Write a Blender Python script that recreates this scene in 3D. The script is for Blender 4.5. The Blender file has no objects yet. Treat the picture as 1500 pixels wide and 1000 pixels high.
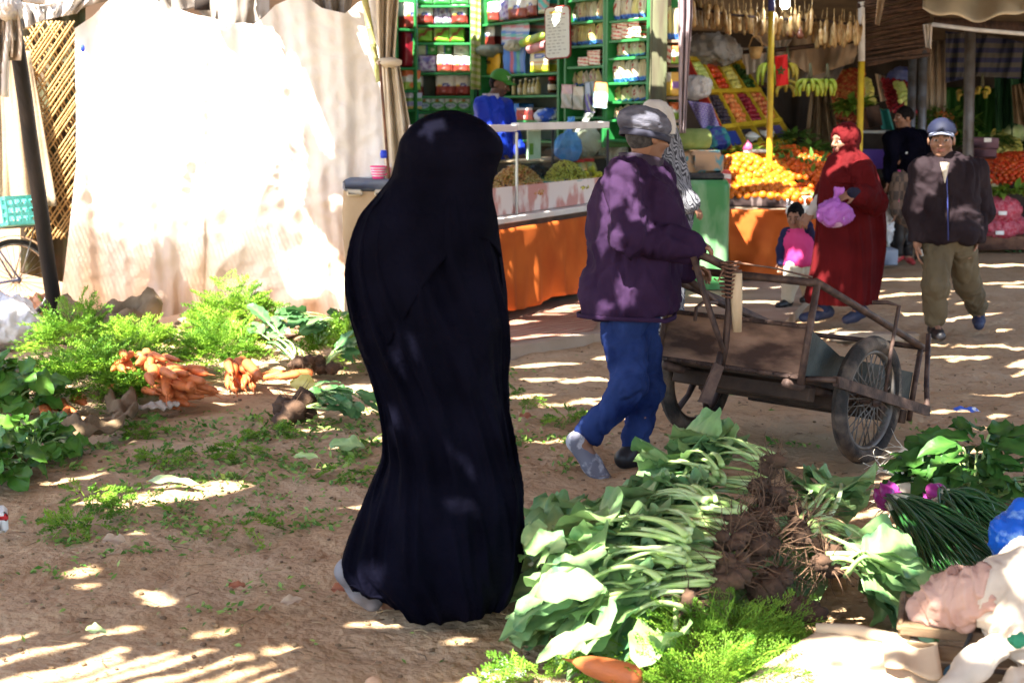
import bpy, math, random
import numpy as np
from mathutils import Vector, Matrix
R = math.radians
random.seed(7); rng = np.random.default_rng(7)
scene = bpy.context.scene
COL = scene.collection
FPX, PITCH, CAMH = 2083.0, R(9.13), 1.65
CP, SP = math.cos(PITCH), math.sin(PITCH)
def ray(px, py):
    u, v = (px-750)/FPX, (500-py)/FPX
    return Vector((u, v*SP+CP, v*CP-SP))
def P(px, py, Y):                       # point of the place seen at a pixel, at depth Y
    d = ray(px, py); return Vector((0,0,CAMH)) + d*(Y/d.y)
def H(px, py, z=0.0):                   # point at height z
    d = ray(px, py); return Vector((0,0,CAMH)) + d*((z-CAMH)/d.z)
def U(a, b): return random.uniform(a, b)
V = Vector

# ---------------------------------------------------------------- objects
def tag(o, label=None, cat=None, group=None, kind=None):
    if label: o['label'] = label
    if cat: o['category'] = cat
    if group: o['group'] = group
    if kind: o['kind'] = kind
    return o
def thing(name, label, cat, loc=(0,0,0), group=None):
    o = bpy.data.objects.new(name, None); COL.objects.link(o)
    o.location = loc; o.empty_display_size = .1
    return tag(o, label, cat, group)
def mesh_obj(name, verts, faces, mat, parent=None, smooth=True, tint=None, col=None, world=True):
    me = bpy.data.meshes.new(name)
    me.from_pydata([tuple(v) for v in verts], [], [tuple(int(i) for i in f) for f in faces])
    if smooth: me.shade_smooth()
    if tint is not None:
        a = me.attributes.new('tint', 'FLOAT', 'POINT'); a.data.foreach_set('value', np.asarray(tint, dtype=np.float32))
    if col is not None:
        a = me.attributes.new('col', 'FLOAT_COLOR', 'POINT')
        a.data.foreach_set('color', np.asarray(col, dtype=np.float32).ravel())
    if mat: me.materials.append(mat)
    o = bpy.data.objects.new(name, me); COL.objects.link(o)
    if parent:
        o.parent = parent
        if world:                                  # verts were given in world space
            off=V(); q=parent
            while q: off+=q.location; q=q.parent
            me.transform(Matrix.Translation(-off))
    return o
def copy_tree(o, parent=None):
    c = o.copy(); COL.objects.link(c)
    if parent: c.parent = parent
    for ch in o.children: copy_tree(ch, c)
    return c

def frame(d, up=(0,0,1)):
    d = V(d).normalized(); s = d.cross(V(up))
    if s.length < 1e-4: s = d.cross(V((0,1,0)))
    s.normalize(); return d, s, s.cross(d).normalized()
class MB:
    def __init__(self): self.v=[]; self.f=[]; self.t=[]
    def add(self, vs, fs, t=None):
        n=len(self.v); self.v += [tuple(x) for x in vs]; self.f += [tuple(i+n for i in f) for f in fs]
        self.t += ([.5 if t is None else t]*len(vs)) if not isinstance(t, list) else t
        return self
    def box(self, c, s, rot=None, t=None):
        hx,hy,hz = s[0]/2,s[1]/2,s[2]/2
        p=[V((x,y,z)) for x in(-hx,hx) for y in(-hy,hy) for z in(-hz,hz)]
        if rot is not None: p=[rot@q for q in p]
        return self.hexa([q+V(c) for q in p], t)
    def hexa(self, p, t=None):           # order xyz binary
        return self.add(p, [(0,1,3,2),(4,6,7,5),(0,4,5,1),(2,3,7,6),(0,2,6,4),(1,5,7,3)], t)
    def bbox(self, c, s, rot=None, b=.01, t=None):   # box with chamfered edges
        hx,hy,hz=[q/2 for q in s]; b=min(b,hx*.9,hy*.9,hz*.9); vs=[];idx={}
        for sx in(-1,1):
            for sy in(-1,1):
                for sz in(-1,1):
                    for k in range(3):
                        e=[sx*hx,sy*hy,sz*hz]
                        for j in range(3):
                            if j!=k: e[j]-= (sx,sy,sz)[j]*b
                        idx[(sx,sy,sz,k)]=len(vs); vs.append(V(e))
        fs=[]
        for k in range(3):
            a,bx=[j for j in range(3) if j!=k]
            for s_ in(-1,1):
                q=[]
                for (p_,r_) in((-1,-1),(1,-1),(1,1),(-1,1)):
                    s3=[0,0,0]; s3[k]=s_; s3[a]=p_; s3[bx]=r_; q.append(idx[(*s3,k)])
                fs.append(tuple(q))
        for k in range(3):      # edges along axis k
            a,bx=[j for j in range(3) if j!=k]
            for p_ in(-1,1):
                for r_ in(-1,1):
                    q=[]
                    for (e_,m) in((-1,a),(1,a),(1,bx),(-1,bx)):
                        s3=[0,0,0]; s3[k]=e_; s3[a]=p_; s3[bx]=r_; q.append(idx[(*s3,m)])
                    fs.append(tuple(q))
        for sx in(-1,1):
            for sy in(-1,1):
                for sz in(-1,1): fs.append(tuple(idx[(sx,sy,sz,k)] for k in range(3)))
        if rot is not None: vs=[rot@q for q in vs]
        return self.add([q+V(c) for q in vs], fs, t)
    def tube(self, pts, rad, n=8, t=None, caps=True, flat=1.0):
        pts=[V(p) for p in pts]; m=len(pts)
        if not hasattr(rad,'__len__'): rad=[rad]*m
        vs=[];fs=[]; up=V((0,0,1)); s=None
        for i,p in enumerate(pts):
            d=(pts[min(i+1,m-1)]-pts[max(i-1,0)])
            if d.length<1e-9: d=V((0,0,1))
            d.normalize()
            if s is None:
                s=d.cross(up)
                if s.length<.05: s=d.cross(V((0,1,0)))
            s=(s-d*s.dot(d)); s.normalize(); w=s.cross(d)
            for k in range(n):
                a=2*math.pi*k/n; vs.append(p+(s*math.cos(a)+w*math.sin(a)*flat)*rad[i])
        for i in range(m-1):
            for k in range(n):
                k2=(k+1)%n; fs.append((i*n+k,i*n+k2,(i+1)*n+k2,(i+1)*n+k))
        if caps: fs.append(tuple(range(n-1,-1,-1))); fs.append(tuple((m-1)*n+k for k in range(n)))
        return self.add(vs,fs,t)
    def lathe(self, prof, c=(0,0,0), axis=(0,0,1), n=16, t=None):     # prof: (r, h)
        d,s,w=frame(axis,(0,1,0)); vs=[];fs=[];c=V(c)
        for r,h in prof:
            for k in range(n):
                a=2*math.pi*k/n; vs.append(c+d*h+(s*math.cos(a)+w*math.sin(a))*max(r,1e-4))
        for i in range(len(prof)-1):
            for k in range(n):
                k2=(k+1)%n; fs.append((i*n+k,i*n+k2,(i+1)*n+k2,(i+1)*n+k))
        fs.append(tuple(range(n-1,-1,-1))); m=len(prof)-1; fs.append(tuple(m*n+k for k in range(n)))
        return self.add(vs,fs,t)
    def ell(self, c, r, rot=None, nu=12, nv=8, t=None, bump=0, seed=0):
        vs=[];fs=[]
        for j in range(nv+1):
            ph=math.pi*j/nv
            for i in range(nu):
                a=2*math.pi*i/nu; q=V((math.sin(ph)*math.cos(a),math.sin(ph)*math.sin(a),math.cos(ph)))
                k=1+bump*(math.sin(q.x*5+seed)*math.sin(q.y*4.3+seed*2)+.6*math.sin(q.z*7+seed*3+q.x*6))
                q=V((q.x*r[0],q.y*r[1],q.z*r[2]))*k
                vs.append(V(c)+(rot@q if rot is not None else q))
        for j in range(nv):
            for i in range(nu):
                i2=(i+1)%nu; fs.append((j*nu+i,(j+1)*nu+i,(j+1)*nu+i2,j*nu+i2))
        return self.add(vs,fs,t)
    def grid(self, fn, nu, nv, t=None, closed=False):
        vs=[fn(i/(nu if closed else nu-1), j/(nv-1)) for j in range(nv) for i in range(nu)]
        fs=[]
        for j in range(nv-1):
            for i in range(nu if closed else nu-1):
                i2=(i+1)%nu; fs.append((j*nu+i,j*nu+i2,(j+1)*nu+i2,(j+1)*nu+i))
        return self.add(vs,fs,t)
    def build(self, name, mat, parent=None, smooth=True, world=True, thick=None):
        o=mesh_obj(name,self.v,self.f,mat,parent,smooth,self.t,world=world)
        if thick:
            m=o.modifiers.new('t','SOLIDIFY'); m.thickness=thick; m.offset=0
        return o
def autosmooth(o, ang=35):
    me=o.data; me.shade_smooth()
    try: me.set_sharp_from_angle(angle=R(ang))
    except Exception: pass
    return o
def text_part(name, body, size, mat, parent, loc, rot, ext=.0015, ax='CENTER', sx=1):
    cu=bpy.data.curves.new(name,'FONT'); cu.body=body; cu.size=size; cu.extrude=ext; cu.align_x=ax; cu.align_y='CENTER'; cu.resolution_u=3
    tmp=bpy.data.objects.new(name+'_c',cu); COL.objects.link(tmp)
    me=bpy.data.meshes.new_from_object(tmp.evaluated_get(bpy.context.evaluated_depsgraph_get()))
    bpy.data.objects.remove(tmp); me.materials.clear(); me.materials.append(mat)
    o=bpy.data.objects.new(name,me); COL.objects.link(o)
    if parent: o.parent=parent
    o.location=loc; o.rotation_euler=rot; o.scale=(sx,1,1); return o

# ---------------------------------------------------------------- numpy noise
def _h(ix,iy,iz,seed):
    n=(ix*374761393+iy*668265263+iz*1274126177+seed*974711)&0xFFFFFFFF
    n=((n^(n>>13))*1274126177)&0xFFFFFFFF; n=n^(n>>16)
    return (n&0xFFFF)/65535.0
def vnoise(p, seed=0):
    p=np.asarray(p,dtype=np.float64); i=np.floor(p).astype(np.int64); f=p-i; f=f*f*(3-2*f)
    o=0
    for dx in(0,1):
        for dy in(0,1):
            for dz in(0,1):
                w=(f[...,0] if dx else 1-f[...,0])*(f[...,1] if dy else 1-f[...,1])*(f[...,2] if dz else 1-f[...,2])
                o=o+w*_h(i[...,0]+dx,i[...,1]+dy,i[...,2]+dz,seed)
    return o
from mathutils import noise as _mn
def n1(x,y=0.,z=0.,seed=0): return max(0.,min(1.,.5+.75*_mn.noise((x+seed*17.37,y+seed*5.71,z+seed*3.13))))

# ---------------------------------------------------------------- materials
MATS={}
def mat(name, base, var=None, rough=.75, scale=6., bump=.15, bscale=60., metal=0., tint=None, transl=0., stretch=(1,1,1), col=False, spec=.3, alpha=1., emit=None, detail=4., contrast=(.35,.65), coat=0., bdist=.01, tint2=None, rand=0.):
    if name in MATS: return MATS[name]
    m=bpy.data.materials.new(name); m.use_nodes=True; nt=m.node_tree; N=nt.nodes; L=nt.links
    b=N['Principled BSDF']; out=N['Material Output']
    b.inputs['Roughness'].default_value=rough; b.inputs['Metallic'].default_value=metal
    b.inputs['Specular IOR Level'].default_value=spec
    if coat: b.inputs['Coat Weight'].default_value=coat; b.inputs['Coat Roughness'].default_value=.15
    tc=N.new('ShaderNodeTexCoord'); mp=N.new('ShaderNodeMapping'); mp.inputs['Scale'].default_value=stretch
    L.new(tc.outputs['Object'],mp.inputs['Vector'])
    cur=None
    def mix(a,bc,fac):
        x=N.new('ShaderNodeMix'); x.data_type='RGBA'; x.clamp_factor=True
        for s,vv in((6,a),(7,bc)):
            if isinstance(vv,(tuple,list)): x.inputs[s].default_value=(*vv[:3],1)
            else: L.new(vv,x.inputs[s])
        if isinstance(fac,(int,float)): x.inputs[0].default_value=fac
        else: L.new(fac,x.inputs[0])
        return x.outputs[2]
    cur=base
    if col:
        at=N.new('ShaderNodeAttribute'); at.attribute_name='col'; cur=at.outputs['Color']
    if tint is not None:
        at=N.new('ShaderNodeAttribute'); at.attribute_name='tint'; cur=mix(cur,tint,at.outputs['Fac'])
    if var is not None:
        nz=N.new('ShaderNodeTexNoise'); nz.inputs['Scale'].default_value=scale; nz.inputs['Detail'].default_value=detail
        L.new(mp.outputs[0],nz.inputs['Vector'])
        rp=N.new('ShaderNodeMapRange'); rp.inputs[1].default_value=contrast[0]; rp.inputs[2].default_value=contrast[1]
        L.new(nz.outputs['Fac'],rp.inputs[0]); cur=mix(cur,var,rp.outputs[0])
    if rand:
        oi=N.new('ShaderNodeObjectInfo'); hs=N.new('ShaderNodeHueSaturation'); mr=N.new('ShaderNodeMapRange')
        mr.inputs[3].default_value=1-rand; mr.inputs[4].default_value=1+rand; L.new(oi.outputs['Random'],mr.inputs[0])
        L.new(mr.outputs[0],hs.inputs['Value'])
        if isinstance(cur,tuple): hs.inputs['Color'].default_value=(*cur[:3],1)
        else: L.new(cur,hs.inputs['Color'])
        cur=hs.outputs['Color']
    if isinstance(cur,tuple): b.inputs['Base Color'].default_value=(*cur[:3],1)
    else: L.new(cur,b.inputs['Base Color'])
    if bump:
        n2=N.new('ShaderNodeTexNoise'); n2.inputs['Scale'].default_value=bscale; n2.inputs['Detail'].default_value=5
        L.new(mp.outputs[0],n2.inputs['Vector'])
        bp=N.new('ShaderNodeBump'); bp.inputs['Strength'].default_value=bump; bp.inputs['Distance'].default_value=bdist
        L.new(n2.outputs['Fac'],bp.inputs['Height']); L.new(bp.outputs[0],b.inputs['Normal'])
    if alpha<1: b.inputs['Alpha'].default_value=alpha
    if emit: b.inputs['Emission Color'].default_value=(*emit[:3],1); b.inputs['Emission Strength'].default_value=emit[3]
    if transl:
        tr=N.new('ShaderNodeBsdfTranslucent'); mx=N.new('ShaderNodeMixShader'); mx.inputs[0].default_value=transl
        if isinstance(cur,tuple): tr.inputs[0].default_value=(*cur[:3],1)
        else: L.new(cur,tr.inputs[0])
        L.new(b.outputs[0],mx.inputs[1]); L.new(tr.outputs[0],mx.inputs[2]); L.new(mx.outputs[0],out.inputs[0])
    MATS[name]=m; return m
def glass_mat():
    if 'glass' in MATS: return MATS['glass']
    m=bpy.data.materials.new('glass'); m.use_nodes=True; nt=m.node_tree; N=nt.nodes; L=nt.links
    out=N['Material Output']; N.remove(N['Principled BSDF'])
    t=N.new('ShaderNodeBsdfTransparent'); t.inputs[0].default_value=(.9,.96,.94,1)
    g=N.new('ShaderNodeBsdfGlossy'); g.inputs['Roughness'].default_value=.03; fr=N.new('ShaderNodeFresnel'); fr.inputs[0].default_value=1.45
    mx=N.new('ShaderNodeMixShader'); L.new(fr.outputs[0],mx.inputs[0]); L.new(t.outputs[0],mx.inputs[1]); L.new(g.outputs[0],mx.inputs[2]); L.new(mx.outputs[0],out.inputs[0])
    MATS['glass']=m; return m
def film_mat(name, colr, a=.35):
    if name in MATS: return MATS[name]
    m=bpy.data.materials.new(name); m.use_nodes=True; nt=m.node_tree; N=nt.nodes; L=nt.links
    out=N['Material Output']; b=N['Principled BSDF']; b.inputs['Base Color'].default_value=(*colr,1); b.inputs['Roughness'].default_value=.22
    t=N.new('ShaderNodeBsdfTransparent'); t.inputs[0].default_value=(*[min(1,.35+c) for c in colr],1); mx=N.new('ShaderNodeMixShader'); mx.inputs[0].default_value=a
    nz=N.new('ShaderNodeTexNoise'); nz.inputs['Scale'].default_value=25; bp=N.new('ShaderNodeBump'); bp.inputs['Strength'].default_value=.6; bp.inputs['Distance'].default_value=.02
    L.new(nz.outputs['Fac'],bp.inputs['Height']); L.new(bp.outputs[0],b.inputs['Normal'])
    L.new(t.outputs[0],mx.inputs[1]); L.new(b.outputs[0],mx.inputs[2]); L.new(mx.outputs[0],out.inputs[0]); MATS[name]=m; return m
def pattern_mat(name, kind, c1, c2, scale, c3=None, rough=.85, rot=(0,0,0), thr=.5):
    """checks, stripes and bricks in object space"""
    if name in MATS: return MATS[name]
    m=bpy.data.materials.new(name); m.use_nodes=True; nt=m.node_tree; N=nt.nodes; L=nt.links; b=N['Principled BSDF']
    b.inputs['Roughness'].default_value=rough; b.inputs['Specular IOR Level'].default_value=.2
    tc=N.new('ShaderNodeTexCoord'); mp=N.new('ShaderNodeMapping'); mp.inputs['Rotation'].default_value=rot; mp.inputs['Scale'].default_value=scale if hasattr(scale,'__len__') else (scale,)*3
    L.new(tc.outputs['Object'],mp.inputs['Vector'])
    if kind=='check':
        t=N.new('ShaderNodeTexChecker'); t.inputs['Scale'].default_value=1
        t.inputs['Color1'].default_value=(*c1,1); t.inputs['Color2'].default_value=(*c2,1); L.new(mp.outputs[0],t.inputs[0]); o=t.outputs[0]
    elif kind=='brick':
        t=N.new('ShaderNodeTexBrick'); t.inputs['Color1'].default_value=(*c1,1); t.inputs['Color2'].default_value=(*c2,1); t.inputs['Mortar'].default_value=(*(c3 or c2),1); t.inputs['Scale'].default_value=1
        t.inputs['Mortar Size'].default_value=.03; L.new(mp.outputs[0],t.inputs[0]); o=t.outputs[0]
    else:
        t=N.new('ShaderNodeTexWave'); t.inputs['Scale'].default_value=1; t.inputs['Distortion'].default_value=thr if kind=='zig' else 0; t.inputs['Detail'].default_value=0
        L.new(mp.outputs[0],t.inputs[0]); r=N.new('ShaderNodeValToRGB'); r.color_ramp.interpolation='CONSTANT'
        r.color_ramp.elements[0].color=(*c1,1); r.color_ramp.elements[1].color=(*c2,1); r.color_ramp.elements[1].position=.5
        if c3: e=r.color_ramp.elements.new(.8); e.color=(*c3,1)
        L.new(t.outputs['Fac'],r.inputs[0]); o=r.outputs[0]
    nz=N.new('ShaderNodeTexNoise'); nz.inputs['Scale'].default_value=9; x=N.new('ShaderNodeMix'); x.data_type='RGBA'; x.blend_type='MULTIPLY'; x.inputs[0].default_value=.5
    L.new(tc.outputs['Object'],nz.inputs[0]); L.new(o,x.inputs[6]); L.new(nz.outputs['Fac'],x.inputs[7]); 
    hs=N.new('ShaderNodeBrightContrast'); hs.inputs[1].default_value=.02; L.new(x.outputs[2],hs.inputs[0]); L.new(hs.outputs[0],b.inputs['Base Color']); MATS[name]=m; return m

# ---------------------------------------------------------------- implicit surfaces (bodies, clothes)
class SDF:
    def __init__(s, lo, hi, h):
        s.lo=np.array(lo,float); s.h=h; s.n=np.ceil((np.array(hi,float)-s.lo)/h).astype(int)+1
        s.f=np.full(s.n,9.,np.float32); s.ax=[s.lo[i]+h*np.arange(s.n[i]) for i in range(3)]
    def blk(s, lo, hi):
        a=np.clip(np.floor((np.array(lo)-s.lo)/s.h).astype(int),0,s.n); b=np.clip(np.ceil((np.array(hi)-s.lo)/s.h).astype(int)+1,0,s.n)
        sl=tuple(slice(a[i],b[i]) for i in range(3))
        x,y,z=np.meshgrid(*[s.ax[i][sl[i]] for i in range(3)],indexing='ij',sparse=True); return sl,x,y,z
    def put(s, sl, d, k, op='u'):
        f=s.f[sl]
        if f.size==0: return
        if op=='u':
            hh=np.clip(.5+.5*(f-d)/k,0,1); s.f[sl]=(f*(1-hh)+d*hh-k*hh*(1-hh)).astype(np.float32)
        else:
            d=-d; hh=np.clip(.5-.5*(f-d)/k,0,1); s.f[sl]=(f*(1-hh)+d*hh+k*hh*(1-hh)).astype(np.float32)
    def cone(s, a, b, ra, rb, k=.03, op='u', flat=None):
        a=np.array(a,float); b=np.array(b,float); m=max(ra,rb)+k*1.5+.01
        sl,x,y,z=s.blk(np.minimum(a,b)-m,np.maximum(a,b)+m); ba=b-a; l2=max(ba@ba,1e-9)
        t=np.clip(((x-a[0])*ba[0]+(y-a[1])*ba[1]+(z-a[2])*ba[2])/l2,0,1)
        d=np.sqrt((x-a[0]-ba[0]*t)**2+(y-a[1]-ba[1]*t)**2+(z-a[2]-ba[2]*t)**2)-(ra+(rb-ra)*t); s.put(sl,d,k,op)
    def ell(s, c, r, rot=None, k=.03, op='u'):
        c=np.array(c,float); r=np.array(r,float); m=max(r)+k*1.5+.01; sl,x,y,z=s.blk(c-m,c+m); x=x-c[0];y=y-c[1];z=z-c[2]
        if rot is not None:
            Mx=np.array(rot.to_3x3() if hasattr(rot,'to_3x3') else rot).T
            x,y,z=[Mx[i,0]*x+Mx[i,1]*y+Mx[i,2]*z for i in range(3)]
        k0=np.sqrt((x/r[0])**2+(y/r[1])**2+(z/r[2])**2)+1e-9; k1=np.sqrt((x/r[0]**2)**2+(y/r[1]**2)**2+(z/r[2]**2)**2)+1e-9
        s.put(sl,k0*(k0-1)/k1,k,op)
    def path(s, pts, rad, k=.03):
        for i in range(len(pts)-1): s.cone(pts[i],pts[i+1],rad[i],rad[i+1],k)
    def cut(s, p, n, k=.012):
        n=np.array(V(n).normalized()); p=np.array(p,float); sl,x,y,z=s.blk(s.lo,s.lo+s.n*s.h)
        s.put(sl,-((x-p[0])*n[0]+(y-p[1])*n[1]+(z-p[2])*n[2]),k,'s')
    def mesh(s):
        f=s.f; ins=f<0; X,Y,Z=f.shape
        c=np.zeros((X-1,Y-1,Z-1),np.int8)
        for dx in(0,1):
            for dy in(0,1):
                for dz in(0,1): c+=ins[dx:X-1+dx,dy:Y-1+dy,dz:Z-1+dz]
        act=(c>0)&(c<8); ci=np.argwhere(act); idx=np.full(act.shape,-1,np.int64); idx[act]=np.arange(len(ci))
        acc=np.zeros((len(ci),3)); cnt=np.zeros(len(ci))
        corners=[(a,b,d) for a in(0,1) for b in(0,1) for d in(0,1)]
        for a in corners:
            for ax in range(3):
                if a[ax]==1: continue
                b=list(a); b[ax]=1
                fa=f[ci[:,0]+a[0],ci[:,1]+a[1],ci[:,2]+a[2]]; fb=f[ci[:,0]+b[0],ci[:,1]+b[1],ci[:,2]+b[2]]
                mk=(fa<0)!=(fb<0); t=np.where(mk,fa/np.where(mk,fa-fb,1),0)
                q=np.array(a,float)[None,:].repeat(len(ci),0); q[:,ax]+=t
                acc[mk]+=q[mk]; cnt[mk]+=1
        v=s.lo+(ci+acc/cnt[:,None])*s.h; quads=[]
        for ax in range(3):
            o=[j for j in range(3) if j!=ax]; sh=[slice(1,-1)]*3; sh[ax]=slice(0,-1); sh2=list(sh); sh2[ax]=slice(1,None)
            A=ins[tuple(sh)]; B=ins[tuple(sh2)]; e=np.argwhere(A!=B)
            if len(e)==0: continue
            fl=A[tuple(e.T)]; base=e.copy(); 
            for j in o: base[:,j]+=1
            def cell(d0,d1):
                g=base.copy(); g[:,o[0]]-=d0; g[:,o[1]]-=d1; return idx[tuple(g.T)]
            q=np.stack([cell(0,0),cell(1,0),cell(1,1),cell(0,1)],1)
            if ax==1: fl=~fl
            q[~fl]=q[~fl][:,::-1]; quads.append(q)
        q=np.concatenate(quads); return v,q
def vnormals(v,q):
    n=np.cross(v[q[:,2]]-v[q[:,0]],v[q[:,3]]-v[q[:,1]]); o=np.zeros_like(v)
    for j in range(4): np.add.at(o,q[:,j],n)
    return o/(np.linalg.norm(o,axis=1,keepdims=True)+1e-12)
def relax(v,q,it=1):
    for _ in range(it):
        a=np.zeros_like(v); c=np.zeros(len(v))
        for j in range(4):
            np.add.at(a,q[:,j],v[q[:,(j+1)%4]]+v[q[:,(j+3)%4]]); np.add.at(c,q[:,j],2)
        v=v*.5+.5*a/c[:,None]
    return v
def folds(v,q,amp,freq,seed=1,power=1.6):
    """cloth folds: ridged noise and sharp creases pushed along the normals"""
    n=vnormals(v,q); p=v*np.array(freq)
    w=np.stack([vnoise(p*.6+3.1,seed+5),vnoise(p*.6+9.1,seed+6),vnoise(p*.6+5.7,seed+7)],1); p=p+w*1.8
    a=1-np.abs(2*vnoise(p,seed)-1); b=1-np.abs(2*vnoise(p*2.2+7,seed+1)-1); c=1-np.abs(2*vnoise(p*1.3+13,seed+2)-1); e=1-np.abs(2*vnoise(p*4.1+3,seed+3)-1)
    d=a**power*.62+b**power*.38-c**5*.35-e**4*.12-.36
    return v+n*(amp*1.15*d)[:,None]
EXPOSURE=2.8
# ================================================================ camera, sky, sun
SUN_D = V((.30,.50,-.81)).normalized()             # the way the light travels
cam=bpy.data.cameras.new('camera'); co=bpy.data.objects.new('camera',cam); COL.objects.link(co); scene.camera=co
co.location=(0,0,CAMH); co.rotation_euler=(R(90)-PITCH,0,0); cam.sensor_width=36; cam.lens=FPX/1500*36; cam.clip_end=500; cam.clip_start=.05
cam.dof.use_dof=True; cam.dof.focus_distance=6.2; cam.dof.aperture_fstop=4.0
w=bpy.data.worlds.new('World'); scene.world=w; w.use_nodes=True; nt=w.node_tree
sky=nt.nodes.new('ShaderNodeTexSky'); sky.sky_type='NISHITA'; sky.sun_disc=False
elev=math.asin(-SUN_D.z); az=math.atan2(-SUN_D.x,-SUN_D.y)
sky.sun_elevation=elev; sky.sun_rotation=az
nt.links.new(sky.outputs[0],nt.nodes['Background'].inputs[0]); nt.nodes['Background'].inputs[1].default_value=.11
sl=bpy.data.lights.new('sun','SUN'); sl.energy=5.0; sl.angle=R(.53); sl.color=(1,.95,.86); so=bpy.data.objects.new('sun',sl); COL.objects.link(so)
so.rotation_euler=SUN_D.to_track_quat('-Z','Y').to_euler()
scene.view_settings.view_transform='Standard'; scene.view_settings.look='None'; scene.view_settings.exposure=EXPOSURE; scene.view_settings.gamma=1
scene.cycles.use_denoising=True; scene.cycles.max_bounces=8; scene.cycles.transparent_max_bounces=12; scene.cycles.diffuse_bounces=5

# ================================================================ ground
def spaced(a,b,fine0,fine1,step):
    x=[a]; 
    while x[-1]<fine0-.01: x.append(min(fine0,x[-1]+max(step,(fine0-x[-1])*.4)))
    while x[-1]<fine1: x.append(x[-1]+step)
    while x[-1]<b: x.append(min(b,x[-1]+max(step,(x[-1]-fine1)*.5+.2)))
    return np.array(x)
gx=spaced(-80,80,-3.6,5.4,.04); gy=spaced(-30,140,3.2,13,.035)
GX,GY=np.meshgrid(gx,gy); pp=np.stack([GX,GY,GX*0],-1)
def gheight(pp):
    z=.035*(vnoise(pp*.9,3)-.5)+.03*(vnoise(pp*3.1,4)-.5)+.024*(vnoise(pp*8,5)-.5)+.009*(vnoise(pp*22,6)-.5)
    return z-.03
GZ=gheight(pp)
_r=random.Random(3)
for _k in range(230):                          # footprints and heel marks
    hx,hy,a=_r.uniform(-3.2,4.8),_r.uniform(3.7,11),_r.uniform(0,6.283); L_,W_,dp=_r.uniform(.11,.16),_r.uniform(.04,.06),_r.uniform(.008,.02)
    i0,i1=np.searchsorted(gx,[hx-.3,hx+.3]); j0,j1=np.searchsorted(gy,[hy-.3,hy+.3]); X=GX[j0:j1,i0:i1]-hx; Y=GY[j0:j1,i0:i1]-hy
    u=(X*math.cos(a)+Y*math.sin(a))/L_; w2=(-X*math.sin(a)+Y*math.cos(a))/W_; d2=u*u+w2*w2; GZ[j0:j1,i0:i1]+=-dp*np.exp(-d2**2)+dp*.55*np.exp(-(d2-2.2)**2*1.5)
nx,ny=len(gx),len(gy); vs=np.stack([GX,GY,GZ],-1).reshape(-1,3)
ii=np.arange(nx-1)[None,:]+nx*np.arange(ny-1)[:,None]; fs=np.stack([ii,ii+1,ii+nx+1,ii+nx],-1).reshape(-1,4)
m_dirt=mat('dirt',(.34,.215,.115),var=(.44,.31,.19),scale=1.6,rough=.95,bump=.8,bscale=24,spec=.05,detail=9,bdist=.03,contrast=(.3,.7))
nt=m_dirt.node_tree; N=nt.nodes; b=N['Principled BSDF']; src=b.inputs['Base Color'].links[0].from_socket      # damp dark scuffs and pale dust
nz=N.new('ShaderNodeTexNoise'); nz.inputs['Scale'].default_value=14; nz.inputs['Detail'].default_value=8; nz.inputs['Roughness'].default_value=.7
tc=[n for n in N if n.type=='TEX_COORD'][0]; nt.links.new(tc.outputs['Object'],nz.inputs['Vector'])
rp=N.new('ShaderNodeMapRange'); rp.inputs[1].default_value=.52; rp.inputs[2].default_value=.72; rp.inputs[4].default_value=.7; nt.links.new(nz.outputs['Fac'],rp.inputs[0])
mx=N.new('ShaderNodeMix'); mx.data_type='RGBA'; nt.links.new(rp.outputs[0],mx.inputs[0]); nt.links.new(src,mx.inputs[6]); mx.inputs[7].default_value=(.15,.088,.05,1); nt.links.new(mx.outputs[2],b.inputs['Base Color'])
tag(mesh_obj('ground',vs,fs,m_dirt),kind='structure')

# raised pavement in front of the shops, with its kerb and zigzag tiles
m_pave=mat('pavement',(.36,.27,.2),var=(.27,.19,.13),scale=3,rough=.9,bump=.3,bscale=30,spec=.15)
mb=MB(); edge=[H(610,520,.05),H(752,507,.05),H(870,489,.05),H(1010,482,.05),H(1140,481,.05)]
back=[V((e.x+(1.6 if i==4 else .2*i),15.4,.05)) for i,e in enumerate(edge)]
for i in range(4):
    a,b2=edge[i],edge[i+1]; c,d=back[i],back[i+1]
    dn=V((0,0,-.12)); mb.hexa([a+dn,a,c+dn,c,b2+dn,b2,d+dn,d])
tag(mb.build('pavement',m_pave,smooth=False),kind='structure')
m_tile=pattern_mat('zigzag_tiles','zig',(.36,.11,.06),(.5,.33,.22),(3.2,7,3.2),rot=(0,0,R(35)),thr=5,rough=.7)
mb=MB(); q=[H(640,512,.054),H(752,501,.054),H(868,484,.054),H(905,430,.054),H(735,450,.054),H(640,462,.054)]
mb.add(q,[tuple(range(6))]); tag(mb.build('tiled_walkway',m_tile,smooth=False),kind='structure')
m_kerb=mat('kerb_stone',(.36,.28,.21),var=(.26,.19,.13),scale=5,rough=.85)
mb=MB(); 
for a,b2 in((H(1215,492),H(1345,492)),):
    mb.bbox((a+b2)/2+V((0,0,-.005)),((b2-a).length,.14,.06),b=.012)
tag(mb.build('kerb',m_kerb,smooth=False),kind='structure')

# ================================================================ the reed canopy over the lane, with its gaps
CZ=3.35
def up(p): return p-SUN_D*((CZ-p.z)/-SUN_D.z) if False else p+(-SUN_D)*((CZ-p.z)/(-SUN_D.z))
holes=[]                                      # centre x, y, half length, half width, angle
def hole(p,a,b_,ang=0.): q=up(p); holes.append((q.x,q.y,a,b_,ang))
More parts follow.
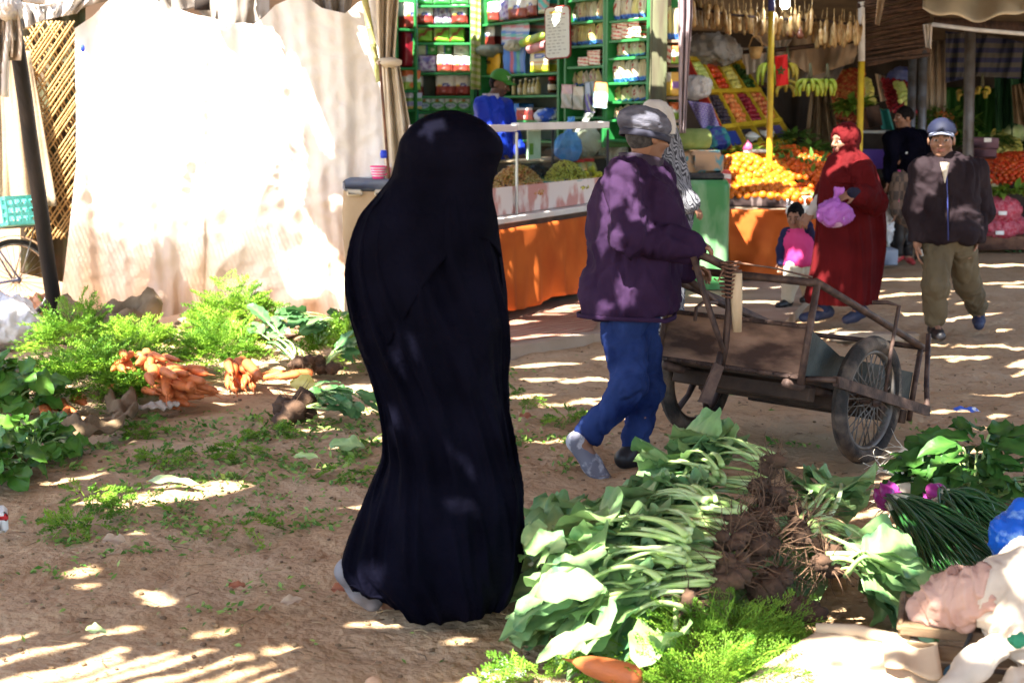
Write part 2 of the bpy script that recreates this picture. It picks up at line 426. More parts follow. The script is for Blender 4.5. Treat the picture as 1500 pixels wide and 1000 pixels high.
# over the white sheet the matting is missing: the sheet stands in full sun
def zone_open(x,y,net=False):
    q=np.zeros_like(x)
    # straight-down projection back to the sheet plane (depth 11.3)
    s=(11.35-y)/SUN_D.y; z=CZ+SUN_D.z*s; X=x+SUN_D.x*s
    n=vnoise(np.stack([X*2.2,z*2.2,X*0],-1),21)
    ins=(s>0)&(X>-5.4)&(X<-1.78-.22*(z-1.2)+.55*(n-.5)); zt=z+.5*(vnoise(np.stack([X*1.7,z*.8,X*0],-1),24)-.5)
    full=ins&(zt>-.3)
    if net: return ins,zt,s
    w2=vnoise(np.stack([X*3.2+z*1.6,z*1.1-X*.6,X*0],-1),22)
    low=(s>0)&(X>-2.2)&(X<-1.15)&(z<=1.0)&(w2>.5)
    mid=(s>0)&(X>-2.1)&(X<-.95)&(z<2.7)&(z>.9)&(vnoise(np.stack([X*6+z*2.6,z*3.2-X*1.6,X*0],-1),23)>.72)
    return full|low|mid
for px,py,a,b_,g in [            # pools of sun on the ground, (pixel, half length, half width, angle)
 (845,552,.34,.085,.05),(905,520,.2,.06,.3),(795,530,.22,.05,.1),(835,585,.2,.05,.2),(770,575,.18,.04,.1),(880,600,.15,.045,.1),(815,500,.2,.03,.1),(800,640,.12,.03,.2),
 (1005,395,.5,.16,.2),(1100,450,.3,.08,.1),(1050,430,.45,.1,.05),(1160,452,.2,.05,.1),(1010,455,.35,.06,.1),(1300,405,.6,.1,.1),(1320,430,.5,.07,.2),(1470,385,.7,.12,.1),(1465,410,.5,.07,.1),(1350,372,.5,.07,.1),(1300,455,.3,.05,.15),
 (1450,502,.26,.05,.05),(1400,515,.22,.04,.1),(1460,570,.16,.025,.1),(1385,595,.14,.03,.2),(1240,490,.18,.04,0),(1440,480,.2,.03,.1),(1310,520,.1,.03,.2),(1360,500,.16,.03,.1),
 (1180,652,.04,.03,0),(1180,676,.05,.035,0),(1205,655,.04,.02,.2),(1160,648,.05,.02,.3),(1255,697,.12,.03,0),(1300,690,.05,.02,.2),(1350,650,.12,.045,.2),
 (665,930,.05,.025,.2),(310,920,.07,.02,.3),(180,915,.06,.02,.3),(555,905,.1,.035,.1),(410,945,.06,.02,.4),(120,845,.05,.02,.2),(140,920,.04,.02,.2),
 (30,955,.2,.022,.75),(95,965,.22,.026,.75),(160,972,.24,.024,.75),(225,968,.2,.024,.75),(285,978,.2,.026,.75),(335,985,.16,.022,.75),(380,990,.12,.02,.75),(20,990,.2,.03,.75),(130,995,.2,.03,.75),(60,985,.25,.03,.75),(200,998,.2,.03,.75),(10,925,.1,.02,.7),
 (745,885,.06,.02,.2),(600,660,.1,.03,.1),(250,700,.1,.03,.2),(470,675,.06,.02,.2),(180,640,.05,.02,.1),(980,540,.1,.03,.1),(560,640,.1,.02,0),
 (790,470,.2,.03,.1),(760,480,.16,.03,.1),(1215,470,.1,.03,.1)]: hole(H(px,py),a,b_,g)
for px,py,Y,a,b_,g in [          # sun on people, goods and stalls
 (612,208,4.55,.022,.018,0),(580,525,4.4,.022,.018,0),(612,528,4.4,.015,.015,0),(568,605,4.4,.018,.022,0),(662,640,4.35,.018,.018,0),(715,445,4.35,.025,.014,.9),
 (1000,325,6.3,.0,.0,0),(940,315,6.35,.05,.035,.9),(905,370,6.35,.06,.03,.9),(875,310,6.45,.05,.035,.9),(885,275,6.5,.05,.03,.9),(905,235,6.5,.03,.03,.6),(870,405,6.4,.03,.02,0),(855,440,6.4,.03,.04,0),(925,190,6.5,.05,.022,.4),(945,175,6.5,.06,.02,.4),(960,160,7.6,.07,.05,.4),(965,215,6.5,.03,.03,0),(850,650,6.6,.04,.03,0),
 (1232,215,11.2,.07,.07,.2),(1225,200,11.2,.05,.04,.2),(1268,240,11.2,.09,.035,.8),(1285,265,11.2,.06,.035,.8),(1238,255,11.2,.06,.035,.8),(1250,268,11.2,.07,.035,.8),(1192,390,11.2,.06,.06,0),(1260,225,11.2,.06,.05,.6),(1190,365,11.2,.05,.05,0),
 (1378,182,10.5,.06,.05,.1),(1372,203,10.5,.04,.03,.1),(1392,205,10.5,.05,.04,.1),(1355,265,10.5,.1,.035,.9),(1370,272,10.5,.1,.035,.9),(1390,268,10.5,.09,.03,.9),(1410,232,10.5,.06,.03,.9),(1345,300,10.5,.04,.03,.5),(1350,240,10.5,.05,.03,.5),(1380,250,10.5,.05,.025,.9),
 (1075,235,14.4,.5,.28,.5),(1120,262,14.2,.42,.22,.5),(1180,285,14.0,.22,.1,.3),(1050,250,14.2,.3,.2,.5),(1100,225,14.8,.3,.1,.5),(1120,300,13.9,.3,.04,.2),(1150,320,13.9,.3,.04,.5),(1095,340,13.9,.2,.03,.5),(1110,360,13.9,.15,.03,.5),(1080,390,13.9,.2,.03,.3),
 (1470,305,17.6,.3,.1,.3),(1470,240,17.5,.3,.12,.3),(1450,320,17.6,.12,.06,.3),
 (760,345,11.1,.25,.035,.3),(800,355,11.5,.3,.035,.35),(830,345,11.9,.25,.03,.35),(775,380,11.2,.25,.03,.3),(815,395,11.6,.2,.03,.3),(850,370,12,.2,.04,.3),(755,365,11.,.15,.02,.3),(795,330,11.2,.3,.04,.2),(840,318,11.8,.3,.05,.2),(770,308,11.2,.18,.04,.5),(815,290,11.6,.16,.05,.5),(760,330,11,.2,.03,0),(845,300,11.9,.1,.03,.5),(740,420,11.,.1,.02,.3),
 (750,225,13.,.3,.02,.4),
 (85,10,8.3,.3,.5,0),(20,190,8.5,.2,.3,0),(100,480,8,.0,.0,0)]: 
    k_=1.3 if Y<11.25 and Y!=11.2 and Y not in(11.,11.1) else 1.0
    if a: hole(P(px,py,Y),a*k_,b_*k_,g)
for px,py,z,a,b_,g in [           # sun on the vegetable heaps
 (780,880,.12,.11,.1,.3),(860,905,.14,.12,.07,.4),(905,935,.12,.14,.06,.3),(1290,862,.15,.07,.05,.5),(1340,868,.1,.05,.03,.3),(1090,930,.2,.22,.06,.1),(1000,960,.2,.14,.05,.2),(1050,915,.2,.12,.04,.1),(1150,985,.14,.16,.06,.2),(1230,985,.14,.22,.08,.1),(1300,950,.15,.16,.05,.1),(1200,950,.15,.16,.05,.1),(830,980,.08,.12,.04,.2),(1300,735,.1,.05,.02,.3),(1330,745,.1,.08,.02,.3),(1300,690,.08,.06,.03,.3),
 (1300,715,.1,.06,.03,.2),(1330,640,.08,.05,.03,.2),(1480,830,.35,.16,.1,.3),(1450,920,.3,.1,.06,.4),(1490,970,.3,.1,.06,.4),(1040,800,.25,.035,.015,.2),(1000,700,.3,.05,.02,.2),(870,790,.2,.05,.03,.2),(1180,770,.3,.05,.02,.4),(1260,790,.2,.03,.015,.4),(930,770,.3,.06,.012,.3),
 (830,830,.2,.09,.035,.4),(900,800,.26,.08,.03,.5),(950,840,.25,.09,.02,.4),(1000,860,.25,.07,.025,.3),(880,860,.17,.1,.035,.5),(1010,690,.34,.09,.035,.3),(930,690,.3,.07,.03,.3),(1050,760,.33,.05,.02,.4),(800,900,.1,.09,.05,.4),(960,910,.17,.06,.025,.3),(1190,740,.25,.05,.025,.3),(1240,760,.22,.05,.02,.4),(1290,815,.17,.05,.02,.5),(850,720,.22,.06,.03,.3),(1400,660,.28,.06,.03,.2),(1400,780,.1,.05,.01,.4),(40,470,.25,.16,.1,.2),(110,490,.3,.2,.12,.2),(330,440,.5,.3,.2,.2),(170,540,.2,.28,.1,.3),(230,530,.18,.25,.1,.3),(355,535,.15,.2,.08,.3),(300,500,.25,.2,.1,.3),(430,465,.3,.35,.12,.2),(480,500,.28,.25,.12,.2),(500,540,.25,.2,.1,.2),(460,565,.15,.16,.06,.2),(110,555,.15,.25,.08,.2),(270,565,.1,.2,.06,.2),(60,600,.2,.12,.05,.2),(380,500,.25,.2,.08,.2),(450,600,.1,.1,.04,.2),(540,460,.3,.14,.08,.2),(20,560,.35,.08,.05,.2)]: hole(H(px,py,z),a,b_,g)
st=.025
cx=np.arange(-5.2,6.2,st); cy=np.arange(-1.2,15.6,st); CX,CY=np.meshgrid(cx+st/2,cy+st/2)
op=zone_open(CX,CY)
# stray gaps between the reeds everywhere, longer than wide, crossing the lane at a slant
u=CX*.8+CY*.6; v_=-CX*.6+CY*.8
nn=vnoise(np.stack([u*2.1,v_*7,u*0],-1),31); big=vnoise(np.stack([CX*.5,CY*.5,u*0],-1),33)
op|=(nn>.855-.05*big)&(vnoise(np.stack([u*1.1,v_*1.1,u*0],-1),32)>.42)
for hx,hy,a,b_,g in holes:
    c,s_=math.cos(g),math.sin(g); m=max(a,b_)+.05
    i0,i1=np.searchsorted(cx,[hx-m,hx+m]); j0,j1=np.searchsorted(cy,[hy-m,hy+m])
    X=CX[j0:j1,i0:i1]-hx; Y=CY[j0:j1,i0:i1]-hy; n_=vnoise(np.stack([X*9+hx*5,Y*9+hy*7,X*0],-1),5)
    op[j0:j1,i0:i1]|=((X*c+Y*s_)/a)**2+((-X*s_+Y*c)/b_)**2<1.25-.9*(n_-.3)
ncx,ncy=len(cx),len(cy)
keep=np.argwhere(~op); gxx=np.append(cx,cx[-1]+st); gyy=np.append(cy,cy[-1]+st)
VX,VY=np.meshgrid(gxx,gyy); cv=np.stack([VX,VY,CZ+.02*np.sin(VX*3)+.015*np.sin(VY*2.3)],-1).reshape(-1,3); W=ncx+1
fa=keep[:,0]*W+keep[:,1]; cf=np.stack([fa,fa+1,fa+W+1,fa+W],1)
used=np.unique(cf); rm=np.full(len(cv),-1); rm[used]=np.arange(len(used))
m_reed=mat('reed_matting',(.3,.21,.12),var=(.2,.13,.07),scale=30,stretch=(1,12,1),rough=.9,bump=.3,bscale=40,transl=.08)
can=mesh_obj('reed_canopy',cv[used],rm[cf],m_reed,smooth=False)
mo=can.modifiers.new('t','SOLIDIFY'); mo.thickness=.012; mo.offset=1
tag(can,'worn reed matting full of gaps, roofing the market lane overhead','canopy')

# fine mesh added out of view to dim the sun on the sheet's foot
fs_=.0125; fx=np.arange(-5.25,-1.7,fs_); fy=np.arange(8.9,10.25,fs_); FX,FY=np.meshgrid(fx+fs_/2,fy+fs_/2)
ins,zt,s_=zone_open(FX,FY,True); ii=np.arange(len(fx))[None,:]+0*np.arange(len(fy))[:,None]; jj=np.arange(len(fy))[:,None]+0*ii
kp=(s_>0)&ins&(zt<=1.0)&(zt>-.3)&~np.where(zt>.74,(ii+jj)%2==0,(ii%3==0)&(jj%2==0)); keep=np.argwhere(kp)
VX,VY=np.meshgrid(np.append(fx,fx[-1]+fs_),np.append(fy,fy[-1]+fs_)); cv=np.stack([VX,VY,CZ-.03+.02*np.sin(VX*3)],-1).reshape(-1,3); W=len(fx)+1
fa=keep[:,0]*W+keep[:,1]; cf=np.stack([fa,fa+1,fa+W+1,fa+W],1); used=np.unique(cf); rm=np.full(len(cv),-1); rm[used]=np.arange(len(used))
net=mesh_obj('sun_dimming_mesh',cv[used],rm[cf],m_reed,smooth=False); mo=net.modifiers.new('t','SOLIDIFY'); mo.thickness=.004; mo.offset=1
tag(net,'fine mesh added overhead out of view to dim the sun on the white sheet','netting')
# ================================================================ the left side: sheet, post, lattice, bicycle
m_sheet=mat('white_cotton',(.80,.76,.72),var=(.7,.66,.63),scale=3,rough=.9,bump=.35,bscale=9,spec=.1,transl=.12,bdist=.03)
nt=m_sheet.node_tree;N=nt.nodes;b=N['Principled BSDF'];src=b.inputs['Base Color'].links[0].from_socket
tc=[n for n in N if n.type=='TEX_COORD'][0]; sp=N.new('ShaderNodeSeparateXYZ'); nt.links.new(tc.outputs['Object'],sp.inputs[0])     # earth rubbed into the lower part of the cloth
nz=N.new('ShaderNodeTexNoise'); nz.inputs['Scale'].default_value=1.3; nz.inputs['Detail'].default_value=5; mpn=N.new('ShaderNodeMapping'); mpn.inputs['Scale'].default_value=(2,2,.5); nt.links.new(tc.outputs['Object'],mpn.inputs[0]); nt.links.new(mpn.outputs[0],nz.inputs[0])
ma=N.new('ShaderNodeMath'); ma.operation='MULTIPLY_ADD'; ma.inputs[1].default_value=1.9; nt.links.new(nz.outputs['Fac'],ma.inputs[0]); 
ng=N.new('ShaderNodeMath'); ng.operation='MULTIPLY'; ng.inputs[1].default_value=-.95; nt.links.new(sp.outputs['Z'],ng.inputs[0]); nt.links.new(ng.outputs[0],ma.inputs[2])
rp=N.new('ShaderNodeMapRange'); rp.inputs[1].default_value=-.35; rp.inputs[2].default_value=.95; nt.links.new(ma.outputs[0],rp.inputs[0])
mx=N.new('ShaderNodeMix'); mx.data_type='RGBA'; nt.links.new(rp.outputs[0],mx.inputs[0]); nt.links.new(src,mx.inputs[6]); mx.inputs[7].default_value=(.60,.36,.21,1); nt.links.new(mx.outputs[2],b.inputs['Base Color'])
m_canvas=mat('canvas',(.42,.35,.28),var=(.3,.24,.18),scale=4,rough=.95,bump=.3,bscale=25,spec=.1,transl=.1)
m_canvas2=mat('grey_canvas',(.36,.32,.28),var=(.24,.21,.18),scale=3,rough=.95,bump=.3,bscale=18,spec=.1,transl=.1)
m_burlap=mat('burlap',(.2,.14,.085),var=(.12,.08,.045),scale=7,rough=.95,bump=.5,bscale=120,spec=.05)
m_rust=mat('rusty_iron',(.10,.05,.035),var=(.2,.1,.06),scale=14,rough=.7,bump=.3,bscale=50,metal=.3)
m_darkmetal=mat('dark_metal',(.025,.018,.018),var=(.07,.04,.03),scale=10,rough=.55,bump=.15,bscale=60,metal=.4)
m_cane=mat('split_cane',(.55,.38,.17),var=(.42,.26,.1),scale=22,rough=.6,bump=.25,bscale=60)
m_wood=mat('grey_wood',(.3,.22,.15),var=(.18,.12,.08),scale=6,stretch=(1,1,.15),rough=.85,bump=.4,bscale=40)
m_bamboo=mat('green_bamboo',(.3,.34,.1),var=(.42,.36,.16),scale=9,rough=.5,bump=.1)
m_blue=mat('blue_plastic',(.02,.05,.5),rough=.4,bump=0); m_black=mat('black_rubber',(.018,.017,.018),var=(.05,.045,.04),scale=20,rough=.8,bump=.3,bscale=80)
m_chrome=mat('worn_steel',(.45,.44,.43),var=(.25,.2,.16),scale=25,rough=.35,metal=.8,bump=.05)

SY=11.35
def sheet_at(px,py,Y=SY): return P(px,py,Y)
tops=[(108,42),(135,24),(158,2),(190,-12),(226,-4),(240,14),(262,14),(284,22),(308,26),(334,36),(352,33),(370,36),(386,24),(402,8),(425,-2),(452,-2),(470,12),(504,20),(524,4),(552,-8)]
def interp(tb,x):
    for (a,b1),(c,d) in zip(tb,tb[1:]):
        if x<=c: return b1+(d-b1)*(x-a)/(c-a)
    return tb[-1][1]
ledge=[(0,108),(60,110),(240,112),(330,102),(400,94),(470,84)]; redge=[(-10,552),(60,556),(240,566),(330,530),(400,508),(470,503)]
def sheet_fn(u,w_):
    pt=interp(tops,108+u*444); wob=u
    py=pt+(478-pt)*w_**.97; pl=interp(ledge,py); pr=interp(redge,max(py,-10)); px=pl+(pr-pl)*wob
    q=P(px,py,SY); z=q.z; X=q.x
    fq=n1(X*1.4,z*.35,0,41)*2.5
    d=.03*math.sin(X*9+fq*4+.25*math.sin(z*2))*(.55+.45*w_)+.010*math.sin(X*23+fq*7+z*.6)+.006*math.sin(X*47+z*1.5+fq*5)
    d+=.05*(n1(X*3+z*1.2,z*1.7,0,42)-.5)+.06*(abs(2*n1(X*2.6-z*1.9,z*2.2+X,0,43)-1))*(w_>.2)*min(1,(w_-.2)*3)*(.4 if px<300 else 1)+.02*abs(2*n1(X*7+z*5,z*6-X*3,0,46)-1)
    d-=.10*max(0,w_-.85)/.15
    q=P(px,py,SY+d); 
    if w_>.97: q.z=max(q.z,.02)
    return q
mb=MB().grid(sheet_fn,200,110)
sh=mb.build('hanging_sheet',m_sheet); tag(sh,'big sunlit white cotton sheet hung as a wall, brown with earth at its foot','sheet')
mb=MB()     # the foot of the sheet spread over the earth
def foot(u,w_):
    px=150+u*330; q=H(px,474+w_*(26-14*abs(u-.4)+8*math.sin(u*19))) ; q.z=.035+.02*math.sin(u*23+w_*4)+.025*n1(u*14,w_*3,0,44)-.03*w_**2; return q
mb.grid(foot,50,10); m_sandcloth=mat('sand_cloth',(.56,.36,.23),var=(.45,.28,.17),scale=5,rough=.95,bump=.3,bscale=20)
mb.build('trailing_hem',m_sandcloth,sh,thick=.004)
mb=MB(); mb.ell(P(121,71,SY-.06),(.018,.02,.03),nu=10,nv=6); tag(mb.build('clothes_peg',m_blue),'small blue peg clipped to the top corner of the white sheet','peg')
# canvas hanging behind the sheet's scalloped top
def cloth_strip(name,label,cat,m,pts_top,pts_bot,Y,seed,nu=40,nv=16,amp=.05,fr=9,group=None,parent=None,thick=.004,ysl=0.):
    def fn(u,w_):
        i=u*(len(pts_top)-1); k=min(int(i),len(pts_top)-2); f=i-k
        a=V(pts_top[k]).lerp(V(pts_top[k+1]),f); i=u*(len(pts_bot)-1); k=min(int(i),len(pts_bot)-2); f=i-k
        b=V(pts_bot[k]).lerp(V(pts_bot[k+1]),f); p=a.lerp(b,w_)
        d=amp*math.sin(u*fr*6.28/3+seed+1.5*n1(u*3,w_*1.5,0,seed))+amp*.8*(n1(u*fr*.7,w_*2.2,0,seed+1)-.5)+amp*.35*math.sin(u*fr*6+w_*3+seed)
        return P(p.x,p.y,Y+d+ysl*(u-.5))
    o=MB().grid(fn,nu,nv).build(name,m,parent,thick=thick)
    if not parent: tag(o,label,cat,group)
    return o
cloth_strip('canvas_awning','worn grey-brown canvas hanging above the white sheet, with a square hole','awning',m_canvas2,[(215,-30),(300,-30),(395,-30)],[(225,26),(285,12),(340,60),(395,20)],11.75,3,amp=.06)
cloth_strip('canvas_flap','dark folded canvas flap over the sheet\'s right top corner','awning',m_canvas2,[(440,-30),(520,-30)],[(455,12),(490,30),(512,24)],11.6,8,amp=.05)
mb=MB().box(P(296,3,11.68),(.12,.02,.13)); tag(mb.build('hole_shade_box',mat('hole_shade',(.03,.022,.018),rough=1,bump=0)),'dark square imitating the shade of a hole in the canvas above the sheet','patch')  # dark box imitates the shade inside the square hole
# back wall of the left stall, behind the lattice
m_mud=mat('mud_wall',(.42,.3,.2),var=(.33,.22,.14),scale=2.5,rough=.95,bump=.4,bscale=20)
mb=MB().box((-6.2,13.1,1.6),(10.,.2,3.6)); tag(mb.build('mud_wall',m_mud,smooth=False),'plain brown mud wall behind the lattice and white sheet','wall')
# cane lattice
root=thing('cane_lattice','crossed split-cane lattice panel between the tan mat and the white sheet','lattice',P(95,340,11.75))
for sgn,Yo,nm in((1,11.85,'slat'),(-1,11.93,'slat')):
    k=0
    for i in range(-18,26):
        x0=(8 if sgn>0 else 60)+i*15+U(-3,3); mb=MB()
        for j in (0,5.5):
            if sgn>0: A,Bq=(x0+j-80,360+j*.3),(x0+150+j,20)
            else: A,Bq=(x0+j-60,20),(x0+130+j,360)
            pts=[]
            for s in range(31):
                f=s/30; px=A[0]+(Bq[0]-A[0])*f; py=A[1]+(Bq[1]-A[1])*f
                if 34<px<116 and 20<py<360 : pts.append(P(px,py,Yo+.008*math.sin(s*.6+i)))
            if len(pts)>1: mb.tube(pts,.015,5,flat=.45)
        if mb.v: mb.build(nm,m_cane,root)
cloth_strip('lattice_shade_sheet','dark greenish sheet added to imitate the shade behind the cane lattice','cloth',mat('green_shade',(.06,.065,.03),var=(.12,.08,.05),scale=3,rough=.95),[(30,-10),(125,-10)],[(30,400),(125,420)],12.1,71,amp=.05,nu=20)  # dark green sheet added to imitate the shade behind the canes
# tan hanging mat, torn pale sheeting, rag knot
m_tanmat=mat('tan_mat',(.42,.32,.21),var=(.26,.19,.12),scale=2.2,rough=.95,bump=.4,bscale=45,detail=6)
o=cloth_strip('hanging_mat','stained tan fibre mat hanging behind the leaning post','mat',m_tanmat,[(-40,70),(44,75)],[(-40,300),(84,302)],11.72,5,amp=.03,thick=.02)
m_pale=mat('pale_sheeting',(.66,.62,.58),var=(.5,.46,.42),scale=4,rough=.8,bump=.4,bscale=14,transl=.2)
cloth_strip('torn_sheeting','torn pale sheeting slung from the post over the lattice top','sheeting',m_pale,[(20,2),(60,8),(140,-10)],[(30,46),(64,30),(112,20)],11.3,11,amp=.09,fr=14)
cloth_strip('tarpaulin','pale tarpaulin edge sagging above the lattice','tarpaulin',m_canvas2,[(20,-30),(150,-30)],[(35,4),(95,10),(110,16),(160,0)],11.9,13,amp=.12,fr=5)
root=thing('rag_bundle','dirty white rags knotted round the top of the leaning post','rags',P(16,20,9.95))
mb=MB()
for i in range(9): 
    a=U(0,6.28); pts=[P(14+8*math.cos(a+s*.9),U(4,8)+s*4,10.02+.12*math.sin(a+s*.9)) for s in range(5)]; mb.tube(pts,[.04,.06,.05,.06,.04],7)
mb.build('knot',m_pale,root)
for i in range(9):
    x=U(-14,28); l=U(60,130) if x<12 else U(40,75); mb=MB()
    mb.grid(lambda u,w_: P(x+(u-.5)*(8+9*w_)+4*math.sin(w_*3+i), 14+l*w_, 9.95+.05*math.sin(u*5+i)+.04*w_),5,9); mb.build('rag_tail',m_pale if i%3 else m_canvas,root,thick=.006)
# leaning post
root=thing('leaning_post','dark leaning wooden post with rags at its top, left of the white sheet','post',H(80,458))
mb=MB(); A,Bq=H(84,480),P(10,-40,10.1); mb.tube([A.lerp(Bq,i/12)+V((.002*math.sin(i*1.7),0,0)) for i in range(13)],[.06-.0006*i for i in range(13)],12); mb.build('post',mat('post_wood',(.005,.0035,.004),var=(.022,.015,.012),scale=7,stretch=(1,1,.2),rough=.7,bump=.35,bscale=45,contrast=(.45,.7)),root)
# bicycle half in the picture, crate on its rack
def wheel_mb(c,ax,r,tube=.02,n=40):
    d,s,w_=frame(ax); mb=MB(); c=V(c)
    mb.grid(lambda u,v_: c+(s*math.cos(u*6.2832)+w_*math.sin(u*6.2832))*(r-tube+tube*math.cos(v_*6.2832))+d*tube*math.sin(v_*6.2832),n,9,closed=True); return mb,d,s,w_
bc=P(24,405,11.3)
root=thing('bicycle','old bicycle parked behind the leaning post, only its rear half showing','bicycle',V((bc.x,bc.y,0)))
axl=V((.72,-.68,.12)); fwd=V((-.68,-.72,0)).normalized(); wc=V((bc.x,bc.y,.33))
mb,d,s,w_=wheel_mb(wc,axl,.33,.02); wh=mb.build('wheel',m_black,root); whb=wh
mb,_,_,_=wheel_mb(wc,axl,.3,.012); mb.build('rim',m_chrome,wh)
mb=MB()
for i in range(32):
    a=i/32*6.283; a2=a+(.5 if i%2 else -.5); mb.tube([wc+(s*math.cos(a2)+w_*math.sin(a2))*.02+d*(.03 if i%4<2 else -.03),wc+(s*math.cos(a)+w_*math.sin(a))*.295],.0022,4)
mb.lathe([(.02,-.05),(.03,-.03),(.02,0),(.03,.03),(.02,.05)],wc,d,10); mb.build('spoke',m_chrome,wh)
mb=MB(); mb.grid(lambda u,v_: wc+(s*math.cos(-.3+u*2.9)+w_*math.sin(-.3+u*2.9))*(.355)+d*(v_-.5)*.055,16,4); mb.build('mudguard',m_chrome,root,thick=.003)
mb=MB(); bb=wc+fwd*.44+V((0,0,-.03)); st_=wc+fwd*.3+V((0,0,.5)); hd=wc+fwd*.95+V((0,0,.5))
for a,b2,r in((wc+d*.06,bb,.009),(wc-d*.06,bb,.009),(wc+d*.06,st_,.008),(wc-d*.06,st_,.008),(bb,st_,.016),(bb,hd,.018),(st_,hd,.016)): mb.tube([a,b2],r,8)
mb.build('frame',mat('blue_grey_paint',(.12,.15,.3),var=(.2,.2,.24),scale=12,rough=.4,bump=0),root)
mb=MB(); rk=wc+V((0,0,.42))
for k in(-.06,0,.06): mb.tube([rk+d*k-fwd*.22,rk+d*k+fwd*.22],.006,6)
for k in(-.06,.06): mb.tube([rk+d*k-fwd*.15,wc+d*k],.005,6)
mb.build('rack',m_chrome,root)
mb=MB(); sd=st_+V((0,0,.09)); mb.ell(sd,(.13,.07,.04),nu=12,nv=8); mb.tube([st_,sd],.012,8); mb.build('saddle',m_black,root)
fw=wc+fwd*1.08; mb,_,_,_=wheel_mb(fw,axl,.33,.02); w2=mb.build('wheel',m_black,root)
mb=MB(); mb.tube([fw,hd,hd+V((0,0,.12))],.012,8); hb=hd+V((0,0,.14)); mb.tube([hb-d*.28,hb-d*.1,hb+d*.1,hb+d*.28],.011,8); mb.build('handlebar',m_chrome,root)
m_teal=mat('teal_plastic',(.05,.38,.31),rough=.35,bump=0,var=(.12,.46,.39),scale=5); m_whitep=mat('white_plastic',(.75,.76,.74),rough=.4,bump=.05,var=(.6,.6,.57),scale=6)
cc=P(14,325,11.3); cc=V((cc.x,cc.y,.87)); root=thing('plastic_crate','teal and white plastic crate strapped on the bicycle rack','crate',cc-V((0,0,.12)))
rot=Matrix.Rotation(R(-42),3,'Z')@Matrix.Rotation(R(-8),3,'Y'); mb=MB(); mb.box(cc+rot@V((0,0,-.11)),(.5,.3,.015),rot)
for k in range(4):
    z=-.1+k*.065
    for sx,sy,L_ in((0,-.15,.5),(0,.15,.5)): mb.box(cc+rot@V((sx,sy,z)),(L_,.012,.03),rot)
    for sx in(-.25,.25): mb.box(cc+rot@V((sx,0,z)),(.012,.3,.03),rot)
for i in range(9):
    for sy in(-.15,.15): mb.box(cc+rot@V((-.25+i*.0625,sy,0)),(.014,.018,.22),rot)
for i in range(6):
    for sx in(-.25,.25): mb.box(cc+rot@V((sx,-.15+i*.06,0)),(.018,.014,.22),rot)
mb.build('basket',m_teal,root,smooth=False)
mb=MB(); mb.box(cc+rot@V((.03,-.155,.0)),(.28,.006,.18),rot); mb.build('lining',m_whitep,root,smooth=False)
# things at the foot of the post
def blob_sack(name,label,cat,m,c,r,seed,parent=None,amp=.03,h=.02,group=None,freq=(9,9,9)):
    c=V(c); r=V(r); f=SDF(c-r*1.35,c+r*1.35,h); f.ell(c,r,k=.05); f.ell(c-V((0,0,r.z*.3)),(r.x*1.06,r.y*1.06,r.z*.65),k=.08)
    v,q=f.mesh(); v=folds(v,q,amp,freq,seed); o=mesh_obj(name,v,q,m,parent)
    if not parent: tag(o,label,cat,group)
    return o
c=H(-2,505,0); blob_sack('white_sack','plump white woven sack at the left edge of the carrot heaps','sack',mat('woven_plastic',(.68,.66,.66),var=(.5,.47,.46),scale=5,rough=.6,bump=.35,bscale=60,transl=.1),c+V((.0,.0,.17)),(.28,.26,.2),4,amp=.05)
c=H(30,455,0); blob_sack('orange_cloth','crumpled orange cloth on the ground beside the bicycle wheel','cloth',mat('peach_cloth',(.6,.3,.17),var=(.5,.24,.13),scale=5,rough=.95,bump=.3),c+V((0,0,.05)),(.3,.2,.1),6,amp=.05)
# burlap heap and burlap rag
c=H(155,492,0); root=thing('burlap_sack','slumped open burlap sack with a dark mouth below the white sheet','sack',c)
mb=MB()
def sackrim(u,v_):
    a=u*6.2832; rr=.30*(1+.12*math.sin(a*3+1)); ph=v_*6.2832; t_=.06*(1+.3*math.sin(a*5))
    return c+V(((rr+t_*math.cos(ph))*math.cos(a)*1.05,(rr+t_*math.cos(ph))*math.sin(a)*.7,.16+.07*math.sin(a*2+.6)+t_*1.5*math.sin(ph)+.02*math.sin(a*11+ph*2)))
mb.grid(sackrim,60,12,closed=True); mb.grid(lambda u,v_: c+V((math.cos(u*6.2832)*(.36+.1*v_),math.sin(u*6.2832)*(.25+.08*v_)-.0,.16*(1-v_)+.02*math.sin(u*40+v_*5))),60,8,closed=True)
mb.build('sack',m_burlap,root)
mb=MB().ell(c+V((0,0,.1)),(.27,.17,.06),bump=.1); mb.build('dark_soil',mat('dark_soil',(.04,.025,.017),rough=1,bump=.6,bscale=40),root)
def rag(name,label,pts,wd,m,seed,amp=.05):
    def fn(u,v_):
        i=u*(len(pts)-1);k=min(int(i),len(pts)-2);q=V(pts[k]).lerp(V(pts[k+1]),i-k); t_=(V(pts[k+1])-V(pts[k])).normalized(); s=V((-t_.y,t_.x,0))
        ww=wd*(.6+.5*n1(u*4,0,0,seed)); p=q+s*(v_-.5)*ww; p.z+=.012+amp*(n1(u*6,v_*3,0,seed+1))*(1-abs(2*v_-1)*.6)+.4*amp*math.sin(u*17+v_*4)**2; return p
    return tag(MB().grid(fn,36,14).build(name,m,thick=.008),label,'cloth')
rag('burlap_rag','twisted brown burlap rag curling up beside the left carrot heap',[H(92,640),H(120,648),H(160,642),H(186,622),H(176,598),H(162,590)],.16,m_burlap,3,.12)
rag('burlap_strip','flat grey-brown burlap strip in front of the middle carrots',[H(195,604),H(235,602),H(262,600)],.12,m_canvas,5,.04)
rag('burlap_hem','brown burlap edge under the dark leaves at the far left',[H(-20,712),H(15,695),H(45,668)],.18,m_burlap,9,.05)
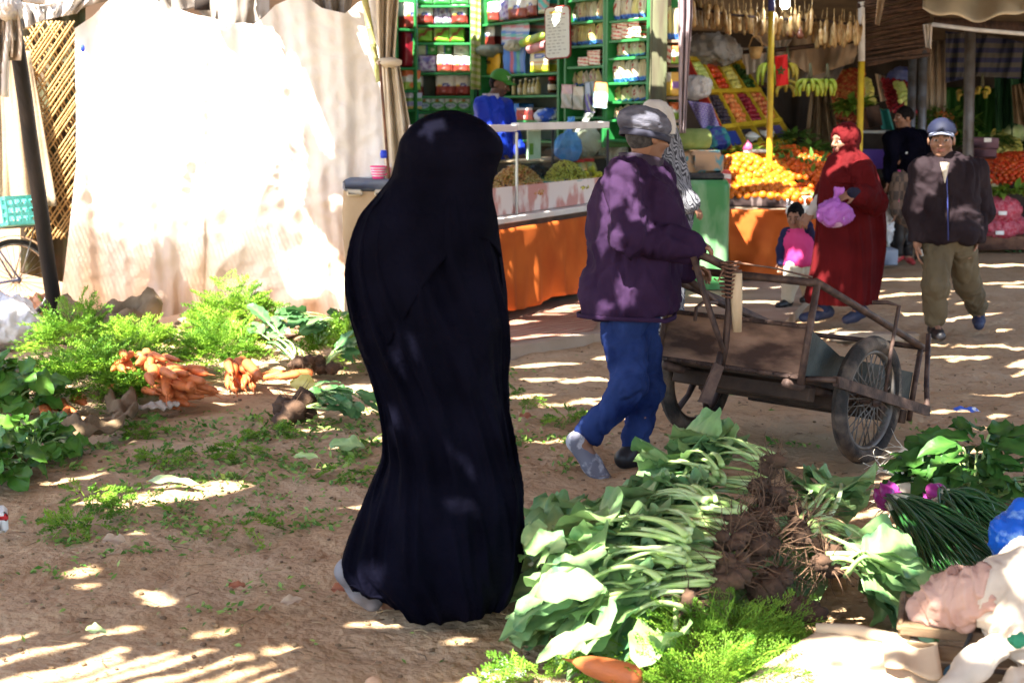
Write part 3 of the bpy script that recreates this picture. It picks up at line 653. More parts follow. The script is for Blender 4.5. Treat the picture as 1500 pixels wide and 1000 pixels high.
rag('fallen_sacking','brown sacking flattened behind the middle carrots',[H(225,488),H(260,482),H(300,486)],.35,m_burlap,12,.05)
# right edge of the sheet: drape, bamboo, cords, bin and cup
root=thing('green_bamboo','green bamboo pole at the right top of the white sheet','pole',P(548,60,11.3)); mb=MB(); A,Bq=P(556,120,11.2),P(527,-40,11.2)
for i in range(6): mb.tube([A.lerp(Bq,i/6),A.lerp(Bq,(i+.08)/6),A.lerp(Bq,(i+.92)/6),A.lerp(Bq,(i+1)/6)],[.032,.027,.027,.032],10)
mb.build('pole',m_bamboo,root)
m_drape=mat('cream_drape',(.62,.54,.42),var=(.5,.42,.31),scale=4,rough=.95,bump=.35,bscale=16,transl=.1)
root=thing('cream_drape','cream cloth drape knotted halfway, beside the shop\'s left shelves','drape',P(578,250,11.1))
def drape(u,w_,top,bot,yt,yb,Y,seed,am=.05):
    p=V((top[0]+(top[1]-top[0])*u,yt)).lerp(V((bot[0]+(bot[1]-bot[0])*u,yb)),w_); return P(p.x,p.y,Y+am*math.sin(u*14+seed+w_*1.5)+.03*math.sin(u*29+w_*4)+.04*(n1(u*6,w_*3,0,seed)-.5))
MB().grid(lambda u,w_: drape(u,w_**1.2,(548,586),(556,578),-30,92,11.1,2),40,24).build('upper_fall',m_drape,root,thick=.004)
MB().grid(lambda u,w_: drape(u,w_,(556,584),(566,622),90,300,11.1,7),40,36).build('lower_fall',m_drape,root,thick=.004)
MB().ell(P(570,92,11.04),(.1,.08,.04),bump=.12).build('knot',m_drape,root)
mb=MB(); mb.tube([P(556,90,11),P(562,160,11),P(566,215,11),P(570,262,11)],.012,6); tag(mb.build('iron_rod',m_rust),'thin rusty rod at the right edge of the white sheet','rod')
mb=MB(); mb.lathe([(.0,-.03),(.025,-.03),(.028,0),(.022,.03),(0,.03)],P(562,226,10.97),n=10); tag(mb.build('cord_clip',m_blue),'small blue clip on the rod above the pink cup','clip')
bc=H(546,462,0); bc=V((P(546,300,11.0).x,11.15,0)); root=thing('wrapped_bin','tan cardboard-wrapped bin with a dark blue lid beside the sheet','bin',bc)
m_card=mat('tan_card',(.36,.26,.16),var=(.28,.19,.11),scale=3,rough=.85,bump=.3,bscale=14)
mb=MB(); 
def binw(u,v_):
    a=u*6.2832; sx=math.copysign(abs(math.cos(a))**.35,math.cos(a)); sy=math.copysign(abs(math.sin(a))**.35,math.sin(a)); z=v_*1.06
    return bc+V((sx*(.235+.008*math.sin(z*9+a*2)),sy*.2,z+.008*math.sin(a*9)))
mb.grid(binw,48,14,closed=True); mb.build('wrapping',m_card,root)
mb=MB(); mb.bbox(bc+V((0,0,1.1)),(.45,.42,.09),b=.02); mb.build('lid',mat('blue_grey_plastic',(.09,.11,.17),var=(.16,.17,.2),scale=7,rough=.5,bump=.1),root)
for k in(-.13,.08): MB().bbox(bc+V((k,-.225,1.045)),(.12,.03,.05),b=.012).build('latch',m_drape,root)
cp=bc+V((.04,-.1,1.146)); root=thing('striped_cup','pink and white striped plastic cup on the blue bin lid','cup',cp); m_pink=mat('pink_plastic',(.8,.05,.22),rough=.35,bump=0)
MB().lathe([(.042,0),(.045,.01),(.062,.1),(.058,.1),(.04,.012)],cp,n=20).build('cup',m_pink,root)
mb=MB()
for k in range(4): 
    z=.02+k*.02; r=.0465+.017*(z/.1)*.95+.001; mb.lathe([(r,0),(r+.0017,.004),(r,.008)],cp+V((0,0,z)),n=20)
mb.build('stripe',m_whitep,root)
mb=MB().tube([cp+V((.055,-.01,.09)),cp+V((.09,-.01,.085)),cp+V((.092,-.01,.05)),cp+V((.05,-.01,.03))],.006,6); mb.build('handle',m_pink,root)
# ================================================================ the grocer's shop
class VP:      # an upright plane through two points of the plan
    def __init__(s,A,B):
        s.A=V((A[0],A[1],0)); s.B=V((B[0],B[1],0)); s.d=(s.B-s.A).normalized(); s.n=V((s.d.y,-s.d.x,0)); s.ang=math.atan2(s.d.y,s.d.x)
    def __call__(s,px,py,off=0.):          # off: towards the lane
        r=ray(px,py); O=V((0,0,CAMH)); t=(s.A+s.n*off-O).dot(s.n)/r.dot(s.n); return O+r*t
def plan(px,Y): p=P(px,165,Y); return (p.x,p.y)
PL_BACK=VP(plan(590,16.4),plan(704,16.35))
PL_SIDE=VP(plan(703,16.2),plan(952,13.4))
PL_OUT=VP(plan(972,13.35),plan(1000,13.3))
m_green=mat('green_paint',(.015,.16,.035),var=(.03,.22,.06),scale=8,rough=.45,bump=.1,bscale=30)
m_backp=mat('dull_green_board',(.16,.2,.17),var=(.11,.14,.12),scale=3,rough=.8)
m_print=mat('printed_wrap',(1,1,1),col=True,rough=.35,bump=.12,bscale=40,spec=.4)
m_ink_blue=mat('ink_blue',(.02,.05,.3),rough=.5,bump=0); m_ink_red=mat('ink_red',(.45,.02,.02),rough=.5,bump=0); m_ink_grey=mat('ink_grey',(.25,.28,.28),rough=.6,bump=0); m_ink_dark=mat('ink_dark',(.02,.02,.03),rough=.6,bump=0); m_ink_yellow=mat('ink_yellow',(.75,.55,.05),rough=.6,bump=0)
def packmesh(name,w,h,d,cf,pillow=False,cols=0,nu=13,nv=15,parent=None,seed=0):
    vs=[];cs=[];rn=random.Random(seed)
    ph=[rn.uniform(0,6) for _ in range(4)]
    for side in(0,1):
        for j in range(nv):
            v_=j/(nv-1)
            for i in range(nu):
                u=i/(nu-1); x=(u-.5)*w; z=v_*h
                if pillow:
                    e=(max(0,math.sin(math.pi*u)))**.5*(max(0,math.sin(math.pi*min(1,v_*1.02))))**.45; e*=.85+.15*math.sin(u*9+v_*7+ph[0])
                    x*=.72+.28*math.sin(math.pi*min(1,.12+v_*.8))+(.12 if v_<.1 else 0); y=(-1 if side==0 else 1)*d/2*e
                else:
                    edge=min(1,min(u,1-u)*9)**.5*min(1,min(v_,1-v_)*9)**.5
                    y=-d/2 if side==0 else d/2
                    if side==0:
                        y+=.03*(1-edge)*d*3
                        if cols: y-=.014*abs(math.sin(math.pi*cols*u))
                        y+=.004*math.sin(u*8+v_*11+ph[0])
                vs.append((x,y,z)); cs.append((*cf(u,v_),1))
    fs=[];S=nu*nv
    for j in range(nv-1):
        for i in range(nu-1):
            a=j*nu+i; fs.append((a,a+1,a+nu+1,a+nu)); fs.append((S+a,S+a+nu,S+a+nu+1,S+a+1))
    for j in range(nv-1):
        for i in(0,nu-1): a=j*nu+i; fs.append((a,a+nu,S+a+nu,S+a))
    for i in range(nu-1):
        for j in(0,nv-1): a=j*nu+i; fs.append((a,S+a,S+a+1,a+1))
    return mesh_obj(name,vs,fs,m_print,parent,True,col=cs,world=False)
WHT=(.74,.74,.66)
def el(u,v,cu,cv,a,b): return ((u-cu)/a)**2+((v-cv)/b)**2<1
def c_brown(u,v):
    if el(u,v,.56,.53,.2,.1): return (.02,.06,.32) if not el(u,v,.56,.53,.13,.035) else (.6,.65,.75)
    if el(u,v,.28,.5,.12,.07): return (.75,.55,.05)
    if v<.46+.03*math.sin(u*20): return (.25,.035,.025) if not el(u,v,.45,.22,.1,.05) else (.5,.2,.18)
    return WHT
def c_purple(u,v):
    k=math.sin(u*17+v*9)+math.sin(v*21-u*7)
    if el(u,v,.5,.75,.22,.14): return (.2,.18,.45)
    return (.26,.16,.34) if k>.3 else (.52,.46,.58)
def c_green3(u,v):
    k=v-u*.9
    if abs(k-.12+.08*math.sin(u*15))<.13: return (.28,.07,.03)
    if v>.8 or u<.12: return (.55,.68,.3)
    return (.2,.45,.04) if k<.4 else (.3,.55,.08)
def c_gw(u,v):
    if u<.5: return (.6,.72,.5)
    if u<.57: return (.03,.06,.35)
    return (.03,.3,.05) if not el(u,v,.78,.5,.1,.15) else (.4,.6,.4)
def c_white(u,v): return (.3,.32,.3) if el(u,v,.5,.45,.05,.07) else (.72,.75,.66)
def c_sario(u,v):
    if el(u,v,.5,.8,.16,.12): return (.38,.2,.05)
    if v>.78-.9*(u-.5)**2*1.2: return (.66,.74,.72)
    if el(u,v,.5,.42,.42,.22): return (.5,.66,.75)
    return (.05,.36,.04) if v>.15 else (.1,.5,.12)
def c_darkred(u,v):
    if el(u,v,.55,.85,.12,.1): return (.05,.03,.2)
    if el(u,v,.6,.15,.1,.05): return (.6,.5,.5)
    return (.22,.008,.02)
def c_orangegreen(u,v): return (.62,.16,.05) if v>.66+.1*math.sin(u*6) else ((.7,.72,.66) if v>.4 else ((.7,.2,.06) if el(u,v,.4,.25,.2,.13) else (.3,.5,.08)))
def c_bluewhite(u,v): return (.55,.58,.68) if v>.7 else ((.2,.42,.08) if v>.45 else ((.3,.33,.55) if v>.15 else (.6,.5,.12)))
def c_iron(u,v):
    if v>.8: return (.3,.03,.03)
    if abs(v-.58)<.07 and u>.25: return (.4,.04,.04)
    if el(u,v,.5,.18,.2,.1): return (.02,.1,.12)
    return (.42,.6,.62)
def c_teal(u,v): return (.6,.65,.5) if v<.2 else ((.03,.42,.38) if math.sin(u*9+v*13)<.5 else (.5,.2,.15))
def c_yellowobi(u,v):
    if el(u,v,.42,.85,.13,.14): return (.05,.2,.55)
    if abs(u-.28-.25*(v-.3))<.1: return (.72,.74,.7)
    return (.72,.42,.02)
def c_yellowblue(u,v):
    if el(u,v,.55,.72,.3,.13): return (.04,.12,.5) if not el(u,v,.55,.72,.2,.06) else (.65,.7,.8)
    if abs(v-.45)<.04: return (.7,.35,.1)
    return (.74,.62,.04) if v<.3 or v>.85 else (.74,.74,.5)
def c_stripe(u,v):
    k=(v*7+u*1.2)%1; j=int(v*7+u*1.2)%4
    return [(.1,.25,.65),(.6,.62,.68),(.6,.2,.25),(.15,.5,.42)][j] if k<.75 else (.5,.55,.65)
def c_vstripe(u,v): return [(.08,.22,.6),(.1,.26,.62),(.07,.2,.55),(.5,.12,.15),(.06,.2,.5),(.1,.4,.3),(.1,.22,.55)][min(6,int(u*7))]
def c_pasta(seed):
    r_=random.Random(seed); a,b2,c=r_.uniform(.35,.65),r_.uniform(0,6),r_.random()
    cream=[(.66,.6,.34),(.7,.68,.5),(.6,.56,.36),(.68,.62,.22)][r_.randrange(4)]
    def f(u,v):
        if v<.2: return (.02,.1,.5) if math.sin(u*20+b2)>-.6 else (.1,.3,.7)
        if abs(u-a-.1*math.sin(v*6+b2))<.12 and .3<v<.82 and c>.3 and math.sin(v*26+b2)>-.7: return (.32,.03,.02)
        k=.75+.25*math.sin(u*31+v*4+b2); return tuple(q*k for q in cream)
    return f
def c_pasta2(seed):
    f0=c_pasta(seed)
    def f(u,v):
        if v<.1: return (.03,.12,.4)
        if el(u,v,.4+.2*math.sin(seed),.6,.12,.1): return (.25,.04,.03)
        c=f0(u,max(.25,v)); return tuple(q*.8 for q in c)
    return f
def c_redwhite(u,v):
    k=math.sin(v*17+u*3)+.5*math.sin(u*19); return (.55,.06,.04) if k>.35 else (.7,.66,.5)
def c_hang(a,b2):
    def f(u,v): return a if v>.62 else (b2 if math.sin(u*9+v*14)>-.3 else (.35,.36,.25))
    return f
def c_bluebox(u,v): return (.03,.2,.6) if not el(u,v,.45,.4,.18,.25) else (.4,.2,.1)
def c_redtin(u,v): return (.55,.5,.45) if v>.82 else (.4,.04,.03)
def goods(pl,x0,y0,x1,y1,d,cf,name,label,cat,group=None,pillow=False,cols=0,tilt=0.,off=0.,text=None,seed=0,nu=13):
    xm=(x0+x1)/2; b_=pl(xm,y1,off); t=pl(xm,y0,off); w=(pl(x1,y1,off)-pl(x0,y1,off)).length; h=t.z-b_.z
    root=thing(name,label,cat,b_,group); root.rotation_euler=(0,tilt,pl.ang)
    packmesh('wrap',w*.985,h,d,cf,pillow,cols,parent=root,seed=seed,nu=nu)
    if text:
        body,fx,fz,sz,m=text; text_part('lettering',body,h*sz,m,root,(w*fx,-d/2-.014,h*fz),(R(90),0,0))
    return root
def shelf_unit(name,label,pl,x0,x1,levels,m=m_green,depth=.36,top=-30,bot=215,stile=.045,back=True):
    """levels: (y at the left end, y at the right end) of every board"""
    a=pl(x0,200); b_=pl(x1,200); mid=(a+b_)/2; root=thing(name,label,'shelves',V((mid.x,mid.y,.0))); root.rotation_euler=(0,0,pl.ang)
    L_=(V((b_.x,b_.y,0))-V((a.x,a.y,0))).length; rot=None
    zt=pl((x0+x1)/2,top).z; zb=pl((x0+x1)/2,bot).z
    def loc(bx,nm,mm): 
        o=bx.build(nm,mm,root,smooth=False,world=False); return o
    for sx in(-1,1): loc(MB().bbox((sx*(L_/2),depth/2-.01,(zt+zb)/2),(stile,depth,zt-zb),b=.004),'stile',m)
    for yl,yr in levels:
        z0=pl(x0,yl).z; z1=pl(x1,yr).z; z=(z0+z1)/2-.012
        loc(MB().bbox((0,depth/2,z),(L_-stile-.002,depth,.026),b=.004),'shelf',m)
    if back: loc(MB().box((0,depth+.008,(zt+zb)/2),(L_,.014,zt-zb)),'back_panel',m_backp)
    return root
OFF=-.17
# --- left bay (back of the shop)
shelf_unit('shelf_bay','green shelf bay at the back left, stacked with tissue packs',PL_BACK,607,692,[(8,8),(37,37),(63,63),(107,107),(141,141),(164,164),(183,183),(205,205)],depth=.4)
def row(pl,items,group=None):
    for k,(x0,y0,x1,y1,d,cf,name,label,cat,kw) in enumerate(items): goods(pl,x0,y0,x1,y1,d,cf,name,label,cat,**kw)
GT='tissue packs on the back-left shelves'
row(PL_BACK,[
 (610,-22,634,7,.22,c_sario,'tissue_pack','green and white tissue pack cut by the picture top in the back-left bay','pack',dict(off=OFF,group='green packs in the top row')),
 (636,-22,660,7,.22,c_sario,'tissue_pack','green and white tissue pack cut by the picture top in the back-left bay','pack',dict(off=OFF,group='green packs in the top row')),
 (662,-22,686,7,.22,c_sario,'tissue_pack','green and white tissue pack cut by the picture top in the back-left bay','pack',dict(off=OFF,group='green packs in the top row')),
 (609,9,636,36,.22,c_brown,'paper_roll_pack','brown and white paper roll pack left of two purple packs','pack',dict(off=OFF,cols=2,group=GT)),
 (637,9,650,36,.2,c_purple,'paper_roll_pack','purple roll pack beside the brown pack at the upper left','pack',dict(off=OFF,group='twin purple packs')),
 (650,9,662,36,.2,c_purple,'paper_roll_pack','purple roll pack next to the right-hand brown pack, upper shelf','pack',dict(off=OFF,group='twin purple packs')),
 (662,8,686,36,.22,c_brown,'paper_roll_pack','brown and white paper roll pack right of two purple packs','pack',dict(off=OFF,cols=2,group=GT)),
 (610,41,635,62,.2,c_green3,'napkin_pack','green napkin pack with a brown streak, leftmost of three','pack',dict(off=OFF,group='three green napkin packs')),
 (636,40,659,62,.2,c_green3,'napkin_pack','green napkin pack with a brown streak, middle of three','pack',dict(off=OFF,group='three green napkin packs')),
 (659,39,681,62,.2,c_green3,'napkin_pack','green napkin pack with a brown streak, rightmost of three','pack',dict(off=OFF,group='three green napkin packs')),
 (613,82,640,106,.22,c_purple,'paper_roll_pack','purple roll pack under the green and white tissue boxes','pack',dict(off=OFF,cols=2,group=GT)),
 (640,81,664,106,.22,c_brown,'paper_roll_pack','brown and white pack under the green tissue box, middle shelf','pack',dict(off=OFF,cols=2,group=GT)),
 (665,83,689,106,.22,c_brown,'paper_roll_pack','brown and white pack under the plain white pack','pack',dict(off=OFF,cols=2,group=GT)),
 (611,66,642,81.4,.2,c_gw,'tissue_box','green and white tissue box on the purple roll pack','box',dict(off=OFF)),
 (642,66,663,80.4,.2,c_gw,'tissue_box','green and white tissue box on the brown roll pack','box',dict(off=OFF)),
 (665,65,688,82.4,.2,c_white,'tissue_pack','plain white soft pack on top of a brown roll pack','pack',dict(off=OFF,group=None)),
 (613,112,620,140,.1,c_brown,'paper_roll_pack','single narrow roll pack beside an empty shelf gap','pack',dict(off=OFF)),
 (639,111,667,140,.22,c_brown,'paper_roll_pack','wide brown and white pack right of the empty shelf gap','pack',dict(off=OFF,cols=2,group=GT)),
 (667,111,690,140,.22,c_brown,'paper_roll_pack','brown and white pack against the right stile, above the green packs','pack',dict(off=OFF,cols=2,group=GT))])
for k,(x0,x1) in enumerate([(614,632),(632,652),(652,671),(671,690)]):
    goods(PL_BACK,x0,143.5,x1,163,.2,c_sario,'tissue_pack',['leftmost','second','third','rightmost'][k]+' of four green and white tissue packs lettered in blue','pack','lettered green packs, upper row',off=OFF,text=('Sario',0,.42,.3,m_ink_blue))
for k,(x0,x1) in enumerate([(604,615),(615,637),(637,656),(656,674),(674,690)]):
    goods(PL_BACK,x0,167,x1,182,.2,c_sario,'tissue_pack','green and white tissue pack in the lower row above the counter','pack','lettered green packs, lower row',off=OFF,text=('Sario',0,.42,.3,m_ink_blue))
# narrow side boxes next to the drape
mb=MB(); a=PL_BACK(609,60,.02); zt,zb=PL_BACK(609,-30).z,PL_BACK(609,205).z
mb.bbox((a.x,a.y-.03,(zt+zb)/2),(.05,.05,zt-zb),b=.008); tag(mb.build('shelf_post',pattern_mat('teal_marked_paint','stripe',(.05,.4,.3),(.03,.2,.08),(1,1,14),rot=(0,R(70),0))),'teal and green marked post left of the green shelves','post')
PL_EDGE=VP(plan(578,15.9),plan(612,16.1))
shelf_unit('side_shelf','narrow green side shelf beside the cream drape',PL_EDGE,583,610,[(43,42),(100,99),(133,132),(162,160)],depth=.3,stile=.03,top=-20)
row(PL_EDGE,[(585,4,606,42,.2,c_brown,'paper_roll_pack','brown and white roll pack at the top of the narrow side shelf','pack',dict(off=-.12,cols=1)),
 (587,48,606,98,.18,c_darkred,'gift_box','tall dark red box on the narrow side shelf','box',dict(off=-.12)),
 (588,103,611,132,.18,c_orangegreen,'food_pack','orange, white and green pack on the narrow side shelf','pack',dict(off=-.12)),
 (593,136,613,160,.18,c_bluewhite,'food_pack','blue, green and white pack at the foot of the side shelf','pack',dict(off=-.12))])
# pale green striped cloth between the bays
mb=MB(); q0=PL_BACK(697,60,.2)
mb.grid(lambda u,w_: V((PL_BACK(690+14*u,0,.12).x, q0.y-.02+.02*math.sin(u*9+w_*3), PL_BACK(697,-30).z*(1-w_)+w_*PL_BACK(697,132).z)),9,30)
tag(mb.build('striped_cloth',pattern_mat('pale_green_stripes','stripe',(.5,.52,.25),(.3,.42,.06),(2,2,5),rot=(0,R(60),0)),thick=.01),'pale green striped cloth hanging beside the seller','cloth')
# --- middle bay (on the slanting side wall)
shelf_unit('shelf_bay','green shelf bay behind the seller, crammed with packs and bags',PL_SIDE,704,818,[(36.5,24),(112,104.5),(144,136),(178,174),(205,205)],depth=.4)
row(PL_SIDE,[
 (706,0,722,34,.16,c_iron,'appliance_box','pale blue and red box at the left end of the upper shelf','box',dict(off=OFF)),
 (724,3,740,32,.2,c_brown,'paper_roll_pack','brown roll pack beside the pale blue box','pack',dict(off=OFF,cols=1)),
 (741,1,754,30,.18,c_purple,'paper_roll_pack','slim purple roll pack between brown packs, upper middle shelf','pack',dict(off=OFF,cols=1)),
 (754,-4,781,28,.2,c_brown,'paper_roll_pack','wide brown and white pack in the middle of the upper shelf','pack',dict(off=OFF,cols=2)),
 (782,-8,796,24,.2,c_brown,'paper_roll_pack','narrow brown roll pack left of the teal pack','pack',dict(off=OFF,cols=1)),
 (797,-8,814,20,.18,c_teal,'food_pack','teal pack at the right end of the upper shelf','pack',dict(off=OFF)),
 (707,38,735,69,.22,c_brown,'paper_roll_pack','brown and white pack alone on a grey cushion bag','pack',dict(off=OFF,cols=2)),
 (707,80,742,111,.2,c_yellowobi,'flour_bag','yellow bag with black letters behind the seller\'s cap','bag',dict(off=OFF,text=('Obri',.08,.62,.3,m_ink_dark))),
 (745,34,787,65,.24,c_stripe,'plastic_bag_bundle','bundle of pastel striped plastic bags on the middle shelf','bags',dict(off=OFF,nu=17)),
 (746,65,779,109,.2,c_vstripe,'plastic_bag_bundle','blue striped bag bundle standing below the pastel one','bags',dict(off=OFF,nu=15)),
 (786,73,814,106,.2,c_yellowblue,'sugar_bag','yellow and white bag with a blue oval at the shelf\'s right','bag',dict(off=OFF)),
 (740,152,770,177,.2,c_bluebox,'blue_box','blue box on the counter shelf beside the red tin','box',dict(off=OFF)),
 (766,158,790,177,.2,c_redtin,'red_tin','red tin with a pale X behind the glass case','tin',dict(off=-.1,text=('X',.15,.25,.4,m_whitep)))])
p=PL_SIDE(722,74,-.1); blob_sack('cushion_bag','grey-green soft bag lying on the yellow lettered bag','bag',mat('grey_green_plastic',(.14,.18,.12),var=(.25,.28,.2),scale=8,rough=.4,bump=.2),p,(.17,.12,.06),3,amp=.02,h=.015)
def roll(name,label,pl,x0,y0,x1,y1,r,m,off): 
    a,b_=pl(x0,y0,off),pl(x1,y1,off); tag(MB().tube([a,a.lerp(b_,.04),a.lerp(b_,.5),a.lerp(b_,.96),b_],[r*.6,r,r,r,r*.6],12).build(name,m),label,'roll')
roll('sheet_roll','yellow-green roll slanting across the striped bags',PL_SIDE,764,64,799,51,.045,mat('lime_plastic',(.55,.6,.06),var=(.2,.45,.08),scale=9,rough=.35,bump=.05),-.02)
roll('sheet_roll','pink roll below the yellow-green one',PL_SIDE,775,73,803,65,.05,mat('rose_plastic',(.45,.12,.14),var=(.6,.3,.3),scale=10,rough=.4,bump=.05),-.04)
p=PL_SIDE(752,66,-.02); blob_sack('film_bag','crumpled pale film bag under the yellow roll','bag',mat('pale_film',(.42,.45,.36),var=(.6,.62,.52),scale=14,rough=.3,bump=.3),p,(.08,.07,.05),9,amp=.03,h=.012)
m_oilb=mat('oil_bottle',(.42,.36,.12),var=(.55,.5,.25),scale=10,rough=.2,bump=0,coat=.3); m_lab=mat('cream_label',(.62,.6,.45),rough=.6,bump=0)
for k,(x,yt,w_) in enumerate([(753,115,7),(762,117,8),(770,114,7),(776,117,7),(782,115,7),(788,113,7)]):
    b_=PL_SIDE(x,139.5-.3*k*.6,-.1); h=PL_SIDE(x,yt,-.1).z-b_.z; r=.024+.004*(k%3)
    root=thing('sauce_bottle',['leftmost amber bottle on the shelf beside the seller','pale labelled bottle, second from the seller','tall amber bottle, third from the seller','short labelled bottle in the row beside the seller','labelled bottle, second from the right of the row','rightmost amber bottle of the row beside the seller'][k],'bottle',b_,'bottles beside the seller')
    MB().lathe([(r*.9,0),(r,.01),(r,h*.58),(r*.4,h*.75),(r*.38,h*.88)],b_,n=12).build('glass_body',m_oilb,root)
    MB().lathe([(r*.45,h*.88),(r*.5,h*.9),(r*.45,h)],b_,n=10).build('cap',m_lab,root)
    if k in(1,3,4): MB().lathe([(r*1.01,h*.14),(r*1.03,h*.16),(r*1.03,h*.45),(r*1.01,h*.47)],b_,n=12).build('label',m_lab,root)
b_=PL_SIDE(809,136.2,-.1); root=thing('spread_jar','dark jar with a red lid at the right of the bottle shelf','jar',b_); MB().lathe([(.04,0),(.045,.02),(.045,.1),(.035,.13)],b_,n=14).build('glass_body',mat('dark_spread',(.06,.025,.01),rough=.15,bump=0),root); MB().lathe([(.038,.13),(.04,.135),(.04,.165),(.036,.168)],b_,n=14).build('lid',m_ink_red,root); MB().lathe([(.0455,.03),(.047,.032),(.047,.085),(.0455,.087)],b_,n=14).build('label',m_lab,root)
p=PL_SIDE(804,169,-.05); blob_sack('blue_white_bag','blue and white plastic bag slumped right of the red tin','bag',mat('blue_white_film',(.03,.1,.5),var=(.6,.65,.7),scale=6,rough=.35,bump=.2,contrast=(.48,.55)),p,(.13,.1,.07),5,amp=.03,h=.014)
# the price board
c=PL_SIDE(817,48,.14); root=thing('price_board','white price list board with rounded corners and dark red rim','board',c); root.rotation_euler=(R(-3),R(-3),PL_SIDE.ang*.55)
w_,h_=.30,.52
def rrect(w,h,r,y0,y1):
    pts=[]
    for cx_,cz_,a0 in((w/2-r,h/2-r,0),(-w/2+r,h/2-r,90),(-w/2+r,-h/2+r,180),(w/2-r,-h/2+r,270)):
        for k in range(7): a=R(a0+k*15); pts.append((cx_+r*math.cos(a),cz_+r*math.sin(a)))
    n=len(pts); vs=[V((x,y0,z)) for x,z in pts]+[V((x,y1,z)) for x,z in pts]; fs=[tuple(range(n)),tuple(range(2*n-1,n-1,-1))]+[(i,(i+1)%n,n+(i+1)%n,n+i) for i in range(n)]
    return MB().add(vs,fs)
rrect(w_,h_,.05,-.006,.012).build('rim',mat('dark_red_plastic',(.25,.02,.02),rough=.4,bump=0),root,smooth=False,world=False)
rrect(w_-.024,h_-.024,.042,-.011,-.004).build('panel',mat('white_laminate',(.72,.78,.72),rough=.35,bump=0),root,smooth=False,world=False)
for k in range(13):
    z=.17-k*.031; wd=[.2,.17,.21,.19][k%4]; mbt=MB()
    for q in range(3+k%2): mbt.box((-.1+q*.055+.01*((k*7+q*3)%3),-.0125,z),(.035,.002,.005+.002*((k+q)%2)))
    mbt.build('written_line',m_ink_grey,root,smooth=False,world=False)
MB().box((-.02,-.0125,.2),(.13,.002,.022)).build('heading',m_ink_yellow,root,smooth=False,world=False)
MB().box((.08,-.0125,.175),(.03,.002,.01)).build('red_mark',m_ink_red,root,smooth=False,world=False)
# --- right bays
shelf_unit('shelf_bay','green shelf bay behind the price board with pasta packs',PL_SIDE,828,884,[(0,-4),(34,28.5),(69,63.5),(100,94),(128,125),(172,170),(205,205)],depth=.38,stile=.04)
shelf_unit('shelf_bay','rightmost wide green shelf bay filled with blue-footed pasta packs',PL_SIDE,888,948,[(33,24),(61,54.5),(88,79.5),(124,117),(151,146),(177,174),(205,205)],depth=.38,stile=.045)
def packrow(pl,x0,x1,n,y0l,y0r,y1l,y1r,group,label,cf,d=.09,tilt=(-.16,.1)):
    for k in range(n):
        f=(k+.5)/n; xm=x0+(x1-x0)*f; hw=(x1-x0)/n*.52; y0=y0l+(y0r-y0l)*f+U(-1.5,1.5); y1=y1l+(y1r-y1l)*f
        goods(pl,xm-hw,y0,xm+hw,y1,d,cf(k*13+int(y1l)),'pasta_pack',label,'pack',group,pillow=True,tilt=U(*tilt)*-1,off=-.07-U(0,.05),seed=k+int(y1l),nu=11)
packrow(PL_SIDE,833,883,6,5,-1,33,28,'pasta packs, top shelf behind the board','clear pasta pack with red print on the highest visible shelf by the board',c_pasta)
packrow(PL_SIDE,836,883,5,36,33,68,63,'pasta packs, second shelf behind the board','clear blue-footed pasta pack on the second shelf beside the board',c_pasta)
packrow(PL_SIDE,829,884,6,106,100,127,124.5,'leaning packs above the hanging sachets','small cream pack leaning on the shelf above the hanging sachets',c_pasta2,d=.07,tilt=(.2,.55))
packrow(PL_SIDE,890,945,6,-2,-6,31,24,'pasta packs, top of the right bay','clear pasta pack with a blue foot on the right bay\'s top shelf',c_pasta)
packrow(PL_SIDE,891,946,7,65,59,87,80,'packs on the third shelf of the right bay','spotted cream pack on the right bay\'s third shelf',c_pasta2,d=.08,tilt=(.1,.35))
packrow(PL_SIDE,891,947,6,92,86,123,117,'pasta packs, fourth shelf of the right bay','red-streaked pasta pack with a blue foot on the right bay\'s fourth shelf',c_pasta,tilt=(.05,.25))
packrow(PL_SIDE,894,947,6,129,124,150,146,'packs on the fifth shelf of the right bay','greyish cream pack leaning on the right bay\'s fifth shelf',c_pasta2,d=.08,tilt=(.15,.4))
packrow(PL_SIDE,896,946,5,156,152,176,174,'packs on the lowest shelf of the right bay','dusky pack leaning on the right bay\'s lowest shelf',c_pasta2,d=.08,tilt=(.2,.5))
for k in range(4):
    goods(PL_SIDE,889+k*14,45-k*1.7,903.5+k*14,60.5-k*1.6,.13,c_redwhite,'biscuit_pack','red and white biscuit pack in the bottom row of the right bay\'s second shelf','pack','red biscuit packs, bottom row',off=-.09)
for k in range(3): goods(PL_SIDE,893+k*17,31.5-k*2.4,909+k*17,44.5-k*2,.13,c_redwhite,'biscuit_pack','red and white biscuit pack laid on the others in the right bay','pack','red biscuit packs, upper row',off=-.1)
for k,(x0,y0,x1,y1) in enumerate([(852,84,868,98),(868,82,885,96),(866,74,885,83.5)]): goods(PL_SIDE,x0,y0,x1,y1,.12,c_redwhite,'biscuit_pack',['red and white biscuit pack at the left beside an empty shelf gap','lower right biscuit pack of the three beside the empty gap','biscuit pack lying on top of two others beside the gap'][k],'pack',off=-.09)
for k,(x0,y0,x1,y1,a,b2,l) in enumerate([(824,124,840,159,(.62,.42,.4),(.5,.48,.38),'pink-topped sachet card hanging from the shelf edge'),(841,127,857,161,(.62,.56,.4),(.48,.47,.36),'cream sachet card with a red spot hanging beside the pink one'),(860,120,868,166,(.35,.42,.5),(.1,.06,.3),'thin hanging pen card between the sachets'),(867,120,890,158,(.72,.32,.1),(.35,.5,.6),'orange-topped hanging bag of blue and white sweets')]):
    goods(PL_SIDE,x0,y0,x1,y1,.05,c_hang(a,b2),'sachet_card',l,'sachet',off=.1,tilt=U(-.08,.08),pillow=(k==3))
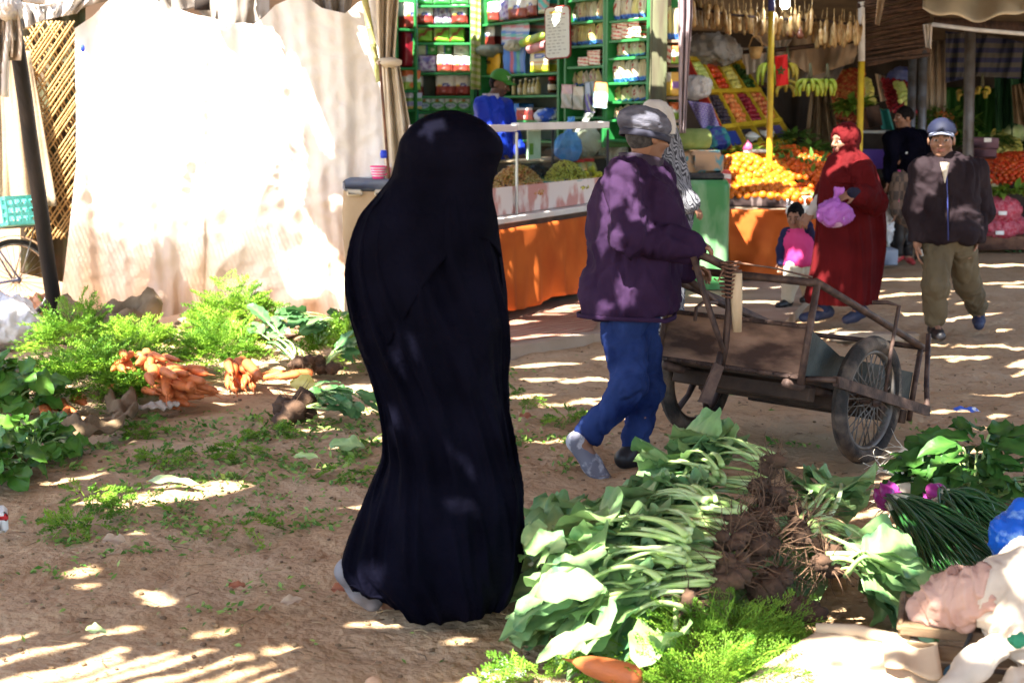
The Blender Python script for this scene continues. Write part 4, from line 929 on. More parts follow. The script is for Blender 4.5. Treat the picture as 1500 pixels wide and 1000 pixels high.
# dark post and outer shelf, mauve curtain
m_oldgreen=mat('old_green_wood',(.12,.14,.07),var=(.06,.05,.03),scale=7,stretch=(1,1,.15),rough=.8,bump=.35,bscale=40)
p=P(963,170,13.3); zt=P(963,-60,13.3).z; mb=MB().bbox((p.x,p.y,zt/2),(.15,.12,zt),b=.01); tag(mb.build('corner_post',m_oldgreen),'weathered greenish wooden post at the shop\'s right corner','post')
shelf_unit('outer_shelf','narrow brown outer shelf between the wooden post and mauve curtain',PL_OUT,973,997,[(59,59),(95,95),(142,142),(176,176),(208,208)],m=m_wood,depth=.25,stile=.02)
row(PL_OUT,[(974,9,984,58,.1,c_pasta(3),'pasta_pack','red-printed pack standing on the outer shelf\'s top','pack',dict(off=-.06,pillow=True)),(983,12,995,58,.1,c_pasta(8),'pasta_pack','white and green pack beside the red-printed one, outer shelf','pack',dict(off=-.08,pillow=True)),
 (975,67,984,94,.1,c_redwhite,'food_pack','small red and white pack on the outer shelf','pack',dict(off=-.06)),(984,67,995,94,.1,c_orangegreen,'food_pack','small green picture pack on the outer shelf','pack',dict(off=-.06)),
 (974,106,996,141,.12,lambda u,v: (.66,.63,.55) if u<.5 and v>.6 else ((.6,.4,.05) if u<.55 else ((.2,.1,.35) if .3<v<.6 else (.62,.36,.06))),'cereal_box','cream and orange box on the outer shelf','box',dict(off=-.06)),
 (977,150,996,175,.12,c_orangegreen,'food_pack','orange and green bag at the foot of the outer shelf','pack',dict(off=-.06,pillow=True)),
 (978,184,996,207,.12,lambda u,v:(.62,.5,.3) if math.sin(u*12)>0 else (.5,.3,.15),'food_pack','striped tan pack on the outer shelf\'s lowest board','pack',dict(off=-.06))])
m_mauve=mat('mauve_cloth',(.36,.29,.3),var=(.28,.22,.24),scale=4,rough=.95,bump=.3,bscale=14)
mb=MB().grid(lambda u,w_: P(994+(20-14*max(0,w_-.25)**.8)*u+1*w_,-30+225*w_,13.1+.05*math.sin(u*15+w_)+.02*math.sin(u*37)),26,30); tag(mb.build('mauve_curtain',m_mauve,thick=.006),'mauve-grey curtain gathered at the shop\'s right edge','curtain')
# shop walls and roof
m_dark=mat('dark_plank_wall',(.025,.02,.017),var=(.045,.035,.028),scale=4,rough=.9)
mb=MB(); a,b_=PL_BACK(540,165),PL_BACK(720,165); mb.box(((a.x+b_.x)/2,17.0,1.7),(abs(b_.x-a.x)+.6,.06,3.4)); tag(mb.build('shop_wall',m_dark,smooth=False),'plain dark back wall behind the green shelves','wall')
# --- the counter: slab, glass case, cloth
CF=VP(plan(690,10.66),plan(892,13.02))
def cfp(s,z,off=0.): q=CF.A.lerp(CF.B,s)+CF.n*off; return V((q.x,q.y,z))
Lc=(CF.B-CF.A).length; root=thing('shop_counter','pale counter slab with a glass food case on it','counter',cfp(.5,.05)); root.rotation_euler=(0,0,CF.ang)
def LB(c,s,b=.006): return MB().bbox(c,s,b=b)
m_marble=mat('pale_slab',(.72,.69,.66),var=(.6,.56,.53),scale=5,rough=.35,bump=.05)
m_plinth=mat('brown_plinth',(.16,.09,.06),var=(.1,.06,.04),scale=6,rough=.85)
LB((0,.32,.40),(Lc-.1,.6,.68)).build('body',m_plinth,root,world=False,smooth=False)
LB((0,.30,.775),(Lc,.72,.05)).build('slab',m_marble,root,world=False,smooth=False)
x0=-Lc/2+.02; x1=Lc/2-.02; xp=(V((CF(757,190).x,CF(757,190).y,0))-CF.A).length-Lc/2
xm=(x0+x1)/2; cw=x1-x0; zc0=.83; zc1=1.53-.05
m_frame=mat('silver_frame',(.42,.42,.42),rough=.35,metal=.6,bump=0); m_strip=mat('printed_paper',(.5,.25,.22),var=(.66,.58,.55),scale=2.2,stretch=(2.2,2.2,1.2),rough=.8,bump=.1,contrast=(.46,.54),detail=6)
case=thing('glass_case','glass display case of olives and lemons on the shop counter','display case',root.location+V((0,0,0))); case.rotation_euler=(0,0,CF.ang)
LB((xm,.03,zc0+.085),(cw,.012,.22)).build('paper_strip',m_strip,case,world=False,smooth=False)
LB((xm,.3,zc0+.13),(cw-.03,.5,.02)).build('tray_floor',m_whitep,case,world=False,smooth=False)
LB((xm,.012,(zc1+zc0)/2+.09),(cw-.02,.005,zc1-zc0-.24),b=.001).build('front_pane',glass_mat(),case,world=False,smooth=False)
for xx,mm,nm in((x0,m_frame,'frame_post'),(xp,m_frame,'frame_post'),(x1,m_ink_dark,'frame_post')): LB((xx,.0,(zc1+zc0)/2-.03),(.022,.022,zc1-zc0-.0)).build(nm,mm,case,world=False,smooth=False)
LB((x1,.55,(zc1+zc0)/2-.03),(.022,.022,zc1-zc0)).build('frame_post',m_ink_dark,case,world=False,smooth=False)
LB((xp-(xp-x0)/2-.004,.27,zc1),((xp-x0),.56,.055)).build('top_rail',mat('pinkish_rail',(.6,.52,.52),rough=.4,bump=0),case,world=False,smooth=False)
LB((xp+(x1-xp)/2+.004,.02,zc1+.012),((x1-xp),.07,.06)).build('top_rail',m_marble,case,world=False,smooth=False)
LB((xp+(x1-xp)/2,.3,zc1+.0),((x1-xp)-.03,.5,.008),b=.001).build('top_pane',glass_mat(),case,world=False,smooth=False)
# olives, lemons, bowl, jars, bags inside
def mound(cen,rx,ry,h,n,r,seed):
    rr=random.Random(seed); mbx=MB(); pr=MB(); 
    for i in range(n):
        a=rr.uniform(0,6.283); q=math.sqrt(rr.random()); z=h*(1-q*q)*rr.uniform(.93,1.0)+rr.uniform(-.004,.006)
        p_=V(cen)+CF.d*(q*math.cos(a)*rx)-CF.n*(q*math.sin(a)*ry)+V((0,0,z)); mbx.ell(p_,(r*rr.uniform(.8,1.15),r*rr.uniform(.75,1),r*rr.uniform(.7,1)),nu=6,nv=4,t=rr.random())
    return mbx
m_olg=mat('green_olives',(.3,.28,.03),tint=(.6,.55,.1),var=(.06,.04,.02),scale=45,contrast=(.6,.64),rough=.3,bump=0,detail=1); m_olr=mat('red_olives',(.45,.13,.05),tint=(.3,.22,.03),var=(.6,.35,.15),scale=40,rough=.3,bump=0,detail=1,contrast=(.5,.6)); m_olb=mat('black_olives',(.012,.01,.012),rough=.25,bump=0)
def under(px,py,off): return CF(px,py,-off)
for (px,py,off,rx,ry,h,n,m,l) in [(757,272,.24,.40,.22,.23,1100,m_olr,'heap of red and green mixed olives behind the glass'),(828,268,.22,.36,.2,.24,1200,m_olg,'heap of green olives behind the glass'),(785,255,.42,.22,.14,.2,340,m_olb,'heap of black olives between the red and green heaps')]:
    c=under(px,py,off); c.z=.99; o=mound(c,rx,ry,h,n,.0135,int(px)).build('olives',m,None); tag(o,l,'olives',kind='stuff')
    bse=MB().ell(c+V((0,0,.0)),(rx*.8,ry*.8,h*.8)); 
m_lemon=mat('lemon_peel',(.62,.5,.03),var=(.55,.55,.05),scale=8,rough=.4,bump=.15,bscale=120)
c0=under(868,262,.2); c0.z=.985; root=thing('glass_bowl','shallow glass bowl under the lemons in the case','bowl',c0); MB().lathe([(.05,0),(.08,.005),(.16,.07),(.155,.075),(.07,.015)],c0,n=24).build('bowl',glass_mat(),root)
lm=MB().ell((0,0,0),(.034,.028,.028),nu=10,nv=8); lm.ell((.034,0,0),(.01,.008,.008),nu=6,nv=4); lem0=None
for k in range(16):
    lay=0 if k<9 else (1 if k<14 else 2); a=k*2.4; r_=[.1,.065,.02][lay]; loc=c0+V((r_*math.cos(a),r_*math.sin(a)*.7,.06+lay*.045+(0 if k else -.0)))
    if lem0 is None: o=lem0=lm.build('lemon',m_lemon,None,world=False)
    else: o=lem0.copy(); COL.objects.link(o)
    o.location=loc; o.rotation_euler=(U(0,6),U(0,6),U(0,6)); tag(o,'yellow lemon piled in the bowl at the case\'s right end','lemon','lemons in the glass case')
for k,px in enumerate((848,863)):
    c=under(px,244,.42); c.z=1.115; root=thing('pickle_jar',['glass jar of green pickles with red lid, behind the olives','glass jar with red lid, nearest the case\'s dark post'][k],'jar',c); MB().lathe([(.06,-.13),(.075,-.12),(.08,.0),(.06,.06),(.045,.075)],c,n=18).build('glass_body',mat('green_pickle',(.2,.22,.03),var=(.4,.42,.2),scale=9,rough=.1,bump=0,coat=.6),root); MB().lathe([(.048,.075),(.05,.08),(.05,.1),(.046,.103)],c,n=16).build('lid',m_ink_red,root)
m_clear=film_mat('clear_film',(.62,.66,.6),.5); m_bluefilm=film_mat('blue_film',(.1,.35,.8),.75)
def bag(name,label,c,r,m,seed,fill=None,knot=True):
    c=V(c); root=thing(name,label,'bag',c-V((0,0,r[2]))); f=SDF(c-V(r)*1.5,c+V(r)*1.9,.013); f.ell(c,r,k=.04)
    if knot: f.cone(c+V((0,0,r[2]*.8)),c+V((.01,0,r[2]*1.35)),.03,.015,.05); f.cone(c+V((0,0,r[2]*1.3)),c+V((.03,0,r[2]*1.75)),.012,.035,.02)
    v,q=f.mesh(); v=folds(v,q,.04,(12,12,7),seed); mesh_obj('film',v,q,m,root)
    if fill: MB().ell(c-V((0,0,r[2]*.12)),[k*.86 for k in r],bump=.05,seed=seed).build('contents',fill,root)
m_grain=mat('pale_grain',(.5,.46,.32),var=(.62,.58,.45),scale=60,rough=.8,bump=.5,bscale=150); m_crisps=mat('golden_crisps',(.5,.38,.14),var=(.62,.52,.28),scale=30,rough=.7,bump=.6,bscale=60)
c=under(857,207,.52); bag('clear_bag','clear bag of pale grain sitting high in the glass case',c,(.15,.13,.14),m_clear,3,m_grain)
c=under(832,215,.5); bag('blue_bag','knotted light blue plastic bag inside the glass case',c,(.13,.11,.14),m_bluefilm,4)
c=CF(904,222,-.55); bag('snack_bag','big clear bag of golden snacks right of the case',c,(.18,.16,.2),m_clear,5,m_crisps)
c=CF(926,200,-.75); bag('snack_bag','clear bag of pale snacks beyond the golden bag',c,(.15,.13,.15),m_clear,6,m_grain)
c=under(782,210,.54); mb=MB().box(c,(.26,.015,.28),Matrix.Rotation(CF.ang,3,'Z')); root=thing('wall_calendar','pale paper sheet with a green picture inside the case','paper',c); mb.build('sheet',mat('pale_paper',(.52,.6,.5),var=(.42,.5,.4),scale=6,rough=.8),root,smooth=False)
MB().box(c+CF.n*.012+CF.d*-.07+V((0,0,-.05)),(.07,.004,.1),Matrix.Rotation(CF.ang,3,'Z')).build('picture',mat('leaf_print',(.12,.25,.03),rough=.7),root,smooth=False)
c=under(800,256,.35); c.z=.99; mb=MB().lathe([(.2,0),(.33,.07),(.335,.075),(.2,.012)],c,n=30); tag(mb.build('teal_tray',mat('teal_tray',(.05,.3,.3),rough=.3,bump=0)),'teal round tray rim behind the green olives','tray')
# orange cloth over the counter front and the end facing the lane
m_orange=mat('orange_cloth',(.52,.12,.018),var=(.4,.075,.011),scale=3,rough=.8,bump=.25,bscale=10,spec=.2,transl=.08)
def ocl(u,w_):
    s=-.02+1.03*u; z=.765*(1-w_)+.125*w_; q=cfp(s,z,.085+.03*w_+.018*math.sin(u*38+1.2*math.sin(w_*3))*w_+.012*math.sin(u*71+w_*2)*w_+.02*(n1(u*14,w_*3,0,51)-.5)); q.z+=.015*math.sin(u*16)*w_; return q
root=thing('counter_cloth','orange cloth hanging over the shop counter\'s front, sun-dappled','cloth',cfp(.5,.4)); MB().grid(ocl,120,18).build('cloth',m_orange,root,thick=.006)
m_redmark=mat('faded_red',(.5,.05,.04),rough=.8)
# green painted tank right of the counter
c=P(1036,330,12.9); root=thing('green_tank','scratched green sheet-metal tank with rounded corners beside the orange stall','tank',V((c.x-.1,c.y+.25,.05)))
m_tank=mat('green_tank_paint',(.05,.2,.06),var=(.22,.36,.2),scale=5,stretch=(1,1,.35),rough=.4,bump=.15,bscale=25,contrast=(.5,.72),detail=8)
zt=P(1036,264,12.9).z
def tk(u,w_):
    a=u*6.2832; e=.3; sx=math.copysign(abs(math.cos(a))**e,math.cos(a)); sy=math.copysign(abs(math.sin(a))**e,math.sin(a)); k=1 if w_<.93 else 1-(w_-.93)**2*18; return V((c.x-.1+sx*.31*k,c.y+.25+sy*.28*k,.06+(zt-.06)*w_))
mb=MB().grid(tk,64,24,closed=True); mb.f.append(tuple(23*64+i for i in range(64))); mb.build('shell',m_tank,root)
MB().bbox((c.x-.1,c.y+.25,zt+.03),(.5,.45,.06),b=.015).build('lid',m_black,root)
p=P(1020,204,13.3); root=thing('rolled_mat','green rolled mat lying on the tank behind the striped robe','roll',p); a=V((.9,.35,0)); mb=MB().tube([p-a*.28,p-a*.26,p+a*.1,p+a*.12],[.09,.1,.1,.09],18); mb.build('roll',mat('moss_cloth',(.1,.14,.03),var=(.16,.2,.06),scale=8,rough=.8),root)
p=P(1028,238,13.2); mb=MB().bbox(p,(.34,.3,.22),Matrix.Rotation(R(15),3,'Z'),b=.04); tag(mb.build('printed_carton',mat('tan_print',(.4,.24,.13),var=(.08,.22,.24),scale=5,rough=.7,contrast=(.52,.56))),'tan and teal printed carton under the rolled mat','carton')

mb=MB(); a=CF(752,200,-.78); b_=CF(940,200,-.78); mb.box(((a.x+b_.x)/2,(a.y+b_.y)/2,.6),((b_-a).length,.34,1.2),Matrix.Rotation(CF.ang,3,'Z')); root=thing('back_counter','dark wooden back counter carrying the bags behind the glass case','counter',V(((a.x+b_.x)/2,(a.y+b_.y)/2,0))); mb.build('cabinet',m_dark,root,smooth=False)
mb=MB().bbox(((a.x+b_.x)/2,(a.y+b_.y)/2,1.21),((b_-a).length+.04,.38,.025),Matrix.Rotation(CF.ang,3,'Z')); mb.build('top',m_wood,root,smooth=False)
mb=MB(); a=PL_SIDE.A-PL_SIDE.n*.5; b_=PL_SIDE.B-PL_SIDE.n*.5-PL_SIDE.d*.9; mb.box(((a.x+b_.x)/2,(a.y+b_.y)/2,1.7),((b_-a).length,.06,3.4),Matrix.Rotation(PL_SIDE.ang,3,'Z')); tag(mb.build('shop_wall',m_dark,smooth=False),'plain dark side wall behind the pasta shelves','wall')
for k,(px,h) in enumerate(((705,.9),(770,.9),(830,.9),(900,.9))):
    q=PL_SIDE(px,240); mb=MB().bbox((q.x+.15,q.y+.15,.55),(.5,.3,.9),Matrix.Rotation(PL_SIDE.ang,3,'Z'))
    tag(mb.build('floor_cupboard',m_backp),['leftmost','second','third','rightmost'][k]+' dull green cupboard under the slanting shelf bays','cupboard')
# ================================================================ the fruit stalls
def post(name,label,px,y0,y1,Y,r,m,m2=None,split=None,zbot=None):
    a,b_=P(px,y0,Y),P(px,y1,Y); 
    if zbot is not None: b_=V((b_.x,b_.y,zbot))
    root=thing(name,label,'pole',b_)
    if split is None: MB().tube([a,a.lerp(b_,.5),b_],r,10).build('shaft',m,root)
    else:
        c=P(px,split,Y); MB().tube([c,b_],r,10).build('shaft',m,root); MB().tube([a,c],r*1.04,10).build('upper_band',m2,root)
    return root
m_yel=mat('yellow_paint',(.5,.36,.02),var=(.4,.27,.02),scale=9,rough=.5,bump=.1); m_steel=mat('grey_pole',(.12,.135,.16),var=(.07,.06,.055),scale=9,rough=.45,metal=.4,bump=.1); m_pwhite=mat('white_paint',(.62,.63,.64),var=(.45,.45,.45),scale=8,rough=.5,bump=.05); m_navy=mat('navy_paint',(.03,.04,.16),rough=.6)
post('yellow_pole','yellow pole with a navy top, standing in the orange stall',1130,-60,222,14.6,.032,m_yel,m_navy,17,zbot=.05)
post('yellow_pole','yellow pole with a white upper part, behind the red-robed woman',1262,-60,200,15.6,.036,m_yel,m_pwhite,90,zbot=0)
post('steel_pole','grey steel pole just left of the other by the reed roof',1337,75,230,16.6,.05,m_steel,zbot=0)
post('steel_pole','grey steel pole at the reed roof\'s right corner',1353,60,230,16.2,.05,m_steel,zbot=0)
post('steel_pole','tall grey-brown pole in front of the green tarpaulin',1422,20,235,17.2,.065,mat('brown_grey_pole',(.08,.065,.055),var=(.14,.14,.15),scale=5,rough=.5,metal=.2),zbot=0)
mb=MB().tube([P(1365,36,15.2),P(1430,44,15.1),P(1500,50,15.0),P(1540,52,14.9)],.022,8); tag(mb.build('awning_bar',m_pwhite),'pale horizontal awning bar under the cream awning','bar')
# --- fruit kinds
def fruit_mesh(name,r,m,sq=(1,1,.93),nu=12,nv=8,bump=.015,stem=False):
    mb=MB().ell((0,0,0),(r*sq[0],r*sq[1],r*sq[2]),nu=nu,nv=nv,bump=bump)
    o=mb.build(name,m,None,world=False); 
    return o
m_orange_p=mat('orange_peel',(.5,.115,.005),var=(.52,.155,.008),scale=9,rough=.42,bump=.2,bscale=160,rand=.16); m_mand=mat('mandarin_peel',(.48,.06,.004),var=(.52,.1,.006),scale=9,rough=.4,bump=.2,bscale=160,rand=.2)
m_tom=mat('tomato_skin',(.5,.03,.012),var=(.55,.1,.02),scale=7,rough=.2,bump=0,rand=.2); m_apple=mat('red_apple_skin',(.36,.02,.02),var=(.5,.22,.06),scale=9,rough=.25,bump=0,rand=.25); m_pear=mat('yellow_pear_skin',(.5,.48,.08),var=(.55,.5,.16),scale=9,rough=.4,bump=0,rand=.12); m_plum=mat('dark_plum_skin',(.02,.012,.02),var=(.04,.03,.05),scale=8,rough=.35,bump=0,rand=.2); m_dplum=mat('red_plum_skin',(.16,.006,.02),var=(.26,.02,.03),scale=9,rough=.25,bump=0,rand=.25); m_peach=mat('peach_skin',(.55,.12,.03),var=(.6,.26,.08),scale=8,rough=.5,bump=0,rand=.15); m_gapple=mat('green_apple_skin',(.4,.5,.1),var=(.5,.56,.2),scale=9,rough=.3,bump=0,rand=.1); m_avo=mat('dark_cucumber',(.02,.07,.015),var=(.04,.12,.03),scale=12,rough=.4,bump=.1,rand=.2)
m_leafg=mat('leaf_green',(.05,.13,.02),tint=(.13,.25,.04),rough=.5,bump=.15,bscale=30,transl=.25,rand=.1)
PROTO={}
def heap(kind,mesh_fn,c00,c10,c11,c01,r,bulge,label,cat,group,leaf=0.,step=1.72,jit=.25,stretch=(1,1,1)):
    """copies of one fruit over a four-cornered sloping patch"""
    c00,c10,c11,c01=[V(q) for q in(c00,c10,c11,c01)]; n_=(c10-c00).cross(c01-c00).normalized(); n_=n_ if n_.z>0 else -n_
    L1=((c10-c00).length+(c11-c01).length)/2; L2=((c01-c00).length+(c11-c10).length)/2; st_=r*step; nu=max(1,int(L1/st_)); nv=max(1,int(L2/(st_*.87))); out=[]
    for j in range(nv):
        for i in range(nu):
            s=(i+.5+(.5 if j%2 else 0)*.9+U(-jit,jit)*.5)/(nu+.3); t_=(j+.5+U(-jit,jit)*.5)/nv; 
            if s>1: continue
            p=(c00*(1-s)+c10*s)*(1-t_)+(c01*(1-s)+c11*s)*t_+n_*(r*.5+bulge*math.sin(math.pi*min(1,max(0,s)))*math.sin(math.pi*t_)**.7+U(-.15,.15)*r)
            if kind not in PROTO: o=PROTO[kind]=mesh_fn()
            else: o=PROTO[kind].copy(); COL.objects.link(o)
            o.location=p; o.rotation_euler=(U(0,6),U(0,6),U(0,6)) if stretch==(1,1,1) else (U(-.2,.2),U(-.2,.2),U(-.4,.4)); k=U(.9,1.08); o.scale=(k*stretch[0],k*stretch[1],k*stretch[2]); tag(o,label,cat,group); out.append(o)
    return out
# the stall table with its orange cloth and trays
T0,T1=P(1064,302,13.75),P(1222,302,13.75)
root=thing('fruit_stall','long fruit stall table behind the green tank and small girl','stall',V(((T0.x+T1.x)/2+.3,14.4,.05)))
zt=T0.z-.03; mb=MB(); mb.hexa([V((T0.x,13.8,zt-.06)),V((T0.x,13.8,zt)),V((T0.x-.3,15.6,zt-.06)),V((T0.x-.3,15.6,zt)),V((T1.x+.2,13.8,zt-.06)),V((T1.x+.2,13.8,zt)),V((T1.x+.9,15.6,zt-.06)),V((T1.x+.9,15.6,zt))]); mb.build('table_top',m_wood,root,smooth=False)
for x,y in((T0.x+.05,13.9),(T1.x,13.9),(T0.x-.2,15.5),(T1.x+.6,15.5)): MB().bbox((x,y,zt/2),(.07,.07,zt-.07),b=.006).build('leg',m_wood,root,smooth=False)
sl_=MB(); A0,A1,A2,A3=V((T0.x-.05,13.85,zt+.02)),V((T1.x+.25,13.85,zt+.02)),V((T1.x+.8,15.6,zt+.42)),V((T0.x-.4,15.6,zt+.42)); sl_.hexa([A0+V((0,0,-.02)),A0,A3+V((0,0,-.4)),A3,A1+V((0,0,-.02)),A1,A2+V((0,0,-.4)),A2]); sl_.build('sloping_board',m_wood,root,smooth=False)
def oc2(u,w_):
    x=T0.x-.03+(T1.x-T0.x+.2)*u; y=13.72-.1*w_*(.5+.5*math.sin(u*9)) ; z=zt*(1-w_)+.07*w_
    sag=.0; return V((x+.10*w_*math.sin(u*5+1),y-.035*math.sin(u*21+w_*4+3*n1(u*3,w_*2,0,61))*w_-.05*abs(2*n1(u*5-w_*3,w_*3+u*2,0,62)-1)*w_,z))
root=thing('stall_cloth','orange cloth draped over the fruit stall\'s front','cloth',V((T0.x+.4,13.7,zt))); MB().grid(oc2,80,22).build('cloth',m_orange,root,thick=.006)
m_btray=mat('dark_tray',(.035,.02,.018),var=(.14,.1,.09),scale=3,stretch=(3,1,1),rough=.6,contrast=(.5,.54))
def tray(name,label,corners,h,m,cat='tray'):
    c=[V(q) for q in corners]; ctr=sum(c,V())/4; root=thing(name,label,cat,ctr); mb=MB()
    mb.hexa([c[0]+V((0,0,-.015)),c[0],c[3]+V((0,0,-.015)),c[3],c[1]+V((0,0,-.015)),c[1],c[2]+V((0,0,-.015)),c[2]]); mb.build('base',m,root,smooth=False)
    for i in range(4):
        a,b_=c[i],c[(i+1)%4]; d=(b_-a).normalized(); nn=V((d.y,-d.x,0))*.008; u_=V((0,0,h))
        MB().hexa([a-nn,a-nn+u_,a+nn,a+nn+u_,b_-nn,b_-nn+u_,b_+nn,b_+nn+u_]).build('side',m,root,smooth=False)
    return root
tray('fruit_tray','brown striped tray under the sunlit yellow oranges',[P(1050,300,13.85),P(1152,303,13.85),P(1190,268,14.6),P(1062,262,14.6)],.09,m_btray)
tray('fruit_tray','dark tray between the yellow oranges and leafy mandarins',[P(1146,303,13.95),P(1186,305,13.95),P(1206,285,14.4),P(1160,283,14.4)],.07,m_btray)
mkO=lambda: fruit_mesh('orange',.046,m_orange_p)
heap('orange',mkO,P(1054,292,13.85),P(1172,296,13.85),P(1150,236,15.0),P(1030,232,15.0),.046,.11,'round orange in the big sunlit heap on the stall','orange','oranges heaped on the stall',step=1.75)
heap('orange',mkO,P(1060,288,13.95),P(1160,290,13.95),P(1120,240,14.9),P(1045,236,14.9),.046,.17,'round orange in the big sunlit heap on the stall','orange','oranges heaped on the stall',step=1.95)
mkM=lambda: fruit_mesh('mandarin',.042,m_mand,sq=(1,1,.82))
ms=heap('mandarin',mkM,P(1140,262,14.55),P(1218,275,14.2),P(1225,232,15.6),P(1112,216,15.6),.042,.12,'deep orange mandarin in the leafy heap beside the red robe','mandarin','mandarins heaped on the stall',step=1.95,jit=.5)
ms+=heap('mandarin',mkM,P(1166,300,13.9),P(1212,302,13.9),P(1222,276,14.3),P(1158,274,14.3),.042,.07,'pale lit mandarin in the low front heap by the white crate','mandarin','mandarins in the low front heap',step=1.9,jit=.5)
def leaf_quad(mb,p,d,L_,W_,t=None,up=(0,0,1),curl=.3,n=4):
    d,s,u_=frame(d,up); vs=[]
    for i in range(n+1):
        f=i/n; w_=W_*math.sin(math.pi*(f**.8)*.97+.03); q=V(p)+d*L_*f-u_*curl*L_*f*f
        vs+= [q-s*w_/2+u_*w_*.18,q,q+s*w_/2+u_*w_*.18]
    fs=[]
    for i in range(n):
        for k in(0,1): a=i*3+k; fs.append((a,a+1,a+4,a+3))
    mb.add(vs,fs,t)
for o in ms[::3]:
    mb=MB(); 
    for k in range(2): leaf_quad(mb,(0,0,.03),(U(-1,1),U(-1,1),U(.1,.6)),.11,.045,t=random.random())
    mb.build('leaf',m_leafg,o,world=False)
tray('small_crate','small white crate with dark fruit, left of the red robe',[P(1152,312,13.6),P(1190,312,13.6),P(1192,298,13.95),P(1154,298,13.95)],.07,m_whitep,'crate')
# --- yellow display rack
TL,TR,BR,BL=P(1004,90,16.0),P(1081,94,17.1),P(1158,207,16.6),P(1068,222,15.6)
def rk_(s,t_,h=0): return (TL*(1-s)+TR*s)*(1-t_)+(BL*(1-s)+BR*s)*t_+rn*h
rn=(TR-TL).cross(BL-TL).normalized(); rn=rn if rn.z>0 else -rn
root=thing('fruit_rack','tilted yellow wooden fruit rack of twelve compartments beside the mauve curtain','rack',V(((BL.x+BR.x)/2,(BL.y+BR.y)/2,0)))
rows=[0,.37,.76,1.0]; cols=[0,.25,.5,.75,1.0]
def bar(s0,t0,s1,t1,w_,h,m,nm): 
    a,b_=rk_(s0,t0),rk_(s1,t1); d=(b_-a).normalized(); sd=d.cross(rn).normalized()*w_/2; up_=rn*h
    MB().hexa([a-sd-rn*.03,a-sd+up_,a+sd-rn*.03,a+sd+up_,b_-sd-rn*.03,b_-sd+up_,b_+sd-rn*.03,b_+sd+up_]).build(nm,m,root,smooth=False)
for t_ in rows: bar(0,t_,1,t_,.05,.065,m_yel,'rail')
for s in cols: bar(s,0,s,1,.03,.055,m_yel,'divider')
mb=MB().hexa([rk_(0,0,-.06),rk_(0,0,-.04),rk_(0,1,-.06),rk_(0,1,-.04),rk_(1,0,-.06),rk_(1,0,-.04),rk_(1,1,-.06),rk_(1,1,-.04)]); mb.build('backboard',m_dark,root,smooth=False)
bar(-.03,0,-.03,1,.03,.07,mat('red_paint',(.35,.03,.02),rough=.5),'red_edge')
for s in(0.02,.98): 
    q=rk_(s,.02,-.06); MB().tube([q,V((q.x,q.y,0))],.03,8).build('leg',m_wood,root); q=rk_(s,.98,-.06); MB().tube([q,V((q.x,q.y,0))],.03,8).build('leg',m_wood,root)
def cell(i,j,kind,fn,r,label,cat,bulge=.03,stretch=(1,1,1),step=1.75):
    s0,s1,t0,t1=cols[i]+.03,cols[i+1]-.03,rows[j]+.03,rows[j+1]-.03
    heap(kind,fn,rk_(s0,t1),rk_(s1,t1),rk_(s1,t0),rk_(s0,t0),r,bulge,label,cat,cat+'s in the yellow rack',stretch=stretch,step=step)
cell(0,0,'green_apple',lambda:fruit_mesh('green_apple',.036,m_gapple),.036,'pale green apple in a white bag at the rack\'s top corner','green apple')
cell(1,0,'tomato',lambda:fruit_mesh('tomato',.04,m_tom,sq=(1,1,.82)),.04,'red tomato in the rack\'s top row','tomato')
cell(2,0,'pear',lambda:fruit_mesh('pear',.037,m_pear,sq=(1,1,1.25)),.037,'pale yellow pear in the rack\'s top row','pear')
cell(3,0,'cucumber',lambda:fruit_mesh('cucumber',.03,m_avo,sq=(1,3.2,1)),.04,'dark green cucumber in the rack\'s top row','cucumber',stretch=(1,1.001,1),step=1.9)
cell(0,1,'plum',lambda:fruit_mesh('plum',.03,m_plum),.03,'blackish plum in the rack\'s middle row','plum')
cell(1,1,'peach',lambda:fruit_mesh('peach',.038,m_peach),.038,'orange-red peach in the rack\'s middle row','peach')
cell(2,1,'red_plum',lambda:fruit_mesh('red_plum',.032,m_dplum),.032,'dark red plum in the rack\'s middle row','red plum')
cell(3,1,'red_apple',lambda:fruit_mesh('red_apple',.038,m_apple),.038,'streaked red apple in the rack\'s middle row','red apple')
for i,(m,l) in enumerate(((mat('blue_crate',(.02,.04,.22),rough=.4),'empty blue crate in the rack\'s bottom row'),(m_ink_dark,'dark crate holding a white paper in the bottom row'),(mat('brown_crate',(.07,.03,.02),rough=.7),'brown crate with a crumpled white bag, bottom row'),(mat('violet_crate',(.08,.06,.2),rough=.5),'violet crate at the rack\'s bottom right'))):
    s0,s1,t0,t1=cols[i]+.03,cols[i+1]-.03,rows[2]+.04,.95; root=thing('rack_crate',l,'crate',rk_((s0+s1)/2,(t0+t1)/2)); mb=MB().hexa([rk_(s0,t0,-.03),rk_(s0,t0,.02),rk_(s0,t1,-.03),rk_(s0,t1,.02),rk_(s1,t0,-.03),rk_(s1,t0,.02),rk_(s1,t1,-.03),rk_(s1,t1,.02)]); mb.build('tub',m,root,smooth=False)
    if i in(1,2): c=rk_((s0+s1)/2,.9,.05); f=MB().ell(c,(.09,.08,.05),bump=.25,seed=i); f.build('paper',m_whitep,root)
c=P(1022,128,15.75); bag('white_bag','open white plastic bag drooping over the rack\'s top left',c,(.16,.14,.13),film_mat('white_film',(.7,.72,.75),.8),8,knot=False)
c=P(1042,72,16.3); blob_sack('clear_sheeting','bunched grey clear sheeting on top of the yellow rack','sheeting',film_mat('grey_film',(.4,.4,.4),.6),c,(.3,.25,.16),5,amp=.07)
